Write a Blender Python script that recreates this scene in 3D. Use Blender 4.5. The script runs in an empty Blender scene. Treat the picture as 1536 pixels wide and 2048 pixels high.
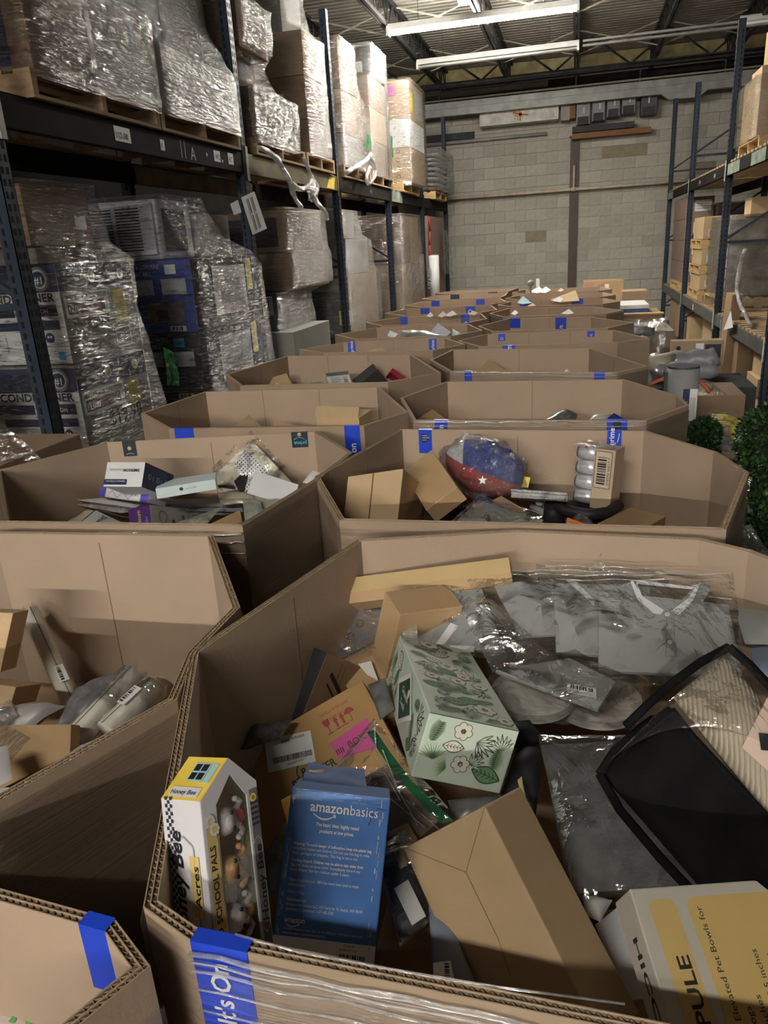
import bpy, math, random
from mathutils import Vector, Matrix, noise
random.seed(7)
SC=bpy.context.scene; COL=SC.collection
# ---------------- camera ----------------
YAW,PIT,ROL,FPX=-0.258254,0.335861,-0.061735,1504.58
CZ=1.67
_cy,_sy,_cp,_sp=math.cos(YAW),math.sin(YAW),math.cos(PIT),math.sin(PIT)
CF=Vector((_sy*_cp,_cy*_cp,-_sp)); _r=Vector((_cy,-_sy,0)); _u=_r.cross(CF)
CR=math.cos(ROL)*_r+math.sin(ROL)*_u; CU=-math.sin(ROL)*_r+math.cos(ROL)*_u
cam=bpy.data.cameras.new('camera'); cam.sensor_fit='HORIZONTAL'; cam.sensor_width=36; cam.lens=FPX/1536*36; cam.clip_start=.02
co=bpy.data.objects.new('camera',cam); COL.objects.link(co); SC.camera=co
co.matrix_world=Matrix((( CR.x,CU.x,-CF.x,0),(CR.y,CU.y,-CF.y,0),(CR.z,CU.z,-CF.z,CZ),(0,0,0,1)))
# ---------------- world and exposure ----------------
w=bpy.data.worlds.new('world'); SC.world=w; w.use_nodes=True
w.node_tree.nodes['Background'].inputs[0].default_value=(.9,.92,1,1)
w.node_tree.nodes['Background'].inputs[1].default_value=.012
vs=SC.view_settings; vs.view_transform='Standard'; vs.look='None'; vs.gamma=1; vs.use_curve_mapping=False
vs.exposure=1.18
TUBE=95.0      # emission of the lit fluorescent tubes
HIGH=360.0     # boosted emission of the unseen far row assumed behind the viewer
# ---------------- survey helpers: a sight line of the site photo meets a known plane ----------------
def ray(px,py): return CF*FPX+CR*(px-768)-CU*(py-1024)
def P(px,py,z): d=ray(px,py); return Vector((0,0,CZ))+d*((z-CZ)/d.z)
def PX(px,py,x): d=ray(px,py); return Vector((0,0,CZ))+d*(x/d.x)
def PY(px,py,y): d=ray(px,py); return Vector((0,0,CZ))+d*(y/d.y)
def PL(px,py,z0,y0,s): d=ray(px,py); return Vector((0,0,CZ))+d*((z0-s*y0-CZ)/(d.z-s*d.y))
# ---------------- materials ----------------
MT={}
def nt(name):
    m=bpy.data.materials.new(name); m.use_nodes=True; t=m.node_tree
    return m,t,t.nodes['Principled BSDF'],t.nodes['Material Output']
def node(t,k,**kw):
    n=t.nodes.new(k)
    for a,b in kw.items(): setattr(n,a,b)
    return n
def coords(t,sc=(1,1,1)):
    c=node(t,'ShaderNodeTexCoord'); mp=node(t,'ShaderNodeMapping'); t.links.new(c.outputs['Object'],mp.inputs[0]); mp.inputs['Scale'].default_value=sc
    return mp.outputs[0]
def M(name,col,rough=.8,metal=0,var=.12,scale=6,bump=0,bscale=80,st=(1,1,1),bst=(1,1,1),spec=.4,col2=None,em=0,speck=0):
    if name in MT: return MT[name]
    m,t,b,o=nt(name); c=(*col,1)
    b.inputs['Roughness'].default_value=rough; b.inputs['Metallic'].default_value=metal; b.inputs['Specular IOR Level'].default_value=spec
    if var or col2:
        n=node(t,'ShaderNodeTexNoise'); n.inputs['Scale'].default_value=scale; n.inputs['Detail'].default_value=6; t.links.new(coords(t,st),n.inputs['Vector'])
        r=node(t,'ShaderNodeValToRGB'); r.color_ramp.elements[0].position=.35; r.color_ramp.elements[1].position=.68
        d=col2 or tuple(x*(1-var*1.6) for x in col); u=col if col2 else tuple(min(1,x*(1+var)) for x in col)
        r.color_ramp.elements[0].color=(*d,1); r.color_ramp.elements[1].color=(*u,1)
        t.links.new(n.outputs['Fac'],r.inputs[0]); t.links.new(r.outputs[0],b.inputs['Base Color'])
    else: b.inputs['Base Color'].default_value=c
    if bump:
        n2=node(t,'ShaderNodeTexNoise'); n2.inputs['Scale'].default_value=bscale; n2.inputs['Detail'].default_value=4; t.links.new(coords(t,bst),n2.inputs['Vector'])
        bp=node(t,'ShaderNodeBump'); bp.inputs['Strength'].default_value=bump; bp.inputs['Distance'].default_value=.01
        t.links.new(n2.outputs['Fac'],bp.inputs['Height']); t.links.new(bp.outputs[0],b.inputs['Normal'])
    if em: b.inputs['Emission Color'].default_value=c; b.inputs['Emission Strength'].default_value=em
    MT[name]=m; return m
def FILM(name,haze=.12,gloss=.25,rough=.18,bs=30,bst=(1,1,1),bump=.6,tint=(.9,.9,.88),patch=3.0,dist=.02,fr=.5,streak=0,ss=14,sst=None):
    if name in MT: return MT[name]
    m,t,b,o=nt(name); t.nodes.remove(b)
    tr=node(t,'ShaderNodeBsdfTransparent'); df=node(t,'ShaderNodeBsdfDiffuse'); df.inputs[0].default_value=(*tint,1)
    gl=node(t,'ShaderNodeBsdfGlossy'); gl.inputs['Roughness'].default_value=rough; gl.inputs['Color'].default_value=(1,1,1,1)
    n=node(t,'ShaderNodeTexNoise'); n.inputs['Scale'].default_value=bs; n.inputs['Detail'].default_value=5; n.inputs['Distortion'].default_value=.6; t.links.new(coords(t,bst),n.inputs['Vector'])
    bp=node(t,'ShaderNodeBump'); bp.inputs['Strength'].default_value=bump; bp.inputs['Distance'].default_value=dist
    t.links.new(n.outputs['Fac'],bp.inputs['Height']); t.links.new(bp.outputs[0],gl.inputs['Normal'])
    n2=node(t,'ShaderNodeTexNoise'); n2.inputs['Scale'].default_value=patch; n2.inputs['Detail'].default_value=5; t.links.new(coords(t,tuple(.3+.7*x for x in bst)),n2.inputs['Vector'])
    mr=node(t,'ShaderNodeMapRange'); mr.inputs['From Min'].default_value=.35; mr.inputs['From Max'].default_value=.75; mr.inputs['To Min'].default_value=haze*.3; mr.inputs['To Max'].default_value=haze*2
    t.links.new(n2.outputs['Fac'],mr.inputs['Value'])
    m1=node(t,'ShaderNodeMixShader'); t.links.new(mr.outputs[0],m1.inputs[0]); t.links.new(tr.outputs[0],m1.inputs[1]); t.links.new(df.outputs[0],m1.inputs[2])
    lw=node(t,'ShaderNodeLayerWeight'); lw.inputs['Blend'].default_value=.35; t.links.new(bp.outputs[0],lw.inputs['Normal'])
    ml=node(t,'ShaderNodeMath',operation='MULTIPLY_ADD'); t.links.new(lw.outputs['Fresnel'],ml.inputs[0]); ml.inputs[1].default_value=fr; ml.inputs[2].default_value=gloss; ml.use_clamp=True
    src=ml.outputs[0]
    if streak:
        n3=node(t,'ShaderNodeTexNoise'); n3.inputs['Scale'].default_value=ss; n3.inputs['Detail'].default_value=3; n3.inputs['Distortion'].default_value=1.2; t.links.new(coords(t,sst or bst),n3.inputs['Vector'])
        r3=node(t,'ShaderNodeMapRange'); r3.inputs['From Min'].default_value=.54; r3.inputs['From Max'].default_value=.66; r3.inputs['To Max'].default_value=streak; t.links.new(n3.outputs['Fac'],r3.inputs['Value'])
        ad=node(t,'ShaderNodeMath',operation='ADD'); ad.use_clamp=True; t.links.new(src,ad.inputs[0]); t.links.new(r3.outputs[0],ad.inputs[1]); src=ad.outputs[0]
    m2=node(t,'ShaderNodeMixShader'); t.links.new(src,m2.inputs[0]); t.links.new(m1.outputs[0],m2.inputs[1]); t.links.new(gl.outputs[0],m2.inputs[2])
    t.links.new(m2.outputs[0],o.inputs[0]); MT[name]=m; return m
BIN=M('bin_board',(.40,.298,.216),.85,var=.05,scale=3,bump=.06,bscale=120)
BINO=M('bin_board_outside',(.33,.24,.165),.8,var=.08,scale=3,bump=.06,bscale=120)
FLUTE=M('flute_paper',(.36,.26,.16),.9,var=.1,scale=60)
CREASE=M('crease_line',(.22,.15,.10),.9,var=0)
KR=M('kraft_board',(.45,.30,.155),.8,var=.06,scale=5,bump=.05,bscale=150)
KR2=M('kraft_board_light',(.52,.37,.21),.8,var=.06,scale=5,bump=.05,bscale=150)
KR3=M('kraft_board_dark',(.30,.20,.12),.8,var=.1,scale=4,bump=.05,bscale=150)
WHT=M('white_print',(.74,.74,.72),.55,var=.04); LABEL=M('label_paper',(.82,.82,.80),.6,var=.02)
BLK=M('black_ink',(.012,.012,.014),.6,var=0); DGREY=M('dark_grey_board',(.035,.033,.036),.6,var=.2)
RED=M('red_ink',(.35,.05,.05),.7,var=0); NAVY=M('navy_print',(.018,.028,.085),.45,var=.1)
BLUE=M('blue_print',(.06,.17,.46),.42,var=.12,scale=20); TAPE=M('blue_tape',(.012,.055,.55),.35,var=.05,spec=.5)
CTAPE=FILM('clear_tape',haze=.25,gloss=.12,rough=.15,bump=.1)
BTAPE=M('black_tape',(.02,.025,.035),.4,var=0); CYAN=M('cyan_print',(.05,.38,.65),.5,var=0)
GREY=M('grey_print',(.33,.33,.34),.6,var=.05); LGREY=M('light_grey_print',(.55,.55,.55),.6,var=.05); YEL=M('yellow_print',(.80,.62,.10),.5,var=.1,scale=20)
ENERGY=M('yellow_energy_label',(.62,.55,.03),.5,var=.05); PURP=M('purple_print',(.10,.03,.22),.5,var=.05); MAUVE=M('mauve_print',(.16,.05,.11),.5,var=.05)
WOOD=M('pallet_wood',(.42,.29,.16),.85,col2=(.24,.16,.09),scale=9,st=(1,.15,3),bump=.3,bscale=40,bst=(1,.1,4))
WOODL=M('pallet_wood_new',(.62,.45,.22),.8,col2=(.45,.31,.14),scale=9,st=(1,.15,3),bump=.2,bscale=40)
STEEL=M('rack_blue_steel',(.030,.043,.068),.5,metal=.3,col2=(.016,.022,.034),scale=6,bump=.15,bscale=30)
BEAMM=M('rack_beam_steel',(.022,.018,.015),.85,spec=.1,col2=(.010,.009,.009),scale=4,bump=.1,bscale=20)
BEAMY=M('rack_beam_olive',(.18,.14,.05),.55,metal=.2,col2=(.09,.07,.03),scale=4); BEAMG=M('rack_beam_green_paint',(.30,.36,.28),.6,col2=(.10,.12,.09),scale=5)
WTAG=M('white_tag',(.6,.6,.56),.6,col2=(.42,.42,.38),scale=15)
WRAP=FILM('stretch_wrap_film',haze=.010,gloss=.10,rough=.09,bs=9,bst=(1,1,5),bump=1.0,dist=.07,tint=(.75,.74,.68),patch=3,streak=.55,ss=11,sst=(1,1,6))
WRAPD=FILM('stretch_wrap_dusty',haze=.05,gloss=.18,rough=.12,bs=9,bst=(1,1,5),bump=1.0,dist=.07,tint=(.62,.58,.48),patch=1.5)
BWRAP=FILM('bin_wrap_film',haze=.01,gloss=.015,rough=.14,bs=6,bst=(.25,.25,26),bump=.8,dist=.02,patch=2)
PANE=FILM('clear_window_pane',haze=.004,gloss=.02,rough=.05,bump=.02,fr=.3)
ROPE=FILM('bunched_wrap_film',haze=.30,gloss=.25,rough=.18,bs=40,bst=(.15,.15,4),bump=1,dist=.02,patch=9)
BAG=FILM('clear_bag_film',haze=.015,gloss=.05,rough=.07,bs=9,bump=.9,dist=.03,patch=4,fr=.45,streak=.35,ss=13)
BAGH=FILM('hazy_bag_film',haze=.10,gloss=.10,rough=.11,bs=14,bump=1,dist=.03,patch=5,fr=.4,streak=.4,ss=18)
# ---------------- mesh helpers ----------------
class G:
    def __init__(s): s.v=[]; s.f=[]; s.m=[]; s.mats=[]
    def mi(s,m):
        if m not in s.mats: s.mats.append(m)
        return s.mats.index(m)
    def add(s,vs,fs,m):
        o=len(s.v); k=s.mi(m); s.v+=[Vector(v) for v in vs]
        for f in fs: s.f.append([i+o for i in f]); s.m.append(k)
        return s
    def box(s,a,b,m):
        x0,y0,z0=a; x1,y1,z1=b
        return s.hexa([(x0,y0,z0),(x1,y0,z0),(x1,y1,z0),(x0,y1,z0),(x0,y0,z1),(x1,y0,z1),(x1,y1,z1),(x0,y1,z1)],m)
    def hexa(s,p,m,fm=None):
        p=[Vector(q) for q in p]; c=sum(p,Vector())/8
        F=[(0,3,2,1),(4,5,6,7),(0,1,5,4),(2,3,7,6),(1,2,6,5),(3,0,4,7)]
        n=(p[1]-p[0]).cross(p[3]-p[0])
        if n.dot(p[4]-p[0])<0: F=[f[::-1] for f in F]
        for i,f in enumerate(F): s.add([p[j] for j in f],[(0,1,2,3)],(fm or {}).get(i,m))
        return s
    def obox(s,o,A,B,C,m,fm=None):
        o=Vector(o);A=Vector(A);B=Vector(B);C=Vector(C)
        return s.hexa([o,o+A,o+A+B,o+B,o+C,o+A+C,o+A+B+C,o+B+C],m,fm)
    def prism(s,pts,off,m,mside=None):
        pts=[Vector(p) for p in pts]; off=Vector(off); n=len(pts)
        nn=Vector()
        for i in range(1,n-1): nn+=(pts[i]-pts[0]).cross(pts[i+1]-pts[0])
        fl=nn.dot(off)<0
        a=list(range(n)); b=[i+n for i in range(n)]
        fs=[a[::-1],b]+[(i,(i+1)%n,(i+1)%n+n,i+n) for i in range(n)]
        if fl: fs=[f[::-1] for f in fs]
        V=pts+[p+off for p in pts]
        s.add(V,fs[:2],m); s.add(V,fs[2:],mside or m); return s
    def tube(s,pts,r,m,n=8,cap=True,flat=1):
        pts=[Vector(p) for p in pts]; rs=r if isinstance(r,(list,tuple)) else [r]*len(pts)
        up=Vector((0,0,1)); V=[]; F=[]; prev=None
        for i,p in enumerate(pts):
            t=(pts[min(i+1,len(pts)-1)]-pts[max(i-1,0)]).normalized()
            if prev is None:
                a=t.cross(up); 
                if a.length<.1: a=t.cross(Vector((1,0,0)))
            else: a=prev-t*prev.dot(t)
            a.normalize(); prev=a.copy(); b=t.cross(a)
            for k in range(n):
                an=2*math.pi*k/n; V.append(p+a*(rs[i]*math.cos(an))+b*(rs[i]*math.sin(an)*flat))
        for i in range(len(pts)-1):
            for k in range(n): F.append((i*n+k,i*n+(k+1)%n,(i+1)*n+(k+1)%n,(i+1)*n+k))
        if cap: F.append(tuple(range(n))[::-1]); F.append(tuple((len(pts)-1)*n+k for k in range(n)))
        return s.add(V,F,m)
    def ell(s,c,r,m,nu=14,nv=9,rot=None):
        c=Vector(c); V=[];F=[]
        for j in range(nv+1):
            th=math.pi*j/nv
            for i in range(nu):
                ph=2*math.pi*i/nu; q=Vector((r[0]*math.sin(th)*math.cos(ph),r[1]*math.sin(th)*math.sin(ph),r[2]*math.cos(th)))
                V.append(c+(rot@q if rot else q))
        for j in range(nv):
            for i in range(nu): F.append((j*nu+i,(j+1)*nu+i,(j+1)*nu+(i+1)%nu,j*nu+(i+1)%nu))
        return s.add(V,F,m)
    def build(s,name,parent=None,org=(0,0,0),smooth=False,bevel=0):
        me=bpy.data.meshes.new(name); o=Vector(org)
        me.from_pydata([tuple(v-o) for v in s.v],[],s.f)
        for m in s.mats: me.materials.append(m)
        me.polygons.foreach_set('material_index',s.m)
        if smooth: me.polygons.foreach_set('use_smooth',[True]*len(s.f))
        me.update(); ob=bpy.data.objects.new(name,me); COL.objects.link(ob)
        if parent: ob.parent=parent
        else: ob.location=o
        if bevel:
            w=ob.modifiers.new('weld','WELD'); w.merge_threshold=.00005
            b=ob.modifiers.new('bevel','BEVEL'); b.width=bevel; b.segments=2; b.limit_method='ANGLE'
        return ob
def tag(o,label,cat,group=None,kind=None):
    if label: o['label']=label
    if cat: o['category']=cat
    if group: o['group']=group
    if kind: o['kind']=kind
    return o
class Thing:
    def __init__(s,name,label,cat,loc,group=None):
        s.loc=Vector(loc); s.o=bpy.data.objects.new(name,None); s.o.empty_display_size=.05; COL.objects.link(s.o); s.o.location=s.loc
        tag(s.o,label,cat,group)
    def part(s,name,g,smooth=False,bevel=0,parent=None,label=None,kind=None):
        ob=g.build(name,parent or s.o,s.loc if parent is None else s.loc,smooth,bevel)
        if label: ob['label']=label
        if kind: ob['kind']=kind
        return ob
def solo(name,g,label,cat,group=None,smooth=False,bevel=0,kind=None):
    c=[min(v[i] for v in g.v) for i in range(3)]; d=[max(v[i] for v in g.v) for i in range(3)]
    o=g.build(name,None,((c[0]+d[0])/2,(c[1]+d[1])/2,c[2]),smooth,bevel); return tag(o,label,cat,group,kind)
def struct(name,g,smooth=False): o=g.build(name,None,(0,0,0),smooth); o['kind']='structure'; return o
def dup(root,loc,label=None,group=None,rz=0,mir=False):
    r=root.copy(); COL.objects.link(r); r.location=loc; r.rotation_euler=(0,0,rz)
    if label: r['label']=label
    if group: r['group']=group
    for ch in list(root.children):
        c=ch.copy(); COL.objects.link(c); c.parent=r
        for g_ in list(ch.children): d=g_.copy(); COL.objects.link(d); d.parent=c
    return r
# ---------------- flat print on faces ----------------
_tc={}
def text2d(s,bold=False):
    k=(s,bold)
    if k in _tc: return _tc[k]
    cu=bpy.data.curves.new('t','FONT'); cu.body=s; cu.size=1; cu.resolution_u=2
    if bold: cu.offset=.018
    ob=bpy.data.objects.new('t',cu); me=bpy.data.meshes.new_from_object(ob)
    vs=[(v.co.x,v.co.y) for v in me.vertices]; fs=[tuple(p.vertices) for p in me.polygons]
    bpy.data.objects.remove(ob); bpy.data.curves.remove(cu); bpy.data.meshes.remove(me)
    if vs:
        x0=min(v[0] for v in vs); x1=max(v[0] for v in vs); vs=[(v[0]-x0,v[1]) for v in vs]; w=x1-x0
    else: w=0
    _tc[k]=(vs,fs,w); return _tc[k]
class Print(G):
    """collects flat shapes on a frame: origin o, x axis X, y axis Y (metres), normal N"""
    def __init__(s,o,X,Y,off=.0006,out=None):
        super().__init__(); s.o=Vector(o); s.X=Vector(X).normalized(); s.Y=Vector(Y).normalized(); N=s.X.cross(s.Y).normalized()
        if out is not None and N.dot(Vector(out))<0: print('MIRRORED FRAME',s.o); N=-N
        s.N=N; s.k=off; s.st=off*.35
    def up(s,n=1): s.k+=s.st*n; return s
    def pt(s,x,y): return s.o+s.X*x+s.Y*y+s.N*s.k
    def poly(s,pts,m): s.add([s.pt(*p) for p in pts],[tuple(range(len(pts)))],m); return s
    def rect(s,x0,y0,x1,y1,m): return s.poly([(x0,y0),(x1,y0),(x1,y1),(x0,y1)],m)
    def disc(s,x,y,r,m,n=20,ry=None): return s.poly([(x+r*math.cos(2*math.pi*i/n),y+(ry or r)*math.sin(2*math.pi*i/n)) for i in range(n)],m)
    def ring(s,x,y,r,w,m,n=20):
        for i in range(n):
            a=2*math.pi*i/n;b=2*math.pi*(i+1)/n
            s.poly([(x+(r-w)*math.cos(a),y+(r-w)*math.sin(a)),(x+r*math.cos(a),y+r*math.sin(a)),(x+r*math.cos(b),y+r*math.sin(b)),(x+(r-w)*math.cos(b),y+(r-w)*math.sin(b))],m)
        return s
    def line(s,x0,y0,x1,y1,w,m,w2=None):
        d=math.hypot(x1-x0,y1-y0) or 1; nx,ny=-(y1-y0)/d/2,(x1-x0)/d/2; w2=w if w2 is None else w2
        return s.poly([(x0-nx*w,y0-ny*w),(x1-nx*w2,y1-ny*w2),(x1+nx*w2,y1+ny*w2),(x0+nx*w,y0+ny*w)],m)
    def path(s,pts,w,m):
        for a,b in zip(pts,pts[1:]): s.line(*a,*b,w,m)
        return s
    def text(s,t,x,y,size,m,rot=0,bold=False,al='l',width=None,shear=0):
        vs,fs,w=text2d(t,bold); k=size; kx=(width/w if width and w else size)
        if al=='c': dx=-w*kx/2
        elif al=='r': dx=-w*kx
        else: dx=0
        c,sn=math.cos(rot),math.sin(rot)
        V=[]
        for a,b in vs:
            px=a*kx+dx+shear*b*k; py=b*k; V.append(s.pt(x+px*c-py*sn,y+px*sn+py*c))
        s.add(V,fs,m); return s
    def bars(s,x,y,w,h,m,n=26,vert=False):
        rnd=random.Random(int(w*1e4)+n); p=0
        while p<1:
            q=min(1,p+rnd.choice([.6,1,1.6])/n)
            if vert: s.rect(x,y+p*h,x+w,y+q*h,m)
            else: s.rect(x+p*w,y,x+q*w,y+h,m)
            p=q+rnd.choice([.5,.9,1.3])/n
        return s
    def smile(s,x,y,w,m,t=None):
        t=t or w*.09; n=10; pts=[(x+w*i/n,y-w*.2*math.sin(math.pi*i/n)) for i in range(n+1)]
        for i in range(n): s.line(*pts[i],*pts[i+1],t*(.4+.6*math.sin(math.pi*(i+.5)/n)),m,t*(.4+.6*math.sin(math.pi*min(i+1.5,n-.5)/n)))
        s.line(x+w,y,x+w*.9,y+.02*w,t*.6,m); s.line(x+w,y,x+w*.97,y-.1*w,t*.6,m); return s
class Box:
    """a carton given by a corner and three edge vectors"""
    def __init__(s,o,A,B,C): s.o,s.A,s.B,s.C=Vector(o),Vector(A),Vector(B),Vector(C); s.ctr=s.o+(s.A+s.B+s.C)/2
    def ax(s,k): return {'a':s.A,'b':s.B,'c':s.C}[k]
    def pt(s,u,v,w): return s.o+s.A*u+s.B*v+s.C*w
    def pr(s,o,x,y,off=.0006):
        X=s.ax(x[1])*(1 if x[0]=='+' else -1); Y=s.ax(y[1])*(1 if y[0]=='+' else -1)
        O=s.pt(*o); mid=O+X/2+Y/2
        p=Print(O,X,Y,off,mid-s.ctr); p.w=X.length; p.h=Y.length; return p
    def ground(s):
        zs=[s.pt(u,v,w) for u in (0,1) for v in (0,1) for w in (0,1)]; z=min(p.z for p in zs); return Vector((s.ctr.x,s.ctr.y,z))
def carton(name,label,cat,bx,m,fm=None,group=None,bevel=.0015,body='body',tape=None,seam=None):
    t=Thing(name,label,cat,bx.ground(),group); g=G(); g.obox(bx.o,bx.A,bx.B,bx.C,m,fm); t.part(body,g,bevel=bevel); t.bx=bx
    return t
def abox(x0,x1,y0,y1,z0,z1): return Box((x0,y0,z0),(x1-x0,0,0),(0,y1-y0,0),(0,0,z1-z0))
# faces of obox: 0:C=0 side, 1:C=1, 2:B=0, 3:B=1, 4:A=1, 5:A=0
def grid(f,nu,nv,m,g=None):
    g=g or G(); V=[f(i/nu,j/nv) for j in range(nv+1) for i in range(nu+1)]
    F=[(j*(nu+1)+i,j*(nu+1)+i+1,(j+1)*(nu+1)+i+1,(j+1)*(nu+1)+i) for j in range(nv) for i in range(nu)]
    return g.add(V,F,m)
def quadpt(c,u,v): return (c[0]*(1-u)+c[1]*u)*(1-v)+(c[3]*(1-u)+c[2]*u)*v
def pillow(c,th,m,wr=.003,ws=14,nu=18,nv=18,pw=.5,seed=0,g=None,sag=0):
    """soft flat body over the quad c (4 corners in order), th thick in the middle"""
    c=[Vector(q) for q in c]; n=(c[1]-c[0]).cross(c[3]-c[0]).normalized()
    if n.z<0: n=-n
    g=g or G()
    def f(sg):
        def h(u,v):
            p=quadpt(c,u,v); e=max(0,math.sin(math.pi*u)*math.sin(math.pi*v))**pw
            q=p+n*(sg*th/2*e)
            if wr: q=q+n*(noise.noise(p*ws+Vector((seed,seed*2,0)))*wr*(1 if e>0 else .0))
            return q
        return h
    grid(f(1),nu,nv,m,g); grid(f(-1),nu,nv,m,g); return g
def sheet(c,m,wr=.006,ws=12,nu=24,nv=24,bulge=0,seed=0,g=None,off=0):
    c=[Vector(q) for q in c]; n=(c[1]-c[0]).cross(c[3]-c[0]).normalized()
    if n.z<0: n=-n
    def f(u,v):
        p=quadpt(c,u,v); e=math.sin(math.pi*u)*math.sin(math.pi*v)
        return p+n*(off+bulge*max(0,e)**.5+wr*(noise.noise(p*ws+Vector((seed,0,seed)))+.5*noise.noise(p*ws*2.7)))
    return grid(f,nu,nv,m,g)
def slab(c,th,m,mside=None,g=None):
    c=[Vector(q) for q in c]; n=(c[1]-c[0]).cross(c[3]-c[0]).normalized()
    if n.z<0: n=-n
    return (g or G()).prism(c,-n*th,m,mside)

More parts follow.
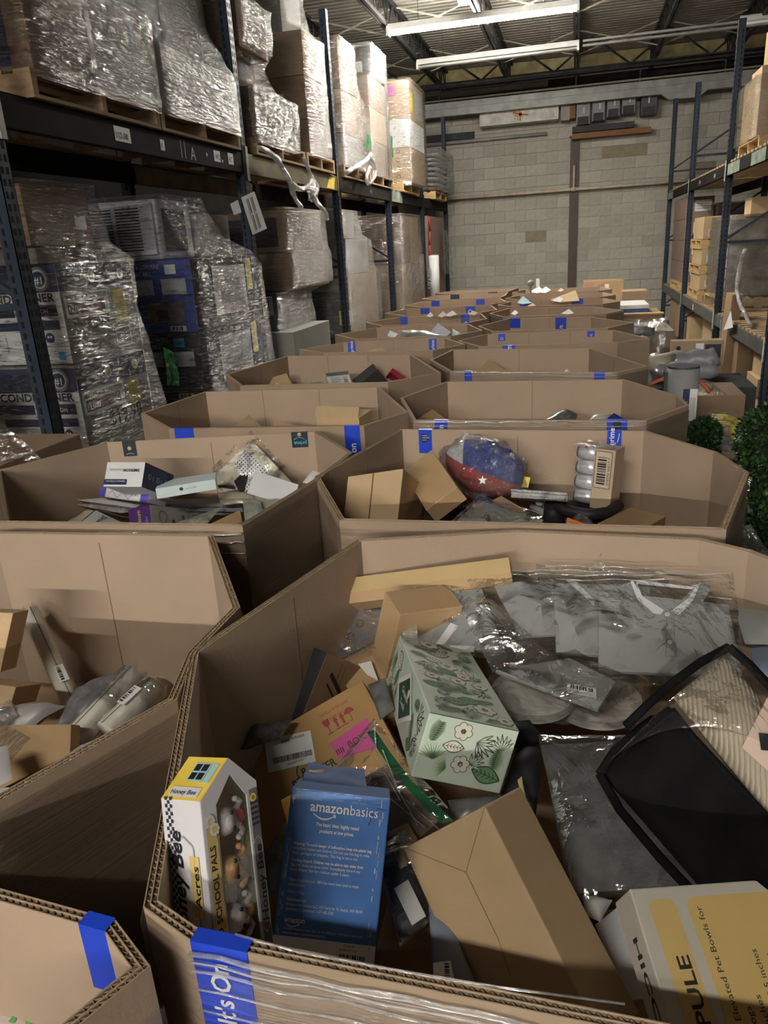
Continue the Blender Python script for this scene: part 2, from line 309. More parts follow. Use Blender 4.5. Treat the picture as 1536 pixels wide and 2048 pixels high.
FIT={
'amazon':([-0.3557, 0.7716, 0.9935],[0.1301, 0.0246, -0.0207],[-0.0089, -0.1447, -0.2278],[-0.0221, 0.0766, -0.0478]),
'honey':([-0.4818, 0.7491, 0.9711],[0.0385, 0.0916, -0.0326],[0.0517, -0.1181, -0.2709],[-0.079, 0.0241, -0.0256]),
'kraft_fold':([-0.1019, 0.8084, 0.9692],[-0.1197, 0.0215, -0.111],[0.1595, -0.1543, -0.2019],[0.0423, 0.0826, -0.0297]),
'hicc':([0.0803, 0.7533, 0.9184],[0.23, 0.0931, -0.0304],[0.0838, -0.2524, -0.1388],[-0.0146, 0.0209, -0.0468]),
'leafbox':([-0.2029, 0.9702, 0.9945],[0.1332, 0.0423, -0.0494],[-0.0292, -0.0274, -0.1022],[-0.1229, 0.3258, -0.0523]),
'brewster':([-0.3915, 1.233, 0.8712],[-0.3636, -0.2064, -0.1665],[0.2016, -0.1685, -0.2312],[-0.0133, 0.0798, -0.0698]),
'blackbox':([-0.4804, 1.2936, 0.8922],[0.0604, 0.1179, -0.115],[-0.0669, -0.1498, -0.1887],[-0.055, 0.0266, -0.0016]),
'kraft_tall':([-0.3316, 1.3299, 0.9694],[0.1162, 0.0929, -0.0194],[-0.0468, 0.0231, -0.1702],[-0.0447, 0.0601, 0.0204]),
'blackbag':([0.1471, 0.9927, 1.0192],[0.2036, -0.088, -0.1907],[-0.0976, -0.0405, -0.0856],[-0.0002, 0.0362, -0.0169]),
'kraft_long':([-0.4875, 1.4856, 0.973],[0.36, 0.0325, 0.0525],[0.0058, -0.0247, -0.0245],[0.0023, 0.0425, -0.0423]),
'polo':([0.0582, 1.4684, 0.9757],[0.257, 0.008, -0.0091],[0.0015, -0.151, -0.0914],[-0.0009, 0.0103, -0.0171]),
'polo_behind':([-0.0275, 1.5541, 0.9576],[0.2252, 0.0048, -0.0067],[-0.001, -0.1141, -0.1146],[-0.0007, 0.0142, -0.0141]),
'polo_left':([-0.3309, 1.4698, 0.9743],[0.1697, 0.0442, -0.0087],[0.0358, -0.1515, -0.0725],[-0.003, 0.008, -0.0181]),
'emerson':([-1.5822, 2.4732, 0.9557],[-0.1756, 0.0141, -0.0057],[-0.0014, -0.0514, -0.0836],[0.0218, 0.2172, -0.1339]),
'purple':([-1.7526, 2.4153, 0.8749],[0.2341, -0.0472, -0.006],[-0.0044, -0.0176, -0.035],[0.0164, 0.0873, -0.046]),
'lightblue':([-1.4391, 2.2819, 0.9118],[0.191, 0.0903, 0.0113],[0.0031, -0.0019, -0.0378],[-0.0591, 0.1264, -0.0113]),
'unicorn':([-1.3652, 2.1152, 0.9114],[-0.0859, 0.0025, -0.0211],[0.0158, -0.0311, -0.0679],[0.0349, 0.2609, -0.1113]),
'whitecoop':([-1.5683, 2.1084, 0.8898],[0.0889, 0.019, -0.0553],[0.0475, -0.2154, 0.0025],[-0.0354, -0.0085, -0.0598]),
'tray':([-1.1541, 2.5213, 1.0309],[0.1831, -0.1022, -0.1311],[-0.1392, -0.0933, -0.1216],[0.0002, 0.0316, -0.0245]),
'greybox':([-1.0678, 2.3258, 0.9711],[0.1513, 0.0138, -0.0531],[-0.0199, -0.0431, -0.068],[-0.0447, 0.157, -0.0863]),
'kraft_flaps':([-0.5128, 2.1814, 1.0091],[-0.174, -0.0116, 0.0094],[-0.0045, -0.0632, -0.1619],[-0.0625, 0.7136, -0.2769]),
'kraft_tilt':([-0.4414, 2.3178, 1.0505],[0.1127, -0.2104, -0.0559],[-0.0905, -0.0311, -0.0656],[0.0255, 0.0263, -0.0476]),
'cans':([0.1289, 2.325, 1.048],[-0.1218, 0.0479, 0.0041],[-0.0121, -0.0145, -0.1906],[0.0314, 0.0805, -0.0081]),
'notebooks':([-0.1872, 2.2985, 0.9302],[0.1767, -0.034, 0.0006],[0.001, 0.0048, -0.0333],[0.0279, 0.1457, 0.022]),
'kraft_low':([0.1715, 2.0417, 0.888],[-0.0979, 0.0568, 0.0059],[-0.008, -0.0014, -0.1197],[0.1014, 0.1757, -0.0089]),
'sheetbag':([-0.2895, 2.3065, 0.887],[0.2102, -0.1428, -0.0142],[-0.105, -0.1479, -0.0682],[0.0031, 0.0064, -0.0187]),
'k3a':([-0.6937, 3.7143, 0.891],[-0.0706, -0.1317, -0.0323],[-0.0585, 0.0616, -0.1236],[0.0846, -0.0316, -0.0558]),
'k4a':([-0.5608, 5.0866, 0.9392],[-0.076, -0.182, -0.0638],[-0.0818, 0.0898, -0.1589],[0.158, -0.0313, -0.099]),
'l3b':([-1.4579, 3.4805, 0.893],[0.0125, -0.1037, -0.0592],[-0.089, 0.0805, -0.16],[0.1349, 0.0459, -0.052]),
'l4b':([-1.9586, 4.9785, 0.8903],[-0.2787, -0.169, -0.0671],[-0.0211, 0.0835, -0.1228],[0.0974, -0.1212, -0.0993]),
'l3a':([-1.6037, 3.4967, 0.9163],[-0.0363, -0.2099, -0.0471],[-0.1663, 0.0678, -0.1739],[0.1072, 0.0041, -0.1009]),
'l3c':([-1.2161, 3.4189, 0.9236],[0.2297, -0.0421, -0.0011],[0.0003, 0.0036, -0.0662],[0.0271, 0.1473, 0.0081]),
'book4':([-1.4457, 4.3071, 0.9865],[0.1228, 0.0563, 0.0027],[0.0636, -0.1357, -0.0646],[-0.0045, 0.011, -0.0275]),
'dark4':([-1.1562, 4.4212, 0.9869],[0.045, 0.147, -0.1275],[-0.1282, -0.0399, -0.0912],[-0.0342, 0.0379, 0.0316]),
'red4':([-1.0843, 4.4486, 0.9663],[0.0825, 0.0114, -0.0683],[-0.0817, 0.1683, -0.0706],[0.0149, 0.0159, 0.0206]),
}

# ================= lights of the hall (fluorescent fixtures, seen and added) =================
TUB=M('lit_tube',(1,.955,.87),.5,var=0,em=TUBE); TUBH=M('boosted_tube',(1,.955,.87),.5,var=0,em=HIGH); TOFF=M('unlit_tube',(.75,.75,.72),.4,var=0); FIX=M('fixture_enamel',(.7,.7,.66),.5,var=.08)
def fixture(name,label,lit,loc,along='x',group=None):
    t=Thing(name,label,'ceiling light',loc,group); L=1.22; x,y,z=loc
    def q(a,b,c): return (x+a,y+b,z+c) if along=='x' else (x+b,y+a,z+c)
    def bx(g,a,b,m):
        p=q(*a);r=q(*b); g.box(tuple(min(i,j) for i,j in zip(p,r)),tuple(max(i,j) for i,j in zip(p,r)),m)
    g=G(); bx(g,(-L,-.055,.03),(L,.055,.085),FIX); bx(g,(-L,-.025,.085),(L,.025,.11),FIX); t.part('housing',g,bevel=.004)
    for s in (-.035,.035):
        g=G(); g.tube([q(-L+.03,s,.004),q(L-.03,s,.004)],.019,(TUBH if lit=='high' else TUB) if lit else TOFF,10); t.part('fluorescent_tube',g,True)
    for s in (-L,L-.03):
        g=G(); bx(g,(s,-.065,-.03),(s+.03,.065,.06),FIX); t.part('end_cap',g)
    for s in (-.8,.8):
        g=G(); g.tube([q(s,0,.11),q(s,0,.40)],.004,STEEL,5); t.part('hanger_rod',g)
    return t
fixture('tube_light','long lit fluorescent tube fixture glowing bright under the roof, the one running across the hall',True,(-1.27,11.1,4.32))
fixture('tube_light','white unlit fluorescent fixture across the hall, in front of the end wall',False,(-1.27,13.1,4.29))
fixture('tube_light','fluorescent fixture running lengthwise, only its end showing at the top above the bright tube',True,(-1.36,9.05,4.33),'y')
for k,(fx,fy) in enumerate([(-3.9,-12.0),(-1.3,-12.0),(1.3,-12.0)]):  # unseen row assumed from the low shadow bands, tubes boosted to reach the bins
    fixture('tube_light','assumed, boosted fluorescent fixture under the roof behind the viewer, '+['leftmost of the far row','middle of the far row','rightmost of the far row'][k],'high',(fx,fy,4.32),group='lit fixtures behind the viewer')
fixture('tube_light','added fill fluorescent fixture over the bins just behind the viewer',True,(-1.4,-2.8,4.32))  # unseen fill light, added to soften the shaded zones
# ================= room shell =================
WX0,WX1,WY0,WY1,ZC=-5.2,5.2,-14.0,16.3,4.81
FLO=M('concrete_floor',(.16,.145,.125),.6,col2=(.09,.082,.07),scale=2,bump=.1,bscale=20)
g=G(); g.box((WX0,WY0,-.1),(WX1,WY1,0),FLO); struct('floor',g)
SIDE=M('side_wall_paint',(.025,.023,.022),.9,var=.2,scale=2)
g=G(); g.box((WX0-.15,WY0,0),(WX0,WY1,ZC),SIDE); struct('wall_left',g)
g=G(); g.box((WX1,WY0,0),(WX1+.15,WY1,ZC),SIDE); struct('wall_right',g)
g=G(); g.box((WX0,WY0-.15,0),(WX1,WY0,ZC),SIDE); struct('wall_front',g)
# corrugated roof deck, ribs running across the hall
DECK=M('roof_deck_steel',(.34,.32,.28),.55,metal=.1,col2=(.24,.225,.19),scale=1.5)
g=G(); y=WY0; V=[]
while y<WY1:
    for a,b in ((0,0),(.075,0),(.095,.04),(.13,.04)): V.append((y+a,ZC+b))
    y+=.15
pts=[(WX0,a,b) for a,b in V]+[(WX1,a,b) for a,b in V]; n=len(V)
g.add(pts,[(i,i+1,i+1+n,i+n) for i in range(n-1)],DECK); g.box((WX0,WY0,ZC+.06),(WX1,WY1,ZC+.1),DECK); struct('ceiling',g)
# end wall of concrete block
MOR=M('mortar',(.30,.285,.25),.95,var=.1)
def blockmat():
    m,t,b,o=nt('painted_block'); oi=node(t,'ShaderNodeObjectInfo'); r=node(t,'ShaderNodeValToRGB')
    r.color_ramp.elements[0].color=(.40,.375,.31,1); r.color_ramp.elements[1].color=(.50,.47,.395,1); t.links.new(oi.outputs['Random'],r.inputs[0])
    n=node(t,'ShaderNodeTexNoise'); n.inputs['Scale'].default_value=14; n.inputs['Detail'].default_value=8; t.links.new(coords(t),n.inputs['Vector'])
    mx=node(t,'ShaderNodeMixRGB',blend_type='MULTIPLY'); mx.inputs[0].default_value=.35; t.links.new(r.outputs[0],mx.inputs[1]); t.links.new(n.outputs['Fac'],mx.inputs[2])
    t.links.new(mx.outputs[0],b.inputs['Base Color']); b.inputs['Roughness'].default_value=.8
    bp=node(t,'ShaderNodeBump'); bp.inputs['Strength'].default_value=.25; bp.inputs['Distance'].default_value=.01; t.links.new(n.outputs['Fac'],bp.inputs['Height']); t.links.new(bp.outputs[0],b.inputs['Normal']); return m
BLOCK=blockmat(); BLOCKT=M('block_tan',(.26,.215,.15),.9,var=.1,scale=10)
g=G(); g.box((WX0,WY1-.02,0),(WX1,WY1+.2,ZC),MOR); wb=struct('wall_back',g)
def blk(g,w,m): g.box((-w/2+.003,-.016,.003),(w/2-.003,.02,.200),m); return g
bm_=blk(G(),.406,BLOCK); bt_=blk(G(),.406,BLOCKT)
def meshof(g,name):
    o=g.build(name); me=o.data; bpy.data.objects.remove(o); return me
bme,bte=meshof(bm_,'concrete_block'),meshof(bt_,'concrete_block_tan')
tan={(15,1),(15,2),(13,5),(8,-2)}
rest=G()
for row in range(25):
    z=row*.203; off=.203 if row%2 else 0
    for k in range(-13,14):
        x=k*.406+off
        if not (WX0+.2<x<WX1-.2): continue
        if 4<=row<=19 and -2.95<x<2.75:
            o=bpy.data.objects.new('concrete_block',bte if (row,k) in tan else bme); COL.objects.link(o); o.parent=wb; o.location=(x,WY1-.022,z)
        else: rest.box((x-.199,WY1-.044,z+.004),(x+.199,WY1-.02,z+.199),BLOCK)
o=rest.build('block_courses',wb); o['kind']='stuff'
# brown steel column, sprinkler pipe on the wall
COLM=M('column_brown',(.075,.05,.042),.6,var=.1); PIPE=M('painted_pipe',(.50,.42,.32),.55,var=.1,scale=12); PIPED=M('grey_pipe',(.30,.29,.27),.5,var=.1)
t=Thing('steel_column','dark brown steel column standing flat against the block wall','column',(-.1,WY1-.08,0))
g=G(); g.box((-.18,WY1-.12,0),(-.02,WY1-.105,3.45),COLM); g.box((-.18,WY1-.06,0),(-.02,WY1-.045,3.45),COLM); g.box((-.11,WY1-.105,0),(-.09,WY1-.06,3.45),COLM); t.part('flanged_post',g)
g=G(); g.box((-.2,WY1-.14,3.45),(0,WY1-.045,3.47),COLM); t.part('cap_plate',g)
def pipe(name,label,pts,r,m=PIPE,cat='pipe',n=8):
    g=G(); g.tube(pts,r,m,n); return solo(name,g,label,cat,smooth=True)
yw=WY1-.16
a=PY(895,398,yw); b=PY(1345,358,yw)
t=Thing('sprinkler_pipe','pale painted pipe running across the middle of the block wall','pipe',(0,yw,a.z))
g=G(); g.tube([(a.x-.4,yw,a.z),(3.2,yw,a.z)],.03,PIPE,10); t.part('pipe_run',g,True)
g=G(); g.tube([(-.1,yw-.0,a.z),(-.1,yw,a.z+.42)],.022,PIPE,8); t.part('riser',g,True)
g=G(); g.tube([(-.145,yw,a.z),(-.055,yw,a.z)],.042,PIPE,10); t.part('tee_fitting',g,True)
# gear above: grey cable tray, silver wall panel, switch boxes, pipes
TRAY=M('grey_tray',(.26,.265,.245),.5,metal=.2,var=.12); DKB=M('dark_beam_paint',(.035,.033,.032),.7,var=.2); INS=M('yellow_insulation',(.55,.47,.24),.9,var=.2,scale=5)
yt=WY1-.5
t=Thing('overhead_track','long grey steel track hung across the hall in front of the block wall','steel track',(0,yt,3.95))
g=G(); g.box((-4.5,yt-.04,3.98),(4.5,yt+.04,4.20),TRAY); t.part('track_channel',g,bevel=.005)
g=G(); g.box((-4.5,yt-.06,4.09),(4.5,yt-.04,4.105),TRAY); g.box((-4.5,yt-.07,3.96),(4.5,yt+.07,3.985),TRAY); t.part('lip',g)
g=G(); g.prism([(1.35,yt-.06,3.97),(1.5,yt-.06,3.86),(2.0,yt-.06,3.86),(2.15,yt-.06,3.97)],(0,.1,0),TRAY); t.part('splice_plate',g)
for x in (-2.6,-.1,1.0,2.4):
    g=G(); g.tube([(x,yt,4.2),(x,yt,4.4)],.012,PIPED,6); t.part('hanger_rod',g)
pipe('wall_pipe','thin pale pipe along the top of the grey track',[(-4.5,yt-.03,4.235),(4.5,yt-.03,4.235)],.018)
pipe('wall_pipe','thin grey pipe in the dark band above the pale pipe',[(-3.2,yt+.1,4.42),(4.5,yt+.1,4.42)],.012,PIPED)
pipe('air_duct','dull grey round duct in the shade below the roof joists',[(-3.0,yt+.15,4.36),(-.6,yt+.15,4.36)],.06,PIPED,'duct',12)
pipe('wall_pipe','grey conduit sloping below the silver wall panel',[(-3.4,WY1-.1,3.55),(-.62,WY1-.1,3.56)],.03,PIPED)
g=G(); g.box((-4.6,WY1-.12,4.22),(4.6,WY1-.045,4.56),DKB); solo('lintel_beam',g,'wide dark steel beam high on the end wall below the yellow band','beam')
g=G(); g.box((-5.1,WY1-.10,4.56),(5.1,WY1-.045,4.80),INS); solo('insulation_band',g,'yellowish insulation band between wall top and roof deck','insulation')
g=G(); g.box((-3.8,WY1-.09,3.60),(-2.0,WY1-.045,3.72),DKB); solo('wall_plate',g,'dark steel strip on the wall left of the silver panel','steel plate')
SILV=M('silver_panel',(.62,.60,.53),.5,col2=(.40,.39,.34),scale=9,bump=.1)
ys=WY1-.35
t=Thing('sheet_metal_panel','pale silver sheet-metal panel with a small red mark, under the grey track','wall panel',(-1.12,ys,3.72))  # the silver wall panel, built as a sheet-metal box
g=G(); g.box((-1.86,ys-.04,3.75),(-.40,ys+.28,4.02),SILV); t.part('sheet_metal_box',g,bevel=.004)
pr=Print((-1.86,ys-.041,3.75),(1,0,0),(0,0,1),.004)
STN=M('yellow_stain',(.60,.50,.28),.7,var=.3,scale=30)
pr.disc(.72,.15,.10,STN,14,.11); pr.up(3); pr.disc(.76,.14,.035,RED,14); pr.line(.76,.14,.62,.19,.02,RED); pr.line(.76,.14,.9,.12,.02,RED); pr.line(.76,.14,.76,.03,.012,BLK)
t.part('valve_mark',pr)
SWB=M('switch_box_grey',(.19,.195,.20),.5,var=.1)
for k,(x0,x1,z0,z1,m,lb) in enumerate([(-.36,-.2,3.72,3.98,M('wall_board',(.30,.27,.22),.8),'pale wall board beside the silver panel'),(-.2,-.1,3.74,3.97,M('rust_board',(.20,.10,.045),.8),'orange-brown strip between wall board and first switch box'),
    (-.08,.16,3.62,3.97,SWB,'first grey switch box right of the orange-brown strip, with a white knob'),(.2,.42,3.66,3.98,SWB,'second grey switch box in the row above the brown column'),(.46,.68,3.70,3.99,SWB,'third grey switch box in the row, right of the column'),
    (.72,.95,3.73,4.0,SWB,'fourth grey switch box in the row, with red edges'),(1.05,1.32,3.68,4.02,M('switch_box_dark',(.06,.065,.075),.5),'dark last switch box at the right end of the row')]):
    t=Thing('switch_box' if k>1 else 'wall_strip',lb,'electrical box' if k>1 else 'wall strip',((x0+x1)/2,ys,z0)); g=G(); g.box((x0,ys-.02,z0),(x1,ys+.3,z1),m); t.part('enclosure',g,bevel=.003)
    if k>1:
        g=G(); g.box((x0+.02,ys-.03,z0),(x1-.02,ys-.02,z0+.13),DKB); t.part('lower_cover',g)
        g=G(); g.box((x0+.12,ys-.05,z0+.18),(x0+.145,ys-.02,z0+.28),LGREY); t.part('switch_handle',g)
t=Thing('wire_trough','long dark wire trough under the switch boxes','wire trough',(.4,ys,3.5)); g=G(); g.box((-.15,ys-.01,3.50),(.95,ys+.3,3.60),DKB); t.part('trough',g); g=G(); g.box((-.15,ys+.05,3.40),(1.25,ys+.3,3.49),M('rust_board')if 0 else MT['rust_board']); t.part('backing_board',g)
# open-web roof joists running down the hall
JM=M('joist_paint',(.055,.052,.05),.6,metal=.2,var=.25)
def joist(x,label):
    t=Thing('roof_joist',label,'roof joist',(x,1,4.41))
    for nm,z in (('bottom_chord',4.41),('top_chord',4.75)):
        g=G()
        for s in (-.045,.012): g.box((x+s,WY0,z),(x+s+.033,WY1-.12,z+.045),JM); 
        t.part(nm,g)
    g=G(); y=5.0; k=0
    while y<WY1-.3:
        g.tube([(x,y,4.43 if k%2 else 4.77),(x,y+.3,4.77 if k%2 else 4.43)],.011,JM,5,False)
        if k%2==0: g.tube([(x,y+.3,4.43),(x,y+.3,4.77)],.009,JM,4,False)
        y+=.3;k+=1
    t.part('web_rods',g,kind='stuff')
for x,l in ((-3.75,'roof joist over the left rack, leftmost in view'),(-2.52,'roof joist that meets the left end of the bright tube light'),(-1.30,'roof joist crossing above the middle of the bright tube light'),(-.09,'roof joist at the right end of the bright tube light'),(1.18,'roof joist above the right ends of the switch boxes'),(2.45,'roof joist over the right rack'),(3.7,'rightmost roof joist, in the dark corner')): joist(x,l)
BRM=M('bridging_rod',(.42,.38,.28),.6,var=.1)
n_=0
for (y,nm) in ((11.7,'above the lit tube'),(14.2,'near the end wall')):
    for i,(xa,xb) in enumerate(((-3.75,-2.52),(-2.52,-1.30),(-1.30,-.09),(-.09,1.18),(1.18,2.45))):
        t=Thing('bridging_brace','crossed thin bridging rods %s, joist bay %s'%(nm,['over the left rack','left of centre','over the tube middle','right of centre','over the right rack'][i]),'brace',((xa+xb)/2,y,4.43))
        for z0,z1 in ((4.43,4.76),(4.76,4.43)):
            g=G(); g.tube([(xa+.04,y,z0),(xb-.04,y,z1)],.011,BRM,5); t.part('rod',g)
# joist girder across the hall by the end wall, and strut rail continuing the unlit fixture
t=Thing('cross_girder','dark lattice girder across the hall in front of the yellow band','girder',(0,14.85,4.30))
g=G(); g.box((-5,14.8,4.28),(5,14.9,4.35),JM); t.part('bottom_chord',g)
g=G(); x=-4.8;k=0
while x<4.8: g.tube([(x,14.85,4.33 if k%2 else 4.78),(x+.62,14.85,4.78 if k%2 else 4.33)],.018,JM,5,False); x+=.62;k+=1
t.part('web_rods',g)
t=Thing('strut_rail','double grey strut rail continuing rightwards from the unlit fixture','rail',(2,13.1,4.33)); 
for z in (4.30,4.36):
    g=G(); g.box((0,13.06,z),(4.4,13.12,z+.03),PIPED); t.part('rail',g)
fixture('tube_light','white unlit fluorescent fixture at the far right under the roof, end only',False,(3.35,13.1,4.34))
# ================= pallet racks =================
def post_mesh(g,x,y,z0,z1,s):  # open U post, s=+1 slots face +x
    w,d=.08,.07
    g.box((x-.004 if s>0 else x,y-w/2,z0),(x if s>0 else x+.004,y+w/2,z1),STEEL)
    xb=x-d if s>0 else x+d
    for yy in (-w/2,w/2-.004): g.box((min(x,xb),y+yy,z0),(max(x,xb),y+yy+.004,z1),STEEL)
SLOT=M('slot_dark',(.004,.004,.005),.9,var=0)
def upright(x,y,s,ztop,label,group=None,depth=1.05):
    t=Thing('rack_upright',label,'rack frame',(x,y,0)); xb=x-depth*s
    g=G(); post_mesh(g,x,y,.01,ztop,s); t.part('post',g)
    g=G(); post_mesh(g,xb,y,.01,ztop,-s); t.part('post',g)
    g=G(); z=.25
    while z<ztop-.1:
        for yy in (-.017,.017):
            g.box((x,y+yy-.006,z),(x+.0012*s,y+yy+.006,z+.028),SLOT) if s>0 else g.box((x-.0012,y+yy-.006,z),(x,y+yy+.006,z+.028),SLOT)
        g.box((x-.045*s-.006,y-.044,z),(x-.045*s+.006,y-.0425,z+.03),SLOT)
        z+=.0508
    t.part('slots',g,kind='stuff')
    for xx in (x-.035*s,xb+.035*s):
        g=G(); g.box((xx-.07,y-.06,0),(xx+.07,y+.06,.01),STEEL); t.part('base_plate',g)
    z=.35;k=0
    while z<ztop-.7:
        g=G(); g.obox((x-.03*s,y-.015,z),(-(depth-.06)*s,0,0),(0,.03,0),(0,0,.03),STEEL); t.part('horizontal_brace',g)
        g=G(); g.obox((x-.03*s,y-.012,z+.02),(-(depth-.06)*s,0,.62),(0,.024,0),(0,0,.03),STEEL); t.part('diagonal_brace',g)
        z+=1.15;k+=1
    return t
def beam(x,y0,y1,z,s,label,m=BEAMM,h=.12,tags=()):
    t=Thing('rack_beam',label,'rack beam',(x,(y0+y1)/2,z)); xa,xb=(x-.045,x) if s>0 else (x,x+.045)
    g=G(); g.box((xa,y0+.04,z),(xb,y1-.04,z+h),m); g.box((xa,y0+.04,z+h),((xa+xb)/2+.0,y1-.04,z+h+.012),m); t.part('beam_rail',g,bevel=.003)
    for yy in (y0+.012,y1-.052):
        g=G(); xo=(xb,xb+.006) if s>0 else (xa-.006,xa); g.box((xo[0],yy,z-.05),(xo[1],yy+.04,z+h+.05),WTAG if tags and yy<y0+.1 and tags[0]=='white' else m); t.part('end_connector',g)
    return t
PYL=[3.13,5.82,8.25,10.62,13.0,15.45]
nm=['nearest','second','third','fourth','fifth','last']
for i,y in enumerate(PYL):
    upright(-2.45,y,1,3.92 if i>1 else 4.1,'%s upright of the left pallet rack%s'%(nm[i],['',', with chipped blue paint',' rising tall past the wrapped stacks','','',' against the block wall'][i]))
BL=['dark beam marked 11A under the two nearest upper pallets','olive yellow beam of the second bay, below the trailing film ropes','dark beam of the third bay with faint pale lettering','dark beam of the fourth bay with a pale green end patch','dark beam of the last left bay by the block wall']
for i in range(5):
    m=[BEAMM,BEAMY,BEAMM,BEAMM,BEAMM][i]
    t=beam(-2.45,PYL[i],PYL[i+1],2.27,1,BL[i],m,.14,('white',) if i<2 else ())
    y0=PYL[i]; pr=Print((-2.45,y0,2.27),(0,1,0),(0,0,1),.0015,(1,0,0)); pr2=Print((-2.45,y0,2.27),(0,1,0),(0,0,1),.0025,(1,0,0))
    if i==0:
        for yy,w,h in ((.93,.16,.075),(1.42,.05,.06),(1.80+.35,.10,.07),(2.38,.09,.075)): pr.rect(yy,.04,yy+w,.04+h,LABEL)
        pr2.text('112-00',.945,.055,.045,BLK,bold=True); pr2.text('K',1.43,.05,.045,BLK); pr2.text('W2',2.17,.055,.05,BLK); pr2.text('HT',2.39,.055,.05,BLK)
        pr.line(1.68,.02,1.68,.125,.006,WTAG); pr.line(1.73,.02,1.73,.125,.006,WTAG); pr.text('A',1.80,.02,.11,WTAG)
        pr.disc(2.04,.07,.012,LGREY); pr.disc(2.28,.05,.01,LGREY)
    elif i==1: pr.poly([(2.0,.01),(2.25,.01),(2.3,.12),(2.12,.12)],YEL)
    elif i==2: pr.text('11-201',.35,.045,.06,M('faded_ink',(.2,.18,.15),.8)); pr.text('HHJ',1.3,.045,.06,MT['faded_ink'])
    elif i==3: pr.rect(.1,.0,.75,.14,BEAMG); pr2.text('7 3',.3,.04,.07,BLK)
    t.part('paper_tags' if i<1 else 'painted_marks',pr)
    if pr2.v: t.part('handwriting',pr2)
    g=beam(-3.45,PYL[i],PYL[i+1],2.27,-1,'shadowed rear beam of the left rack in the %s bay'%['first','second','third','fourth','last'][i],m,.14)
PYR=[7.0,9.6,12.6,15.4]
lab=['right rack upright just outside the picture','dark tall upright of the right rack in front of the kraft pallets','grey upright of the right rack reaching up to the grey track','right rack upright standing against the block wall']
for i,y in enumerate(PYR): upright(1.55,y,-1,[3.6,3.68,3.6,3.82][i],lab[i])
for i in range(3):
    w_=['nearest right bay, with pale green painted ends','middle right bay, with stencilled white letters','far right bay, by the block wall'][i]
    for lv,z in (('upper',2.20),('lower',.62)):
        t=beam(1.55,PYR[i],PYR[i+1],z,-1,'%s front beam of the %s'%(lv,w_),BEAMM if lv=='upper' else M('rack_beam_grey',(.09,.095,.085),.6,var=.2),.11,('white',))
        pr=Print((1.55,PYR[i+1],z),(0,-1,0),(0,0,1),.0015,(-1,0,0))
        if lv=='upper':
            if i==0: pr.rect(.1,.0,.75,.11,BEAMG); pr.rect(1.3,.0,1.9,.11,BEAMG); q=Print((1.55,PYR[i+1],z),(0,-1,0),(0,0,1),.0025,(-1,0,0)); q.text('FTA',.3,.03,.06,BLK); q.text('RP',1.5,.03,.06,BLK); t.part('lettering',q)
            elif i==1: pr.text('HIW',1.0,.03,.07,WTAG,bold=True); pr.text('HW',2.2,.03,.07,WTAG,bold=True)
            else: pr.rect(.05,0,.8,.11,BEAMG)
            t.part('painted_marks',pr)
        elif i==1: pr.rect(1.25,.02,1.32,.09,LABEL); t.part('paper_tag',pr)
        beam(2.6,PYR[i],PYR[i+1],z,1,'%s rear beam of the %s'%(lv,w_),BEAMM,.11)
    t=Thing('shelf_deck','slatted wooden deck seen from below on the upper beams of the %s'%['nearest right bay','middle right bay','far right bay'][i],'shelf deck',(2.07,(PYR[i]+PYR[i+1])/2,2.33))
    y=PYR[i]+.1
    while y<PYR[i+1]-.15:
        g=G(); g.box((1.56,y,2.325),(2.59,y+.12,2.345),WOOD); t.part('slat',g); y+=.17
    t=Thing('shelf_deck','slatted wooden deck on the lower beams of the %s'%['nearest right bay','middle right bay','far right bay'][i],'shelf deck',(2.07,(PYR[i]+PYR[i+1])/2,.745))
    y=PYR[i]+.1
    while y<PYR[i+1]-.15:
        g=G(); g.box((1.56,y,.745),(2.59,y+.12,.765),WOOD); t.part('slat',g); y+=.17
# ================= pallets =================
def pallet_proto(name,label,m,loc,Lx=1.0,Ly=1.15):
    t=Thing(name,label,'pallet',loc); x,y,z=loc
    for k in range(3):
        g=G(); yy=y+(-Ly/2+.0,-.02,Ly/2-.04)[k]; g.box((x-Lx/2,yy,z+.016),(x+Lx/2,yy+.04,z+.105),m); t.part('stringer',g,bevel=.002)
    for k in range(7):
        g=G(); xx=x-Lx/2+k*(Lx-.09)/6; g.box((xx,y-Ly/2,z+.105),(xx+.09,y+Ly/2,z+.121),m); t.part('deck_board',g)
    for k in range(3):
        g=G(); xx=x-Lx/2+k*(Lx-.09)/2; g.box((xx,y-Ly/2,z),(xx+.09,y+Ly/2,z+.016),m); t.part('bottom_board',g)
    return t
pal=pallet_proto('wooden_pallet','weathered wooden pallet on the 11A beam, nearest on the upper shelf, block ends showing',WOOD,(-2.93,3.98,2.42))
def pallet(loc,label,rz=0): return dup(pal.o,loc,label,rz=rz)
paln=pallet_proto('wooden_pallet','fresh yellow wooden pallet on the upper left shelf under the pink-labelled cartons',WOODL,(-2.9,11.85,2.42),1.0,1.2)

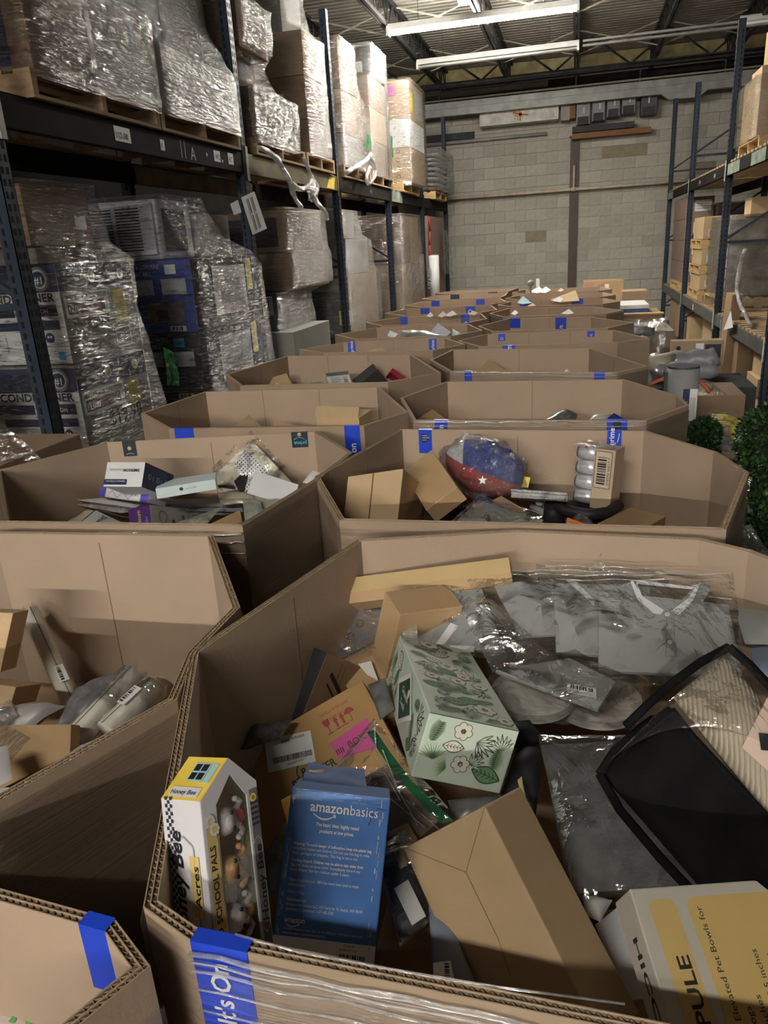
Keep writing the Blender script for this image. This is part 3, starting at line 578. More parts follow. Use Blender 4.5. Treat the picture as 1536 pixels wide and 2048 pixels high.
# ================= goods on the racks =================
GREYC=M('grey_carton',(.27,.255,.235),.7,var=.08,scale=3); BROWNC=M('brown_carton',(.25,.165,.10),.8,var=.08,scale=4); TANC=M('tan_carton',(.37,.265,.165),.8,var=.06,scale=4)
PINKC=M('pink_brown_carton',(.25,.175,.135),.8,var=.06,scale=4); DARKC=M('black_carton',(.022,.022,.026),.55,var=.15); WHC=M('white_carton',(.66,.66,.66),.6,var=.05)
CBLUE=M('royal_blue_carton',(.05,.08,.36),.5,var=.06); LILAC=M('grey_lilac_plastic',(.55,.55,.62),.45,var=.04)
BX={}
def sc(label,x0,x1,y0,y1,z0,z1,m,name='carton',cat='carton',key=None,tapem=None,fm=None):
    bx=abox(x0,x1,y0,y1,z0,z1); t=carton(name,label,cat,bx,m,fm=fm,bevel=.004)
    if tapem:
        pr=bx.pr((0,0,0),'+a','+c',.0012); pr.rect(pr.w*.46,0,pr.w*.54,pr.h,tapem); t.part('tape',pr)
    return t
def wrap(name,label,rings,m=WRAP,wr=.012,ws=5,nu=56,seed=0,cat='stretch wrap'):
    """stretch film lofted through rectangles (z,x0,x1,y0,y1) from bottom to top"""
    g=G(); R=[]; 
    for a,b in zip(rings,rings[1:]):
        n=max(2,int((b[0]-a[0])/.06)) if b[0]>a[0] else 2
        for k in range(n):
            s=k/n; s=s*s*(3-2*s); R.append([a[0]+(b[0]-a[0])*k/n]+[a[i]+(b[i]-a[i])*s for i in range(1,5)])
    R.append(list(rings[-1])); per=nu
    def loop(r):
        z,x0,x1,y0,y1=r; c=.03; out=[]
        L=[(x0+c,y0),(x1-c,y0),(x1,y0+c),(x1,y1-c),(x1-c,y1),(x0+c,y1),(x0,y1-c),(x0,y0+c)]
        seg=[10,2,14,2,8,2,8,2]
        for i,n in enumerate(seg):
            a,b=L[i],L[(i+1)%8]
            for k in range(n): out.append((a[0]+(b[0]-a[0])*k/n,a[1]+(b[1]-a[1])*k/n,z))
        return out
    LP=[loop(r) for r in R]; n=len(LP[0]); V=[]
    cx=sum(p[0] for p in LP[0])/n; cy=sum(p[1] for p in LP[0])/n
    for lp in LP:
        for p in lp:
            q=Vector(p); d=Vector((p[0]-cx,p[1]-cy,0)).normalized()
            V.append(q+d*(wr*(.6+noise.noise(Vector((p[0]*ws+seed,p[1]*ws,p[2]*ws*3))))))
    F=[(j*n+i,j*n+(i+1)%n,(j+1)*n+(i+1)%n,(j+1)*n+i) for j in range(len(LP)-1) for i in range(n)]
    g.add(V,F,m); 
    cap=[V[(len(LP)-1)*n+i] for i in range(n)]; g.add(cap,[tuple(range(n))],m)
    return solo(name,g,label,cat,smooth=True)
# ---- upper left shelf, first pallet: brown carton with blue mark + pale printed carton
t=sc('brown carton with a blue label on its end, first on the 11A pallet',-3.35,-2.44,3.45,3.94,2.545,3.35,BROWNC)
pr=t.bx.pr((0,0,0),'+a','+c',.002); pr.rect(.62,.02,.80,.42,NAVY); pr.rect(.12,.1,.4,.4,TANC); t.part('blue_label',pr)
t=sc('pale grey carton with printed diagram and green scribble on the 11A pallet',-3.35,-2.42,3.95,4.54,2.545,3.02,GREYC)
pr=t.bx.pr((1,0,0),'+b','+c',.002); pr.rect(.1,.28,.13,.43,NAVY); pr.path([(.18,.44),(.18,.25),(.42,.25),(.42,.44),(.18,.44)],.006,NAVY); pr.rect(.35,.26,.42,.40,NAVY); pr.line(.24,.44,.24,.25,.004,NAVY)
GS=M('green_scribble',(.10,.22,.05),.7,var=0)
pr.path([(.50,.44),(.54,.35),(.50,.30),(.56,.27),(.51,.2),(.55,.14)],.010,GS); pr.path([(.50,.36),(.57,.40),(.50,.25),(.57,.33)],.008,GS); t.part('printing',pr)
sc('glossy wrapped carton on top of the pale printed one, cut off by the picture top',-3.3,-2.50,3.6,4.5,3.03,3.5,GREYC)
wrap('stretch_wrap','stretch film around the first upper pallet load, blue-labelled carton inside',[(2.50,-3.4,-2.41,3.43,4.57),(3.0,-3.4,-2.40,3.43,4.57),(3.06,-3.35,-2.46,3.5,4.53),(3.5,-3.35,-2.46,3.55,4.53)],seed=1)
# ---- second pallet
pallet((-2.93,5.15,2.42),'weathered wooden pallet second on the 11A beam, ends broken')
t=sc('large grey-brown carton filling the second upper pallet',-3.35,-2.43,4.60,5.66,2.545,2.90,M('grey_brown_carton',(.19,.17,.15),.8,var=.1))
sc('dark grey carton on the second upper pallet, upper layer left',-3.35,-2.62,4.66,5.10,2.905,3.6,DARKC)
sc('grey carton on the second upper pallet, upper layer right',-3.35,-2.60,5.12,5.62,2.905,3.6,GREYC)
wrap('stretch_wrap','bright glaring stretch film around the second upper pallet load',[(2.50,-3.4,-2.40,4.58,5.70),(2.88,-3.4,-2.40,4.58,5.70),(2.95,-3.4,-2.45,4.60,5.68),(3.2,-3.4,-2.56,4.63,5.66),(3.6,-3.4,-2.56,4.64,5.64)],WRAPD,seed=2)
# ---- third pallet, three staggered tiers
pallet((-2.93,6.60,2.42),'wooden pallet third on the upper left shelf, film rope hanging from its corner')
t=sc('dark carton with a blue mark, bottom tier of the third upper pallet',-3.3,-2.46,6.05,7.04,2.545,2.90,M('umber_carton',(.13,.09,.06),.8,var=.15))
pr=t.bx.pr((0,0,0),'+a','+c',.002); pr.rect(.5,.18,.64,.28,NAVY); t.part('blue_mark',pr)
sc('brown carton in the middle tier of the third upper pallet, set back',-3.3,-2.62,6.08,6.62,2.905,3.15,BROWNC)
sc('brown carton in the upper tier of the third upper pallet, leaning out',-3.3,-2.48,6.02,6.60,3.16,3.52,BROWNC)
sc('pale carton capping the third upper pallet at the picture top',-3.3,-2.66,6.05,6.55,3.53,3.85,GREYC)
wrap('stretch_wrap','crinkled shiny stretch film around the staggered third upper load',[(2.50,-3.35,-2.43,6.02,7.08),(2.9,-3.35,-2.42,6.02,7.07),(2.96,-3.35,-2.52,6.04,6.8),(3.12,-3.35,-2.56,6.05,6.68),(3.2,-3.35,-2.45,6.0,6.64),(3.5,-3.35,-2.44,6.0,6.64),(3.58,-3.35,-2.60,6.03,6.6),(3.85,-3.35,-2.62,6.03,6.58)],WRAP,.02,7,seed=3)
# ---- fourth: tall tan stack
t=Thing('wooden_pallet','low fresh wood board base under the tall tan stack on the upper left shelf','pallet',(-2.9,7.62,2.42))
g=G(); g.box((-3.35,7.2,2.42),(-2.42,8.05,2.44),WOOD); t.part('bottom_board',g)
for k in range(3):
    g=G(); g.box((-3.35,7.2+k*.405,2.44),(-2.42,7.24+k*.405,2.52),WOOD); t.part('stringer',g)
g=G(); g.box((-3.35,7.2,2.52),(-2.42,8.05,2.545),WOOD); t.part('top_board',g)
for k,(z0,z1,l,m) in enumerate([(2.55,2.84,'bottom carton of the tall tan stack beside the third upright',PINKC),(2.845,3.20,'second carton of the tall tan stack, with a small white label',BROWNC),(3.205,3.56,'third carton of the tall tan stack, crinkled film on it',TANC)]):
    t=sc(l,-3.3,-2.44,7.38,7.92,z0,z1,m)
    if k==1: pr=t.bx.pr((0,0,0),'+a','+c',.002); pr.rect(.50,.12,.64,.22,LABEL); q=t.bx.pr((0,0,0),'+a','+c',.003); q.bars(.52,.14,.10,.05,BLK,12); t.part('label',pr); t.part('barcode',q)
sc('pale carton on top of the tall tan stack, narrower than those below',-3.25,-2.62,7.4,7.95,3.565,3.95,GREYC)
wrap('stretch_wrap','stretch film with draped folds around the tall tan stack',[(2.53,-3.35,-2.41,7.34,7.96),(3.55,-3.35,-2.41,7.34,7.96),(3.62,-3.3,-2.55,7.38,7.97),(3.95,-3.3,-2.59,7.38,7.97)],WRAPD,seed=4)
# ---- fifth and sixth: stepped loads
pallet((-2.93,9.0,2.42),'dark wooden pallet under the stepped wrapped load past the third upright')
for k,(y1,z0,z1,l,m) in enumerate([(9.45,2.55,2.86,'bottom carton of the stepped load, behind the knotted film',GREYC),(9.38,2.865,3.28,'brown carton second in the stepped load',BROWNC),(9.10,3.285,3.75,'narrow tall carton at the top of the stepped load, glaring white side',BROWNC)]):
    t=sc(l,-3.3,-2.45,8.56,y1,z0,z1,m)
    if k==1: pr=t.bx.pr((0,0,0),'+a','+c',.002); pr.rect(.55,.28,.78,.38,GREY); t.part('label',pr)
wrap('stretch_wrap','stretch film sloping over the stepped load past the third upright',[(2.52,-3.35,-2.42,8.50,9.52),(2.86,-3.35,-2.42,8.50,9.50),(3.2,-3.35,-2.42,8.50,9.42),(3.4,-3.35,-2.42,8.52,9.15),(3.76,-3.35,-2.42,8.52,9.12)],WRAP,seed=5)
pallet((-2.93,10.2,2.42),'dark wooden pallet under the pair of tall tan columns on the upper left shelf')
for k,(z0,z1,l) in enumerate([(2.55,2.92,'bottom tan carton of the tall column under the dark printed box'),(2.925,3.28,'second tan carton of the tall column under the dark printed box'),(3.285,3.62,'third tan carton of the tall column under the dark printed box')]):
    sc(l,-3.3,-2.45,9.76,10.62,z0,z1,[PINKC,TANC,BROWNC][k])
t=sc('dark blue-black topped air conditioner box lying on the tall column',-3.35,-2.42,9.85,10.55,3.65,3.93,WHC)
pr=t.bx.pr((0,0,0),'+a','+c',.003); pr.rect(0,.0,pr.w,.28,DARKC); pr.up(); pr.rect(.3,.02,.82,.13,LGREY); pr.rect(.02,.02,.2,.15,LGREY); pr.disc(.52,.21,.03,WHT); pr.up(); pr.text('GE',.495,.195,.035,NAVY); pr.text('good things, for life',.16,.2,.025,LGREY); pr.text('APPLIANCES',.60,.2,.025,LGREY); t.part('printing',pr)
wrap('stretch_wrap','long smooth stretch film over the tall column with a green tape spot',[(2.52,-3.35,-2.42,9.70,10.68),(3.6,-3.35,-2.42,9.70,10.66),(3.96,-3.38,-2.40,9.80,10.60)],WRAPD,seed=6)
GT=M('green_tape',(.02,.16,.05),.4,var=.2,scale=30)
g=G(); sheet([(-2.40,9.28,2.78),(-2.40,9.48,2.80),(-2.40,9.50,2.92),(-2.40,9.36,2.95)],GT,.01,g=g); solo('green_tape',g,'crumpled green tape scrap on the stepped wrapped load','tape')
g=G(); sheet([(-2.39,10.55,2.80),(-2.39,10.66,2.80),(-2.39,10.66,3.05),(-2.39,10.55,3.05)],GT,.006,g=g); solo('green_tape',g,'upright green tape strip on the tall column film','tape')
# film tail gathered in a knot (white)
def rope(pts,r,label,m=ROPE,seed=0,n=40,name='film_rope'):
    pts=[Vector(p) for p in pts]; out=[];rs=[]
    for i in range(n+1):
        s=i/n*(len(pts)-1); k=min(int(s),len(pts)-2); f=s-k
        p0=pts[max(k-1,0)];p1=pts[k];p2=pts[k+1];p3=pts[min(k+2,len(pts)-1)]
        q=.5*((2*p1)+(p2-p0)*f+(2*p0-5*p1+4*p2-p3)*f*f+(3*p1-p0-3*p2+p3)*f**3)
        out.append(q+Vector((noise.noise(q*9+Vector((seed,0,0))),noise.noise(q*9+Vector((0,seed,5))),0))*.012); rs.append(r*(1+.5*noise.noise(q*14)))
    g=G(); g.tube(out,rs,m,10); 
    for k in range(3): g.tube([p+Vector((.6*r*math.cos(k*2+i*.35),.6*r*math.sin(k*2+i*.35),0)) for i,p in enumerate(out)],r*.45,m,5)
    return solo(name,g,label,'film rope',smooth=True)
rope([PX(x,y,-2.33) for x,y in ((692,345),(715,333),(735,318),(742,308))],.026,'white gathered film tail fanning up the stepped load',seed=1)
rope([PX(x,y,-2.32) for x,y in ((738,312),(748,330),(750,350),(738,368),(733,355),(740,335))],.02,'loose curled film end hanging below the green tape scrap',seed=2)
rope([PX(x,y,-2.36) for x,y in ((520,295),(548,312),(570,345),(583,372),(590,395),(602,415))],.022,'thick twisted film rope curving down from the third upper pallet',seed=3)
rope([PX(x,y,-2.34) for x,y in ((608,315),(618,345),(634,375),(628,395),(650,425),(655,440))],.019,'second twisted film rope ending in a crumple on the black-faced carton',seed=4)
rope([PX(x,y,-2.34) for x,y in ((583,365),(600,378),(615,372),(622,360),(634,372))],.02,'short looped film strand joining the two film ropes',seed=5)
g=G(); c=PX(625,378,-2.33); sheet([c+Vector((0,-.13,-.1)),c+Vector((0,.13,-.12)),c+Vector((0,.14,.10)),c+Vector((0,-.08,.08))],ROPE,.04,12,g=g); solo('film_scrap',g,'crumpled film scrap caught between the two film ropes','film scrap',smooth=True)
# ---- pink-label stack and white bales near the end wall
for k,(z0,z1,l,m) in enumerate([(2.545,3.0,'bottom kraft carton with black care symbols, in the pink-labelled stack',TANC),(3.005,3.36,'middle white carton with barcode, in the pink-labelled stack',WHC),(3.365,3.84,'top kraft carton with a pink label, near the end wall on the upper shelf',TANC)]):
    t=sc(l,-3.0,-2.32,11.45,12.55,z0,z1,m); pr=t.bx.pr((0,0,0),'+a','+c',.003)
    if k==2: pr.rect(.12,.30,.50,.42,M('pink_label',(.42,.10,.36),.6,var=.05)); pr.up(); pr.text('LG Sound',.16,.33,.06,LGREY); q=t.bx.pr((1,0,0),'+b','+c',.003); q.rect(.1,.1,.3,.35,ENERGY); q.rect(.45,.05,.95,.42,GREY); t.part('side_print',q)
    elif k==1: pr.bars(.1,.12,.12,.2,BLK,12,True); pr.text('^',.45,.2,.1,GREY)
    else: pr.text('LG',.14,.16,.12,BLK,rot=math.pi/2,bold=True); [pr.ring(.5,.08+.11*i,.03,.008,BLK,12) for i in range(4)]
    t.part('printing',pr)
wrap('stretch_wrap','clear stretch film around the pink-labelled stack',[(2.5,-3.05,-2.29,11.42,12.6),(3.86,-3.05,-2.29,11.42,12.6)],WRAP,seed=7)
paln2=dup(paln.o,(-2.85,14.2,2.42),'fresh yellow pallet under the white bundles, next to the block wall')
k=0
for z in (2.60,2.67,2.76,2.83,2.92,2.99,3.06,3.13):
    g=pillow([(-3.2,13.7,z),(-2.35+.02*(k%3),13.7,z),(-2.33+.02*(k%2),15.1,z),(-3.2,15.1,z)],.068,M('bundle_white',(.86,.86,.84),.5,var=.04),.012,6,8,8,.25,k); solo('white_bundle',g,'flat white wrapped bundle by the block wall, %s in its pile of eight'%['lowest','second from bottom','third from bottom','fourth from bottom','fourth from top','third from top','second from top','topmost'][k],'bundle','white bundles piled by the block wall',smooth=True); k+=1
wrap('stretch_wrap','loose film around the pile of white bundles',[(2.55,-3.25,-2.28,13.6,15.2),(3.2,-3.25,-2.27,13.6,15.15)],WRAP,.03,seed=8)
# ================= lower left bays =================
def ac_box(label,y0,z0,k):
    t=sc(label,-3.62,-2.46,y0,y0+.68,z0,z0+.475,WHC)
    h=.475; pr=t.bx.pr((0,0,0),'+a','+c',.002); w=pr.w
    pr.rect(0,h-.125,w,h,NAVY); pr.rect(w-.19,.235,w-.03,.29,NAVY); pr.rect(w-.17,.17,w-.03,.215,NAVY)
    for i in range(3): pr.rect(.08+.3*i,.17,.30+.3*i,.21,NAVY)
    pr.rect(.08,.235,.88,.285,NAVY); pr.rect(w-.07,.02,w-.03,.06,CYAN)
    for i in range(3): pr.path([(.14+.3*i,.06),(.2+.3*i,.06),(.2+.3*i,.15),(.14+.3*i,.15),(.14+.3*i,.06)],.004,GREY)
    for i in range(7): pr.line(w-.17,.05+.012*i,w-.06,.05+.012*i,.002,GREY)
    pr.up(2); pr.disc(w-.10,h-.062,.048,LGREY); pr.ring(w-.10,h-.062,.056,.003,LGREY); pr.disc(w-.10,.13,.026,NAVY)
    pr.text('SMART ROOM AIR CONDITIONER',w-.03,.305,.058,BLK,al='r',bold=True,width=w*.86)
    pr.text('FOR COOLING THE ROOM',.1,.247,.03,WHT,bold=True); pr.text('ROOM',w-.17,.25,.03,WHT,bold=True); pr.text('US APPLIANCES',.3,h-.08,.025,LGREY)
    pr.up(); pr.disc(w-.10,h-.062,.036,WHT if 0 else NAVY); pr.up(); pr.text('#1',w-.128,h-.085,.05,WHT,bold=True)
    pr.disc(w-.108,.135,.006,WHT); pr.disc(w-.092,.135,.006,WHT)
    t.part('end_print',pr)
    q=t.bx.pr((1,0,0),'+b','+c',.002)
    q.rect(0,h-.125,.66,h,NAVY); q.rect(0,0,.66,h-.125,GREYC); q.up(); q.rect(.02,.22,.40,.34,WHT); q.up(); q.rect(.04,.235,.36,.295,MAUVE); q.rect(.06,.165,.38,.215,M('olive_bar',(.10,.095,.07),.6,var=0))
    q.rect(.44,.16,.56,.335,ENERGY); 
    for i in range(9): q.line(.08,.05+.011*i,.36,.05+.011*i,.0025,GREY)
    q.path([(.42,.03),(.56,.03),(.56,.13),(.42,.13),(.42,.03)],.004,WHT); q.disc(.28,h-.062,.032,WHT); q.disc(.55,h-.062,.03,WHT)
    q.up(); q.text('SMART ROOM AIR CONDITIONER',.03,.305,.034,BLK,width=.36,bold=True); q.text('12,000' if k<1 else '12,000',.05,.245,.045,WHT,bold=True); q.text('GE',.263,h-.078,.03,NAVY,bold=True); q.text('good things, for life',.08,h-.075,.02,LGREY); q.text('APPLIANCES',.33,h-.075,.02,LGREY); q.text('#1',.535,h-.075,.03,NAVY,bold=True)
    if k>=1: q.text('$19.98',.22,.12,.12,BLK,bold=True)
    t.part('side_print',q); return t
pallet((-3.0,3.75,.02),'wooden pallet on the floor under the smart room air conditioner boxes')
for k,(z,l) in enumerate(((1.215,'white and navy smart room air conditioner box, top of the stack behind the nearest upright'),(.72,'white and navy smart room air conditioner box, second from top behind the nearest upright'),(.235,'white and navy smart room air conditioner box, lowest of the stack behind the nearest upright'))):
    ac_box(l,3.35,z,k)
t=sc('brown carton with a small white label on top of the air conditioner boxes',-3.1,-2.68,3.50,4.05,1.79,2.08,BROWNC)
pr=t.bx.pr((1,0,0),'+b','+c',.002); pr.rect(.40,.08,.50,.15,LABEL); t.part('label',pr)
sc('dark wide carton under torn paper, left of the labelled brown carton',-3.75,-3.12,3.45,4.05,1.78,2.09,M('slate_carton',(.10,.10,.12),.7,var=.2))
sc('flat grey carton layer between the air conditioner boxes and the brown carton',-3.6,-2.6,3.42,4.0,1.70,1.775,M('taupe_carton',(.14,.125,.11),.7,var=.15))
g=G(); sheet([(-3.45,3.44,1.82),(-3.1,3.44,1.80),(-3.2,3.44,1.99),(-3.35,3.44,2.03)],LABEL,.01,g=g); solo('torn_paper',g,'torn white paper under film on the wide dark carton','paper')
wrap('stretch_wrap','draped stretch film around the smart room air conditioner stack',[(.12,-3.68,-2.38,3.31,4.20),(.72,-3.68,-2.40,3.31,4.14),(.85,-3.68,-2.42,3.31,4.12),(1.2,-3.68,-2.43,3.31,4.08),(1.45,-3.68,-2.43,3.31,4.00),(1.70,-3.66,-2.43,3.32,4.04),(1.80,-3.66,-2.60,3.38,4.10),(2.10,-3.78,-2.64,3.42,4.09)],WRAP,.012,5,seed=9)
g=G(); sheet([(-2.36,4.05,.98),(-2.36,4.19,.95),(-2.36,4.24,1.12),(-2.36,4.08,1.2)],GT,.015,g=g); solo('green_tape',g,'ragged green tape patch on the air conditioner stack film','tape')
sc('brown carton edge at the far left below the first upright',-3.6,-2.7,2.35,2.95,.8,1.25,BROWNC)
# second lower stack: window unit with grille on blue and black boxes
pallet((-3.0,5.25,.02),'wooden pallet on the floor under the blue and black cooler boxes')
for (z0,z1,y0,m,l,k) in ((.30,.755,4.72,DARKC,'black air conditioner box, lowest seen under the blue one',1),(.76,1.21,4.72,DARKC,'black air conditioner box with white printed panels, directly under the blue one',1),(1.215,1.685,4.74,CBLUE,'royal blue air conditioner box with photo panels below the bare grille unit',0)):
    t=sc(l,-3.45,-2.46,y0,5.75,z0,z1,m,fm={4:DARKC} ); h=z1-z0; pr=t.bx.pr((0,0,0),'+a','+c',.002); w=pr.w
    for i in range(3): pr.rect(.28+.24*i,h-.22,.46+.24*i,h-.12,LGREY)
    if k==0: pr.rect(.62,.07,.90,.20,M('photo_tone',(.30,.22,.18),.5,col2=(.12,.09,.08),scale=20)); pr.rect(.3,.08,.55,.20,LGREY)
    else:
        for i in range(6): pr.line(.62,.18-.025*i,.86,.18-.025*i,.003,GREY)
    pr.rect(.78,.01,.90,.045,LABEL); pr.rect(.8,h-.09,.88,h-.03,CYAN if k else LABEL)
    pr.up(2); pr.rect(.70,.08,.78,.15,DARKC) if k==0 else None
    pr.text('REDUCES THE NOISE & LOWERS',.76,h-.05,.036,LGREY,al='r',bold=True); pr.text('ELECTRIC BILL',.70,h-.095,.036,LGREY,al='r',bold=True); pr.bars(.8,.015,.08,.025,BLK,10)
    t.part('end_print',pr)
    q=t.bx.pr((1,0,0),'+b','+c',.002); q.rect(.08,h-.2,.28,h-.04,NAVY); q.rect(.3,.08,.85,h-.06,LGREY if k==0 else GREY); q.rect(.88,h-.25,.98,h-.02,ENERGY); q.up(); q.rect(.4,.15,.75,h-.15,GREY); q.text('Midea',.1,h-.13,.06,LGREY); t.part('side_print',q)
# the grille unit
ux0,ux1,uy0,uy1,uz0,uz1=-3.22,-2.62,4.66,5.15,1.69,2.06
t=Thing('window_air_conditioner','bare grey-white window air conditioner with slatted grille on the blue box','air conditioner',(-2.92,4.9,1.69))
g=G(); g.box((ux0,uy0+.03,uz0),(ux1,uy1,uz1),LILAC); t.part('housing',g,bevel=.02)
g=G(); g.box((ux0+.02,uy0,uz0+.03),(ux1-.02,uy0+.035,uz1-.02),LILAC); t.part('front_panel',g,bevel=.012)
for c in range(2):
    for r_ in range(15):
        g=G(); x=ux0+.12+c*.20; z=uz0+.06+r_*.018; g.box((x,uy0-.003,z),(x+.17,uy0+.006,z+.007),SLOT); t.part('louvre_slot',g)
g=G(); g.box((ux1-.001,uy0+.09,uz0+.05),(ux1+.004,uy1-.1,uz1-.06),DARKC); t.part('side_vent',g)
for x in (.12,.42):
    g=G(); g.box((ux0+x,uy0-.004,uz1-.05),(ux0+x+.015,uy0+.003,uz1-.03),GREY); t.part('clip',g)
sc('grey carton behind the bare window unit, under glaring film',-3.3,-2.6,5.2,5.72,1.69,1.98,GREYC)
wrap('stretch_wrap','heavily streaked stretch film around the blue and black boxes',[(.25,-3.5,-2.40,4.70,5.92),(1.0,-3.5,-2.41,4.70,5.90),(1.62,-3.5,-2.42,4.70,5.86),(1.72,-3.5,-2.45,4.68,5.75),(1.82,-3.4,-2.52,4.64,5.42),(2.08,-3.3,-2.57,4.63,5.26)],WRAP,.016,7,seed=10)
# notice sheets at second upright
for i,(q,l) in enumerate((([(482,395),(508,383),(533,457),(505,470)],'grey card with four black slots hanging at the second left upright'),([(460,408),(475,400),(482,425),(468,430)],'small white card edge left of the second upright'))):
    c=[PX(x,y,-2.443) for x,y in q]; g=slab(c,.004,LGREY); t=Thing('slotted_card' if i==0 else 'white_card',l,'card',c[2]); t.part('card',g)
    if i==0:
        X=(c[1]-c[0]); Y=(c[3]-c[0]); pr=Print(c[3]+Vector((.006,0,0)),X,-Y,.003); Lx,Ly=X.length,Y.length
        for a in (.32,.62):
            for b in (.08,.52): pr.rect(Lx*a,Ly*b,Lx*(a+.07),Ly*(b+.40),BLK)
        t.part('slots',pr)
# third lower stack
pallet((-3.0,6.95,.02),'wooden pallet on the floor under the stack with the black-faced carton')
t=sc('black-faced carton with brown edges, top of the third lower stack',-3.35,-2.47,6.55,7.6,1.70,2.04,BROWNC); pr=t.bx.pr((0,0,0),'+a','+c',.002); pr.rect(.1,.04,.82,.28,DARKC); t.part('black_print',pr)
sc('brown carton under the black-faced one in the third lower stack',-3.4,-2.45,6.6,7.66,1.37,1.695,BROWNC)
t=sc('black carton with white barcode label and orange sticker, third lower stack',-3.4,-2.5,6.3,7.1,1.02,1.365,DARKC); pr=t.bx.pr((0,0,0),'+a','+c',.002); pr.rect(.68,.16,.86,.32,LABEL); pr.rect(.62,.08,.74,.18,M('orange_sticker',(.6,.12,.03),.5,var=0)); pr.up(); pr.bars(.75,.2,.08,.09,BLK,10); t.part('labels',pr)
t=sc('black carton with red lettering, below the barcoded one',-3.4,-2.5,6.25,7.05,.70,1.015,DARKC); pr=t.bx.pr((0,0,0),'+a','+c',.002); pr.text('Panasonic',.6,.2,.05,LGREY); pr.text('DTLS',.66,.04,.06,M('dull_red',(.25,.04,.03),.6,var=0),bold=True); t.part('lettering',pr)
sc('black carton at the bottom of the third lower stack',-3.4,-2.5,6.25,7.05,.15,.695,DARKC)
wrap('stretch_wrap','loose stretch film over the black-faced carton stack',[(.2,-3.45,-2.44,6.2,7.3),(1.0,-3.45,-2.46,6.2,7.2),(1.33,-3.45,-2.47,6.3,7.15),(1.40,-3.45,-2.42,6.5,7.72),(1.68,-3.45,-2.42,6.52,7.72),(1.74,-3.45,-2.44,6.5,7.68),(2.06,-3.4,-2.44,6.5,7.65)],WRAPD,.015,5,seed=11)
t=sc('small film-covered carton low in front of the black cartons',-2.62,-2.32,6.15,7.15,.62,1.05,GREYC); 
# fourth lower stack, stepped
pallet((-3.0,9.1,.02),'wooden pallet on the floor under the stepped load with the yellow sticker')
for y0,y1,z0,z1,l,m in ((8.32,8.80,1.80,2.07,'narrow wrapped carton, top step of the fourth lower stack',GREYC),(8.42,9.35,1.42,1.795,'wrapped carton, middle step of the fourth lower stack',GREYC),(8.5,9.70,.75,1.415,'tall grey carton with a yellow-green sticker, fourth lower stack',TANC),(8.5,9.7,.15,.745,'dark bottom carton of the fourth lower stack',DARKC)):
    t=sc(l,-3.1,-2.47,y0,y1,z0,z1,m)
    if z0==.75: pr=t.bx.pr((0,0,0),'+a','+c',.003); pr.rect(0,0,.6,.66,DARKC); pr.up(); pr.rect(.47,.12,.60,.28,M('lime_sticker',(.55,.60,.05),.5,var=0)); pr.rect(.0,.50,.5,.64,M('green_print',(.08,.16,.03),.6)); t.part('end_print',pr)
wrap('stretch_wrap','translucent film draped down the stepped fourth lower stack',[(.2,-3.15,-2.43,8.35,9.78),(1.40,-3.15,-2.43,8.35,9.76),(1.48,-3.15,-2.43,8.35,9.5),(1.78,-3.15,-2.43,8.35,9.4),(1.84,-3.15,-2.43,8.28,9.0),(2.09,-3.1,-2.43,8.28,8.84)],WRAPD,.015,5,seed=12)
t=sc('white appliance with a dark top panel, in the shade behind the third upright',-3.6,-3.0,7.4,8.0,.75,1.35,WHC,name='white_appliance',cat='appliance'); pr=t.bx.pr((0,0,0),'+a','+c',.003); pr.rect(.04,.42,.56,.56,DARKC); t.part('control_panel',pr)
# fifth lower stack beyond fourth upright
pallet((-3.0,11.8,.02),'wooden pallet on the floor in the fourth bay of the left rack')
for i,(z0,z1) in enumerate(((1.45,2.10),(.8,1.445),(.15,.795))):
    for j,(y0,y1) in enumerate(((11.1,11.75),(11.76,12.4))):
        sc('tan carton past the fourth left upright, %s tier, %s column'%(['top','middle','bottom'][i],['nearer','farther'][j]),-3.3,-2.44,y0,y1,z0,z1,TANC if (i+j)%2 else PINKC)
t=sc('long brown carton lying at the top of the fourth bay, white label on its end',-4.2,-3.35,10.9,11.7,1.75,2.12,BROWNC); pr=t.bx.pr((0,0,0),'+a','+c',.003); pr.rect(.1,.2,.28,.28,LABEL); t.part('label',pr)
for i in range(4): sc('grey-white carton in the shade left of the wrapped tan load, %s'%['lowest','second from the floor','third from the floor','topmost'][i],-4.1,-3.4,10.9,11.6,.15+.36*i,.50+.36*i,GREYC)
wrap('stretch_wrap','silvery film around the tall tan load past the fourth upright',[(.15,-3.35,-2.40,11.04,12.46),(2.13,-3.35,-2.40,11.04,12.46)],WRAP,.02,6,seed=13)
# last bay: tall panels, white roll, red straps
t=sc('tall flat brown panel carton in the last left bay',-3.2,-2.45,13.3,14.9,.6,2.15,PINKC)
g=G(); 
for k in range(5): g.tube([(-2.40,13.15+.04*math.sin(k*1.9),2.12-.22*k),(-2.40,13.2+.04*math.sin(k*1.9+1.9),2.12-.22*(k+1))],.016,M('red_strap',(.4,.03,.03),.5,var=0),6)
solo('red_strap',g,'red strap dangling down beside the tall brown panel','strap',smooth=True)
t=Thing('white_roll','white wrapped roll with dark lettering standing before the tall brown panel','roll',(-2.33,13.1,.75)); g=G(); g.tube([(-2.33,13.1,.75),(-2.33,13.1,1.52)],.085,WHC,16); t.part('roll',g,True); g=G(); g.tube([(-2.33,13.1,1.52),(-2.33,13.1,1.53)],.06,GREY,16); t.part('end_cap',g)
pr=Print((-2.36,13.01,.9),(0,0,1),(-1,0,0),.004); pr.text('UTATED',.1,0,.09,GREY,bold=True); t.part('lettering',pr)
sc('brown board leaning left of the white roll',-2.60,-2.46,12.75,12.9,.748,1.55,BROWNC,name='board',cat='board')
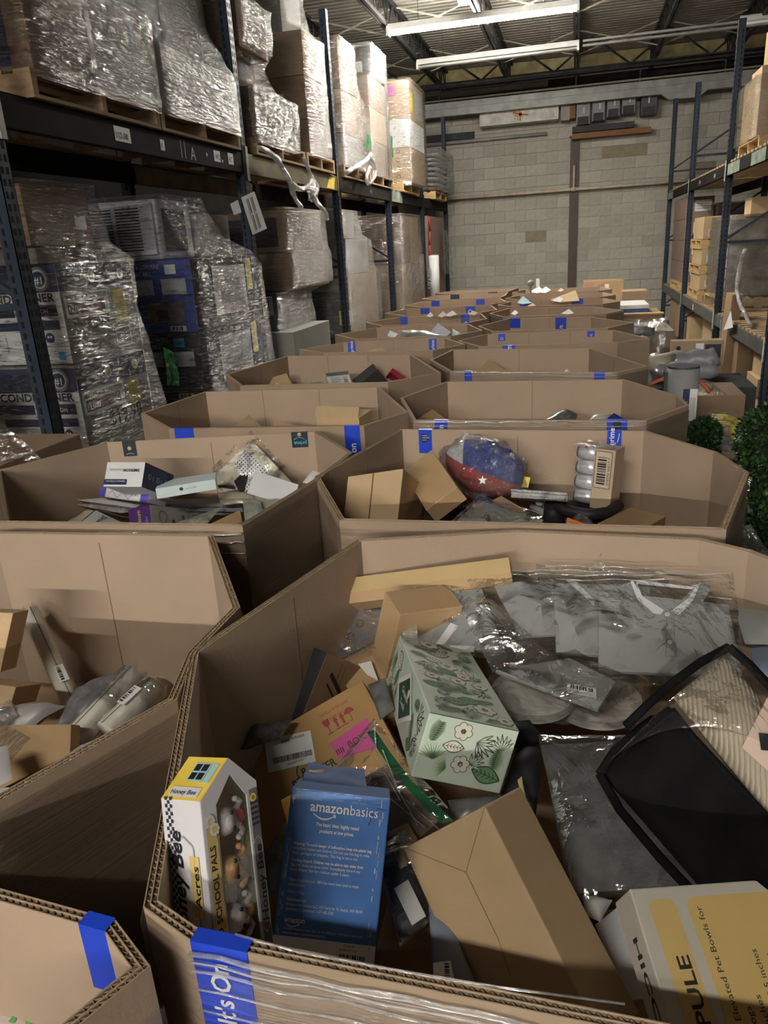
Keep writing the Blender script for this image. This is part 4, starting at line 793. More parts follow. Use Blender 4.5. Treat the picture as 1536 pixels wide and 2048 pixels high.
sc('low pallet crate carrying the white roll and board',-2.75,-2.2,12.7,13.4,.1,.745,KR3,name='wooden_crate',cat='crate')
g=G(); sheet([(-2.38,14.3,1.2),(-2.36,15.2,1.1),(-2.38,15.2,1.95),(-2.38,14.3,1.9)],WRAP,.05,5,g=g); solo('film_scrap',g,'loose film flap hanging by the last left upright','film scrap',smooth=True)
# ================= right rack goods =================
def rc(label,x0,x1,y0,y1,z0,z1,m,near=None,aisle=None,**k):
    t=sc(label,x0,x1,y0,y1,z0,z1,m,**k)
    if near: pr=t.bx.pr((0,0,0),'+a','+c',.003); near(pr); t.part('label',pr)
    return t
palr=pallet_proto('wooden_pallet','yellowish pallet under the column of four labelled cartons by the block wall',WOODL,(2.0,13.7,.765),.9,1.0)
for i in range(4):
    z=.89+i*.315
    def lab_(pr): pr.rect(.12,.10,.36,.26,LABEL); pr.up(); [pr.line(.15,.14+.035*j,.32,.14+.035*j,.01,GREY) for j in range(3)]
    rc('pinkish brown labelled carton, %s in the column by the far upright'%['lowest','second from bottom','third from bottom','topmost'][i],1.62,2.02,13.3,14.9,z,z+.31,PINKC,lab_)
for i,(z0,z1) in enumerate(((1.37,1.70),(1.705,2.02))):
    rc('wide dark brown film-covered carton in the far right bay, %s'%['lower','upper'][i],2.06,3.2,13.2,14.9,z0,z1,M('dark_brown_carton',(.15,.10,.085),.45,var=.12,spec=.6),lambda pr:pr.rect(.5,.08,.72,.24,LGREY))
rc('dark brown carton below the two wide film-covered ones, far right bay',2.06,3.2,13.2,14.9,.89,1.365,M('dark_brown_carton',(.15,.1,.08)))
wrap('stretch_wrap','film around the wide dark brown cartons in the far right bay',[(.85,2.03,3.24,13.17,14.95),(2.04,2.03,3.24,13.17,14.95)],WRAP,.01,seed=14)
# kraft boxes interleaved with small pallets
z=.765
for i in range(3):
    dup(palr.o,(2.05,11.9,z),'small wooden pallet %s in the interleaved stack of kraft boxes'%['at the bottom','in the middle','at the top']  [i] if 0 else 'yellow pallet in the interleaved kraft stack, %s of three'%['lowest','middle','topmost'][i])
    z+=.125
    h=(.20,.20,.28)[i]
    def kb(pr,i=i): pr.rect(.34,.03,.50,.15,LABEL if i<2 else KR3); [pr.rect(.06+.06*j,.03,.09+.06*j,.12,LGREY) for j in range(3)]
    rc('kraft box with white side marks in the interleaved stack, %s of three'%['lowest','middle','topmost'][i],1.62,2.5,11.4,12.3,z,z+h,KR2,kb)
    z+=h+.002
# bale in film on second bay
rc('large grey carton wrapped in shiny film, middle right bay',1.70,2.45,9.9,10.9,.9,1.75,M('film_grey_carton',(.24,.21,.18),.6,var=.3,scale=6))
rc('small kraft carton standing on the film-wrapped bale',1.9,2.15,9.95,10.3,1.78,1.98,KR2)
rc('flat dark-faced carton behind the small kraft one on the bale',2.2,2.55,9.95,10.5,1.78,1.93,KR3)
dup(palr.o,(2.07,10.4,.765),'wooden pallet under the film-wrapped bale in the middle right bay')
g=G()
for k in range(6): g.obox((1.68,9.86,1.0+k*.12),(-.012,0,0),(0,.30,0),(0,0,.09),LABEL)
solo('white_sheets',g,'white paper labels running down the corner of the film-wrapped bale','paper labels')
wrap('stretch_wrap','crumpled glaring film around the bale in the middle right bay',[(.70,1.62,2.6,9.80,10.95),(.95,1.66,2.52,9.82,10.95),(1.8,1.66,2.5,9.85,10.92)],WRAPD,.05,9,seed=15)
rope([PX(x,y,1.58) for x,y in ((1490,500),(1478,540),(1475,590),(1488,625),(1500,650))],.02,'thick shiny film fold running down the right bale',seed=7)
rope([PX(x,y,1.52) for x,y in ((1442,640),(1440,680),(1443,712))],.004,'thin film string hanging from the right bale',seed=8)
g=G(); c=[PX(x,y,1.50) for x,y in ((1461,622),(1465,655),(1447,660))]; g.prism(c,(.004,0,0),LABEL); solo('paper_scrap',g,'white triangular paper scrap hanging from the right bale','paper')
# under the right rack, floor level
for i,(x0,x1,y0,y1,z0,z1,m,l) in enumerate(((1.62,2.3,13.4,14.6,.02,.58,TANC,'tan carton on the floor in the far right bay, nearest the wall'),(1.65,2.3,12.3,13.1,.02,.42,KR2,'low kraft carton on the floor by the grey upright'),(1.72,2.35,10.6,11.5,.02,.55,KR2,'kraft carton with white strapping on the floor behind the dark upright'),
  (1.60,2.5,8.35,9.3,.02,.60,BROWNC,'long brown carton leaning under the bale shelf'),(1.62,1.95,7.35,7.8,.02,.20,KR2,'kraft box, lowest of the small stack by the right upright'),(1.60,1.96,7.36,7.82,.205,.37,KR2,'kraft box, middle of the small stack by the right upright'),(1.64,1.98,7.34,7.80,.375,.53,KR2,'kraft box, top of the small stack by the right upright'),(1.72,2.0,7.9,8.2,.02,.66,KR,'taller kraft box behind the small stack by the right upright'))):
    rc(l,x0,x1,y0,y1,z0,z1,m)
g=G(); g.obox((1.50,8.6,.02),(.10,0,0),(0,.35,0),(.05,0,1.0),KR3); solo('tall_board',g,'tall brown flattened carton leaning on the right rack','flattened carton')
# upper right kraft pallet
dup(palr.o,(2.07,8.9,2.345),'pallet on the upper right shelf under the kraft load at the picture edge')
rc('tall kraft carton nearest on the upper right pallet, tape over its corner',1.60,2.4,8.45,8.9,2.47,3.05,KR2)
rc('tall kraft carton behind the nearest one on the upper right pallet',1.62,2.4,8.92,9.35,2.47,3.0,M('kraft_yellow',(.55,.40,.20),.8))
rc('kraft carton on top of the upper right load at the picture edge',1.75,2.4,8.5,9.2,3.055,3.45,M('kraft_yellow',(.5,.4,.2)))
wrap('stretch_wrap','dusty film around the upper right kraft load',[(2.45,1.57,2.45,8.42,9.4),(2.98,1.57,2.45,8.42,9.4)],WRAPD,.01,seed=16)

# ================= gaylord bins =================
ZR=1.05
def offs(poly,d):
    n=len(poly); out=[]
    for i in range(n):
        p=Vector((*poly[i],0)); a=(p-Vector((*poly[i-1],0))).normalized(); b=(Vector((*poly[(i+1)%n],0))-p).normalized()
        na=Vector((-a.y,a.x,0)); nb=Vector((-b.y,b.x,0)); m=(na+nb); m=m/max(.5,m.dot(na)); q=p+m*d; out.append((q.x,q.y))
    return out
def bin_(key,label,poly,near=False,wrapz=None,zr=ZR,fluted=None,floorz=.60):
    """octagonal corrugated pallet bin, poly counter-clockwise seen from above"""
    cx=sum(p[0] for p in poly)/len(poly); cy=sum(p[1] for p in poly)/len(poly)
    t=Thing('cardboard_bin',label,'bin',(cx,cy,0)); T=.014; inn=offs(poly,T); n=len(poly); ch=.022 if near else 0
    for i in range(n):
        a,b,c,d=poly[i],poly[(i+1)%n],inn[(i+1)%n],inn[i]; g=G(); zt=zr-ch
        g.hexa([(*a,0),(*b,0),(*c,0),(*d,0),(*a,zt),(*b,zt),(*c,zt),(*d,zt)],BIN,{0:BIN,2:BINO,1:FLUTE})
        L=math.hypot(b[0]-a[0],b[1]-a[1])
        if L>.5:      # score lines of the folded board
            for f in ((.33,.66) if L>.85 else (.5,)):
                px,py=d[0]+(c[0]-d[0])*f,d[1]+(c[1]-d[1])*f; ux,uy=(b[0]-a[0])/L,(b[1]-a[1])/L
                g.obox((px-ux*.0015,py-uy*.0015,.2),(ux*.003,uy*.003,0),(-uy*.0006,ux*.0006,0),(0,0,zt-.2),CREASE)
        t.part('side_panel',g)
    g=G(); g.prism([(*p,.14) for p in inn],(0,0,.012),BIN); t.part('bottom_panel',g)
    if near:
        g=G(); Q=[offs(poly,o) for o in (0,.0012,.0062,.0074,.0128,.014)]
        for i in range(n):
            j=(i+1)%n
            for k in (0,2,4):
                a,b,c,d=Q[k][i],Q[k][j],Q[k+1][j],Q[k+1][i]; z0,z1=zr-ch,zr
                g.hexa([(*a,z0),(*b,z0),(*c,z0),(*d,z0),(*a,z1),(*b,z1),(*c,z1),(*d,z1)],BIN if k else BINO,{1:FLUTE})
            for k in (1,3):
                a,b,c,d=[Vector((*q,0)) for q in (Q[k][i],Q[k][j],Q[k+1][j],Q[k+1][i])]; L=(b-a).length; m=max(2,int(L/.0045))
                if m>330: m=330
                pts=[(a+(b-a)*(s/m)) if s%2 else (d+(c-d)*(s/m)) for s in range(m+1)]
                V=[(p.x,p.y,zr-ch) for p in pts]+[(p.x,p.y,zr-.0005-.0008*random.random()) for p in pts]
                g.add(V,[(s,s+1,s+2+m,s+1+m) for s in range(m)],FLUTE)
        t.part('corrugated_edge',g,kind='stuff')
    t.poly=poly; t.inn=inn; t.zr=zr
    if wrapz:
        g=G(); o=offs(poly,-.004); V=[]; nz=10; per=[]
        for i in range(n):
            a,b=o[i],o[(i+1)%n]; L=math.hypot(b[0]-a[0],b[1]-a[1]); m=max(1,int(L/.06))
            per+=[(a[0]+(b[0]-a[0])*k/m,a[1]+(b[1]-a[1])*k/m) for k in range(m)]
        m=len(per)
        for j in range(nz+1):
            for p in per:
                z=wrapz[0]+(wrapz[1]-wrapz[0])*j/nz
                V.append((p[0]+noise.noise(Vector((p[0]*8,p[1]*8,z*9)))*.003,p[1]-.001+noise.noise(Vector((p[0]*8,p[1]*8+5,z*9)))*.003,z+(.006*noise.noise(Vector((p[0]*6,p[1]*6,3))) if j==nz else 0)))
        g.add(V,[(j*m+i,j*m+(i+1)%m,(j+1)*m+(i+1)%m,(j+1)*m+i) for j in range(nz) for i in range(m)],BWRAP)
        t.part('stretch_wrap',g,True)
    return t
def tape(t,px,py,wd,din,dout,m=TAPE,txt=None,tin=True,label=None,plane='rim',edge=None):
    """adhesive strip folded over the rim nearest to the sighted point"""
    q=P(px,py,t.zr); best=None; n=len(t.poly)
    for i in range(n):
        if edge is not None and i!=edge: continue
        a=Vector((*t.poly[i],0)); b=Vector((*t.poly[(i+1)%n],0)); d=b-a; L=d.length; s=max(wd/2,min(L-wd/2,(Vector((q.x,q.y,0))-a).dot(d)/L)); p=a+d/L*s
        e=(p-Vector((q.x,q.y,0))).length
        if best is None or e<best[0]: best=(e,i,s,L,a,d/L)
    e,i,s,L,a,u=best; nrm=Vector((-u.y,u.x,0)); c=a+u*s; z=t.zr; T=.014; k=.0012
    g=G(); A=c-u*wd/2; W=u*wd
    def strip(p,off): g.add([A+p[0],A+W+p[0],A+W+p[1],A+p[1]],[(0,1,2,3)],m)
    o=-nrm*k; ii=nrm*(T+k); zz=Vector((0,0,1))
    if dout: strip((o+zz*(z-dout),o+zz*(z+k)),0)
    strip((o+zz*(z+k),ii+zz*(z+k)),0)
    if din: strip((ii+zz*(z+k),ii+zz*(z-din)),0)
    ob=t.part('tape_strip',g)
    if txt:
        # inside face seen from inside: X=-u, Y=up ; outside face: X=u
        if tin: pr=Print(c+u*wd/2+nrm*(T+k)+zz*(z-din),-u,zz,.0012,nrm); h=din
        else: pr=Print(c-u*wd/2-nrm*k+zz*(z-dout),u,zz,.0012,-nrm); h=dout
        txt(pr,wd,h); g2=t.part('tape_print',pr,parent=ob)
    return ob
def primeV(pr,w,h):   # white lettering reading upward, with smile
    pr.text('prime',w*.5,h*.06 if h<.08 else .012,w*.55,WHT,rot=math.pi/2,bold=True)
    q=[(w*.72+w*.12*math.sin(math.pi*i/8),.012+w*1.35*i/8) for i in range(9)]; pr.path([p for p in q if p[1]<h],w*.05,WHT)
def emblem(pr,w,h):
    pr.poly([(w*.25,h-.045),(w*.55,h-.045),(w*.8,h-.03),(w*.55,h-.014),(w*.25,h-.014)],BLK); pr.up(); [pr.text(s_,w*.30,h-.022-.008*i,.006,LGREY,bold=True) for i,s_ in enumerate(('PRIME','DELIVERY','DAYS'))]
def smallT(s_):
    return lambda pr,w,h:pr.text(s_,w*.7,h*.15,w*.6,WHT,rot=math.pi/2,bold=True)
def primeB(pr,w,h):
    pr.text('prime',w*.92,h*.42,w*.34,CYAN,rot=math.pi,bold=True); n=8
    pr.path([(w*.15+w*.65*i/n,h*.55+w*.14*math.sin(math.pi*i/n)) for i in range(n+1)],w*.04,CYAN); pr.disc(w*.5,h*.9,w*.12,KR2)
# --- near bins
B={}
B['R1']=bin_('R1','large open cardboard bin in the foreground holding the blue box and the polo shirts',[(-.415,.51),(-.347,.482),(.40,.462),(.60,.66),(.62,1.20),(.36,1.545),(.27,1.605),(-.12,1.622),(-.47,1.53),(-.615,1.0)],True,(.45,1.035))
B['L0']=bin_('L0','cardboard bin corner at the bottom left with a blue tape patch and a torn board',[(-1.35,-.5),(-.52,-.5),(-.445,.30),(-.372,.45),(-.434,.49),(-.60,.505),(-1.2,.50)],True,(.5,1.0))
B['L1']=bin_('L1','cardboard bin at the left edge holding white rolls and kraft boxes',[(-1.60,.60),(-.70,.585),(-.568,.865),(-.605,1.0),(-.60,1.17),(-.83,1.530),(-1.42,1.50),(-1.78,1.2)],True,(.3,1.035))
B['L2']=bin_('L2','cardboard bin at left holding the upturned white and navy box and mailers',[(-1.50,1.56),(-.78,1.59),(-.715,1.98),(-.695,2.28),(-.918,2.58),(-1.69,2.41),(-1.86,2.03)],True,(.5,1.035))
B['R2']=bin_('R2','cardboard bin in mid picture holding the cans and the flag-coloured quilt',[(-.55,1.65),(.33,1.66),(.46,2.10),(.415,2.31),(.235,2.58),(-.61,2.61),(-.735,2.01)],True,(.5,1.03))
far={'R3':('cardboard bin behind the one with the cans, mostly empty inside',[(-.59,2.75),(.25,2.73),(.42,2.98),(.41,3.16),(.22,3.57),(-.6,3.59),(-.74,3.2)]),
'R4':('fourth cardboard bin of the right row, one kraft box showing',[(-.63,3.90),(.20,3.76),(.35,3.93),(.09,4.64),(-.75,4.75),(-.81,4.32)]),
'R5':('fifth cardboard bin of the right row, with two blue tape tabs',[(-.6,4.87),(.25,4.86),(.45,5.01),(.26,5.53),(-.62,5.54),(-.78,5.2)]),
'R6':('sixth cardboard bin of the right row',[(-.60,5.70),(.22,5.66),(.42,5.98),(.13,6.5),(-.55,6.66),(-.75,6.1)]),
'R7':('seventh cardboard bin of the right row, white paper inside',[(-.62,6.82),(.25,6.76),(.40,7.0),(.15,7.5),(-.64,7.7),(-.78,7.2)]),
'R8':('eighth cardboard bin of the right row, a yellow envelope standing in it',[(-.62,7.85),(.25,7.75),(.42,8.0),(.28,8.5),(-.70,8.6),(-.8,8.2)]),
'R9':('ninth cardboard bin of the right row, before the wall',[(-.62,8.75),(.25,8.65),(.42,8.9),(.30,9.4),(-.67,9.55),(-.8,9.1)]),
'R10':('last cardboard bin of the right row, heaped with white paper',[(-.62,9.75),(.25,9.65),(.42,9.9),(.30,10.5),(-.67,10.6),(-.8,10.1)]),
'L3':('third cardboard bin of the left row, three kraft boxes in it',[(-1.55,2.62),(-.76,2.66),(-.64,2.90),(-.905,3.48),(-1.79,3.42),(-1.85,2.92)]),
'L4':('fourth cardboard bin of the left row, holding the red box and dark case',[(-1.67,3.58),(-.89,3.60),(-.67,3.86),(-.97,4.57),(-1.82,4.66),(-1.92,3.95)]),
'L5':('fifth cardboard bin of the left row, flat kraft sheet inside',[(-1.6,4.76),(-.87,4.74),(-.70,5.0),(-.89,5.38),(-1.63,5.30),(-1.85,4.98)]),
'L6':('sixth cardboard bin of the left row, silver bag on top',[(-1.6,5.5),(-.87,5.48),(-.68,5.8),(-.85,6.3),(-1.63,6.28),(-1.86,5.85)]),
'L7':('seventh cardboard bin of the left row, white papers peeking out',[(-1.62,6.42),(-.87,6.4),(-.74,6.7),(-.85,7.2),(-1.63,7.2),(-1.86,6.8)]),
'L8':('eighth cardboard bin of the left row',[(-1.64,7.34),(-.87,7.32),(-.74,7.6),(-.85,8.1),(-1.77,8.15),(-1.9,7.7)]),
'L9':('ninth cardboard bin of the left row',[(-1.64,8.28),(-.87,8.26),(-.74,8.6),(-.85,9.1),(-1.77,9.15),(-1.9,8.7)]),
'L10':('tenth cardboard bin of the left row',[(-1.64,9.3),(-.87,9.28),(-.84,9.6),(-.85,10.1),(-1.77,10.2),(-1.9,9.7)]),
'L11':('last cardboard bin of the left row, nearest the block wall',[(-1.64,10.35),(-.87,10.33),(-.84,10.6),(-.78,11.0),(-1.67,11.1),(-1.9,10.7)])}
for k,(l,p) in far.items():
    B[k]=bin_(k,l,p,False,(.5,1.035) if k in ('R3','R4','R7') else None)
# tapes, sighted on the rims
tape(B['R1'],428,1895,.060,.0,.17,txt=lambda pr,w,h:(pr.text("It's On",w*.62,h-.10,w*.50,WHT,rot=math.pi/2,bold=True),pr.poly([(w*.3,h-.16),(w*.75,h-.15),(w*.95,h-.13),(w*.7,h-.118),(w*.3,h-.118)],BLK)),tin=False,edge=1)
tape(B['L0'],205,1830,.033,.085,.03,edge=4)
tape(B['L0'],178,1822,.030,.082,.03,edge=5)
tape(B['R2'],852,858,.048,.085,.02,txt=emblem); tape(B['R2'],1229,860,.046,.05,.02,txt=primeV)
tape(B['L2'],262,880,.05,.055,.01,m=BTAPE,txt=lambda pr,w,h:(pr.disc(w*.5,h*.55,w*.15,KR2),pr.path([(w*.2+w*.6*i/6,h*.12+w*.1*math.sin(math.pi*i/6)) for i in range(7)],w*.05,CYAN))); tape(B['L2'],598,866,.06,.055,.01,m=BTAPE,txt=primeB)
tape(B['R3'],878,845,.05,.0,.06,tin=False,txt=smallT('Un'),edge=0); tape(B['R3'],1235,845,.07,.0,.06,tin=False,edge=0,txt=lambda pr,w,h:pr.rect(w*.3,h*.5,w*.7,h*.9,BLK))
tape(B['L3'],690,866,.06,.0,.12,tin=False,txt=smallT('on'),edge=0); tape(B['L3'],340,872,.08,.0,.04,tin=False,edge=0)
tape(B['R4'],934,744,.04,.0,.05,tin=False,edge=0); tape(B['R4'],1198,746,.05,.0,.05,tin=False,edge=0)
tape(B['R5'],1004,667,.05,.05,.02,txt=smallT('D')); tape(B['R5'],1182,660,.05,.04,.02,txt=smallT('n'))
tape(B['L5'],701,686,.055,.08,.02,txt=smallT('prime')); tape(B['L5'],866,676,.055,.10,.02,txt=smallT('prime'))
tape(B['R5'],1020,688,.08,.0,.05,tin=False,edge=0,txt=smallT('Im'))
tape(B['R6'],1029,618,.10,.08,.02); tape(B['R6'],1167,617,.09,.10,.02,txt=smallT('n'))
tape(B['L7'],805,634,.08,.12,.02,txt=smallT('p')); tape(B['L7'],926,632,.08,.10,.02,txt=smallT('n'))
tape(B['L8'],862,612,.10,.06,.02); tape(B['L8'],960,604,.10,.08,.02,txt=smallT('D'))
tape(B['L9'],883,598,.10,.07,.02); tape(B['L9'],971,594,.10,.07,.02)
tape(B['L10'],908,590,.12,.08,.02,m=NAVY); tape(B['L11'],988,583,.12,.08,.02,m=NAVY)
tape(B['R8'],1060,597,.12,.07,.02); tape(B['R8'],1163,592,.12,.08,.02)
# ---- buried layer that carries the visible goods in every bin
fillp=None
for k,t in B.items():
    cx=sum(p[0] for p in t.poly)/len(t.poly); cy=sum(p[1] for p in t.poly)/len(t.poly); zt={'R1':.60,'L1':.66,'L2':.70,'R2':.72}.get(k,.74)
    if k=='L0': cx-=.1
    for i,(dx,dy) in enumerate(((-.24,-.2),(.22,-.18),(-.22,.2),(.2,.2))):
        hx,hy,dz=(.20,.17,0) if i%2==0 else (.18,.16,-.02)
        bx=abox(cx+dx-hx,cx+dx+hx,cy+dy-hy,cy+dy+hy,.155,zt+dz)
        num=['zeroth','first','second','third','fourth','fifth','sixth','seventh','eighth','ninth','tenth','eleventh'][int(k[1:])]
        where='bottom left corner' if k=='L0' else '%s %s'%(num,'left' if k[0]=='L' else 'right')
        lb='kraft carton buried deep in the %s bin, %s corner'%(where,['near left','near right','far left','far right'][i])
        if k in('R1','L0','L1','R2','L2'): t_=carton('buried_carton',lb,'carton',bx,KR3,group='buried cartons',bevel=0)
        else: dup(t_.o,bx.ground(),lb,'buried cartons')
def item(name,label,cat,g,smooth=False,bevel=0): return solo(name,g,label,cat,smooth=smooth,bevel=bevel)
def PR(px,py,z,s,y0): return PL(px,py,z,y0,s)

# ================= goods in the foreground bin =================
def FB(k,sc_=(1,1,1),near=1):
    o,a,b,c=FIT[k]; e=Vector((0,0,CZ)); return Box(e+(Vector(o)-e)*near,Vector(a)*sc_[0]*near,Vector(b)*sc_[1]*near,Vector(c)*sc_[2]*near)
# --- blue bag box
bx=FB('amazon'); t=carton('blue_box','worn blue and white box of storage bags with white lettering, standing at the front rim','box',bx,BLUE,bevel=.002)
pr=bx.pr((0,1,0),'+a','-b',.0007); w,h=pr.w,pr.h; L0=h
WORN=M('worn_edge',(.45,.50,.58),.8,var=.3,scale=60)
wl=.255*L0/.27*1.0
def Y(f): return h-f   # distance down from the top edge in metres
vis=h*abs(1)
pr.rect(0,0,w,Y(.1815),WHT)
pr.up(2); t1='amazon'
pr.text('amazon',.028,Y(.026),.0185,WHT,bold=True,width=.052); pr.text('basics',.082,Y(.026),.0185,WHT,width=.037); pr.smile(.033,Y(.029),.03,WHT,.0022)
pr.text('The basic idea: highly rated',w*.5,Y(.044),.0066,WHT,al='c',bold=True,width=.058); pr.text('products at low prices.',w*.5,Y(.052),.0066,WHT,al='c',bold=True,width=.046)
y=.070
for s_ in ('Warning: To avoid danger of suffocation, keep this plastic bag','away from babies and children. Do not use this bag in cribs,','beds, carriages or playpens. This bag is not a toy.',None,'Choking Hazard: Children may be able to tear slider from','bag and choke on loose slider. Immediately discard any','loose sliders. Not for children under 3 years.',None,None,'Made of polyethylene - BPA has never been used to make','polyethylene.',None,'Made in China',None,'Distributed by:','Amazon.com Services LLC, 410 Terry Av. N, Seattle, WA 98109','Questions or Comments? 1-877-485-0385'):
    if s_: pr.text(s_,.012,Y(y),.0052,WHT,width=min(.104,.0017*len(s_)),bold=s_.startswith(('W','C','D')))
    y+=.0057 if s_ else .0035
pr.text('amazon',.012,Y(.1645),.010,WHT,bold=True,width=.027); pr.smile(.014,Y(.166),.018,WHT,.0014)
pr.text('© 2024 Amazon.com, Inc. or its affiliates.  All rights reserved.',.012,Y(.1735),.0045,WHT,width=.104); pr.text('www.amazon.com/amazonbasics',.012,Y(.1785),.0045,WHT,width=.055)
pr.text('P-04181',.093,Y(.1865),.004,BLK,width=.014); pr.text('B095X7T9T6',.088,Y(.1915),.004,BLK,width=.022); pr.bars(.088,Y(.214),.034,.019,BLK,24)
t.part('printing',pr)
g=G()
rn=random.Random(3)
q=bx.pr((0,1,0),'+a','-b',.0011)
for i in range(60):
    xx=rn.choice([w-.012,w-.009,.004,.006]); yy=rn.uniform(.02,h); q.rect(xx,yy,xx+rn.uniform(.0006,.0016),min(h,yy+rn.uniform(.002,.012)),WORN)
for i in range(24): xx=rn.uniform(0,w-.02); yy=h-rn.uniform(.0005,.012); q.rect(xx,yy,xx+rn.uniform(.003,.012),yy+.0006,WORN)
q.path([(.100,Y(.018)),(.112,Y(.022)),(.118,Y(.014)),(.130,Y(.015))],.0008,NAVY); q.path([(.112,Y(.022)),(.108,Y(.036))],.0007,NAVY)
t.part('scuffs',q)
g=G(); p=bx.pt(.05,0,1); sheet([bx.pt(.05,0,.75),bx.pt(.75,0,.75),bx.pt(.70,-.07,1.15),bx.pt(.08,-.075,1.1)],M('dusty_blue_flap',(.10,.15,.30),.6),.006,30,8,8,g=g); g.tube([bx.pt(.1,-.03,1),bx.pt(.3,-.04,1.05)],.006,KR,6); t.part('torn_flap',g,True,label='torn top flap with bare cardboard')
# --- farm toy box: prism with a sloping roof end
bx=FB('honey',near=.80); A,Bv,C=bx.A,bx.B,bx.C
def onface(px,py):
    d=ray(px,py); o=Vector((0,0,CZ)); n=A.cross(Bv); s=(bx.o-o).dot(n)/d.dot(n); p=o+d*s-bx.o
    return p.dot(A)/A.length_squared,p.dot(Bv)/Bv.length_squared
pk=onface(457,1516)
t=Thing('toy_box','white farm-themed toy box with a clear front showing small animal figures','toy box',bx.ground())
out=[(0,0),pk,(1,0),(1,1),(0,1)]
inn=[(.24,.04),(.53,pk[1]*.50),(.80,.05),(.80,.96),(.24,.96)]
P3=lambda u,v,w_=0: bx.o+A*u+Bv*v+C*w_
WPR=M('white_card',(.66,.64,.66),.5,var=.05); GRASS=M('printed_grass',(.03,.048,.014),.8,col2=(.016,.028,.008),scale=300); ROOF=M('roof_yellow',(.78,.60,.10),.5,col2=(.70,.50,.06),scale=30)
g=G()
for i in range(5):
    j=(i+1)%5; g.hexa([P3(*out[i]),P3(*out[j]),P3(*inn[j]),P3(*inn[i]),P3(*out[i],.03),P3(*out[j],.03),P3(*inn[j],.03),P3(*inn[i],.03)],WPR)
t.part('front_frame',g)
g=G(); g.add([P3(*p,.5) for p in out],[(0,1,2,3,4)],GRASS)
for i in range(5): j=(i+1)%5; g.add([P3(*inn[i],.03),P3(*inn[j],.03),P3(*inn[j],.5),P3(*inn[i],.5)],[(0,1,2,3)],GRASS)
t.part('green_backing',g)
g=G()
for i in range(5):
    j=(i+1)%5; g.add([P3(*out[i],0),P3(*out[j],0),P3(*out[j],1),P3(*out[i],1)],[(0,1,2,3)],ROOF if i==0 else WPR)
g.add([P3(*p,1) for p in out],[(0,1,2,3,4)],WPR); t.part('shell',g)
g=G(); g.add([P3(*p,-.01) for p in inn],[(0,1,2,3,4)],PANE); t.part('clear_window',g)
# roof print
r0,r1=P3(0,0,0),P3(*pk,0); pr=Print(P3(0,0,1),P3(0,0,0)-P3(0,0,1),r1-r0,.0008)
rw=(C).length; rh=(r1-r0).length
LB=M('pale_blue_shutter',(.32,.52,.55),.6,var=0)
pr.rect(rw*.34,rh*.42,rw*.72,rh*.86,LB); pr.up(); [pr.rect(rw*(.36+.18*i),rh*(.46+.20*j),rw*(.51+.18*i),rh*(.62+.20*j),BLK) for i in (0,1) for j in (0,1)]; pr.rect(rw*.75,rh*.40,rw*.9,rh*.84,LB)
pr.rect(rw*.12,rh*.06,rw*.85,rh*.28,WPR); pr.up(); pr.text('Honey Bee',rw*.16,rh*.12,rh*.14,BLK,width=rw*.62,bold=True); t.part('roof_print',pr)
# side panel print (runs along the length)
pr=Print(P3(0,1,0),P3(0,0,0)-P3(0,1,0),P3(0,0,1)-P3(0,0,0),.0008)
if pr.N.dot(A)>0: print('side frame flip')
sl,sw=Bv.length,C.length
CHK=M('check_dark',(.03,.03,.05),.6,var=0); HBY=M('ribbon_yellow',(.60,.45,.16),.6,var=0); SIGN=M('sign_grey_blue',(.30,.36,.38),.6,var=0)
for i in range(46):
    for j in range(3):
        if (i+j)%2: pr.rect(.05+i*.0042,.050+j*.0042,.054+i*.0042,.054+j*.0042,CHK)
pr.up(); pr.path([(.10,.02),(.19,.02),(.20,.035),(.19,.062),(.10,.062),(.09,.035),(.10,.02)],.002,SIGN)
pr.text('Honey Bee',.085,.040,.026,BLK,width=.12,bold=True,shear=.2); pr.rect(.115,.012,.18,.028,HBY); pr.up(); pr.text('Acres',.125,.014,.014,BLK,width=.045,bold=True); pr.disc(.155,.068,.005,YEL); t.part('side_print',pr)
# front print
pr=Print(P3(0,1,0),P3(0,0,0)-P3(0,1,0),P3(0,0,0)-P3(1,0,0),.0008)
fl=Bv.length; fw=A.length   # x along the length (toward the roof), y toward the roof side edge (negative = right)
pr2=Print(P3(1,1,0),P3(1,0,0)-P3(1,1,0),P3(0,0,0)-P3(1,0,0),.0008)   # y=0 at right edge
pr2.rect(.03,fw*.79,.21,fw*.97,HBY); pr2.up(); pr2.text('BACK TO SCHOOL PALS',.05,fw*.85,.011,CHK,width=.14,bold=True)
pr2.rect(.02,fw*.02,fl*.97,fw*.17,M('dusk_print',(.20,.17,.17),.6,col2=(.10,.085,.09),scale=20)); pr2.up(); pr2.path([(.08,.002),(.172,.002),(.18,.008),(.172,.015),(.08,.015),(.072,.008),(.08,.002)],.0013,SIGN); pr2.text('Honey Bee',.084,.0035,.014,BLK,width=.085,bold=True,shear=.2)
for i in range(5): pr2.rect(fl*.80+i*.006,.002,fl*.80+.003+i*.006,fw*.17,CHK)
pr2.disc(fl*.93,.009,.005,YEL,14); pr2.up(); pr2.disc(fl*.93,.009,.0026,KR3,12)
for (a,b) in ((fl*.90,fw*.90),(fl*.86,fw*.84)):
    for k in range(8): pr2.disc(a+.005*math.cos(k*.785),b-.0+.005*math.sin(k*.785),.0022,WHT,8)
    pr2.up(); pr2.disc(a,b,.0026,YEL,8)
t.part('front_print',pr2)
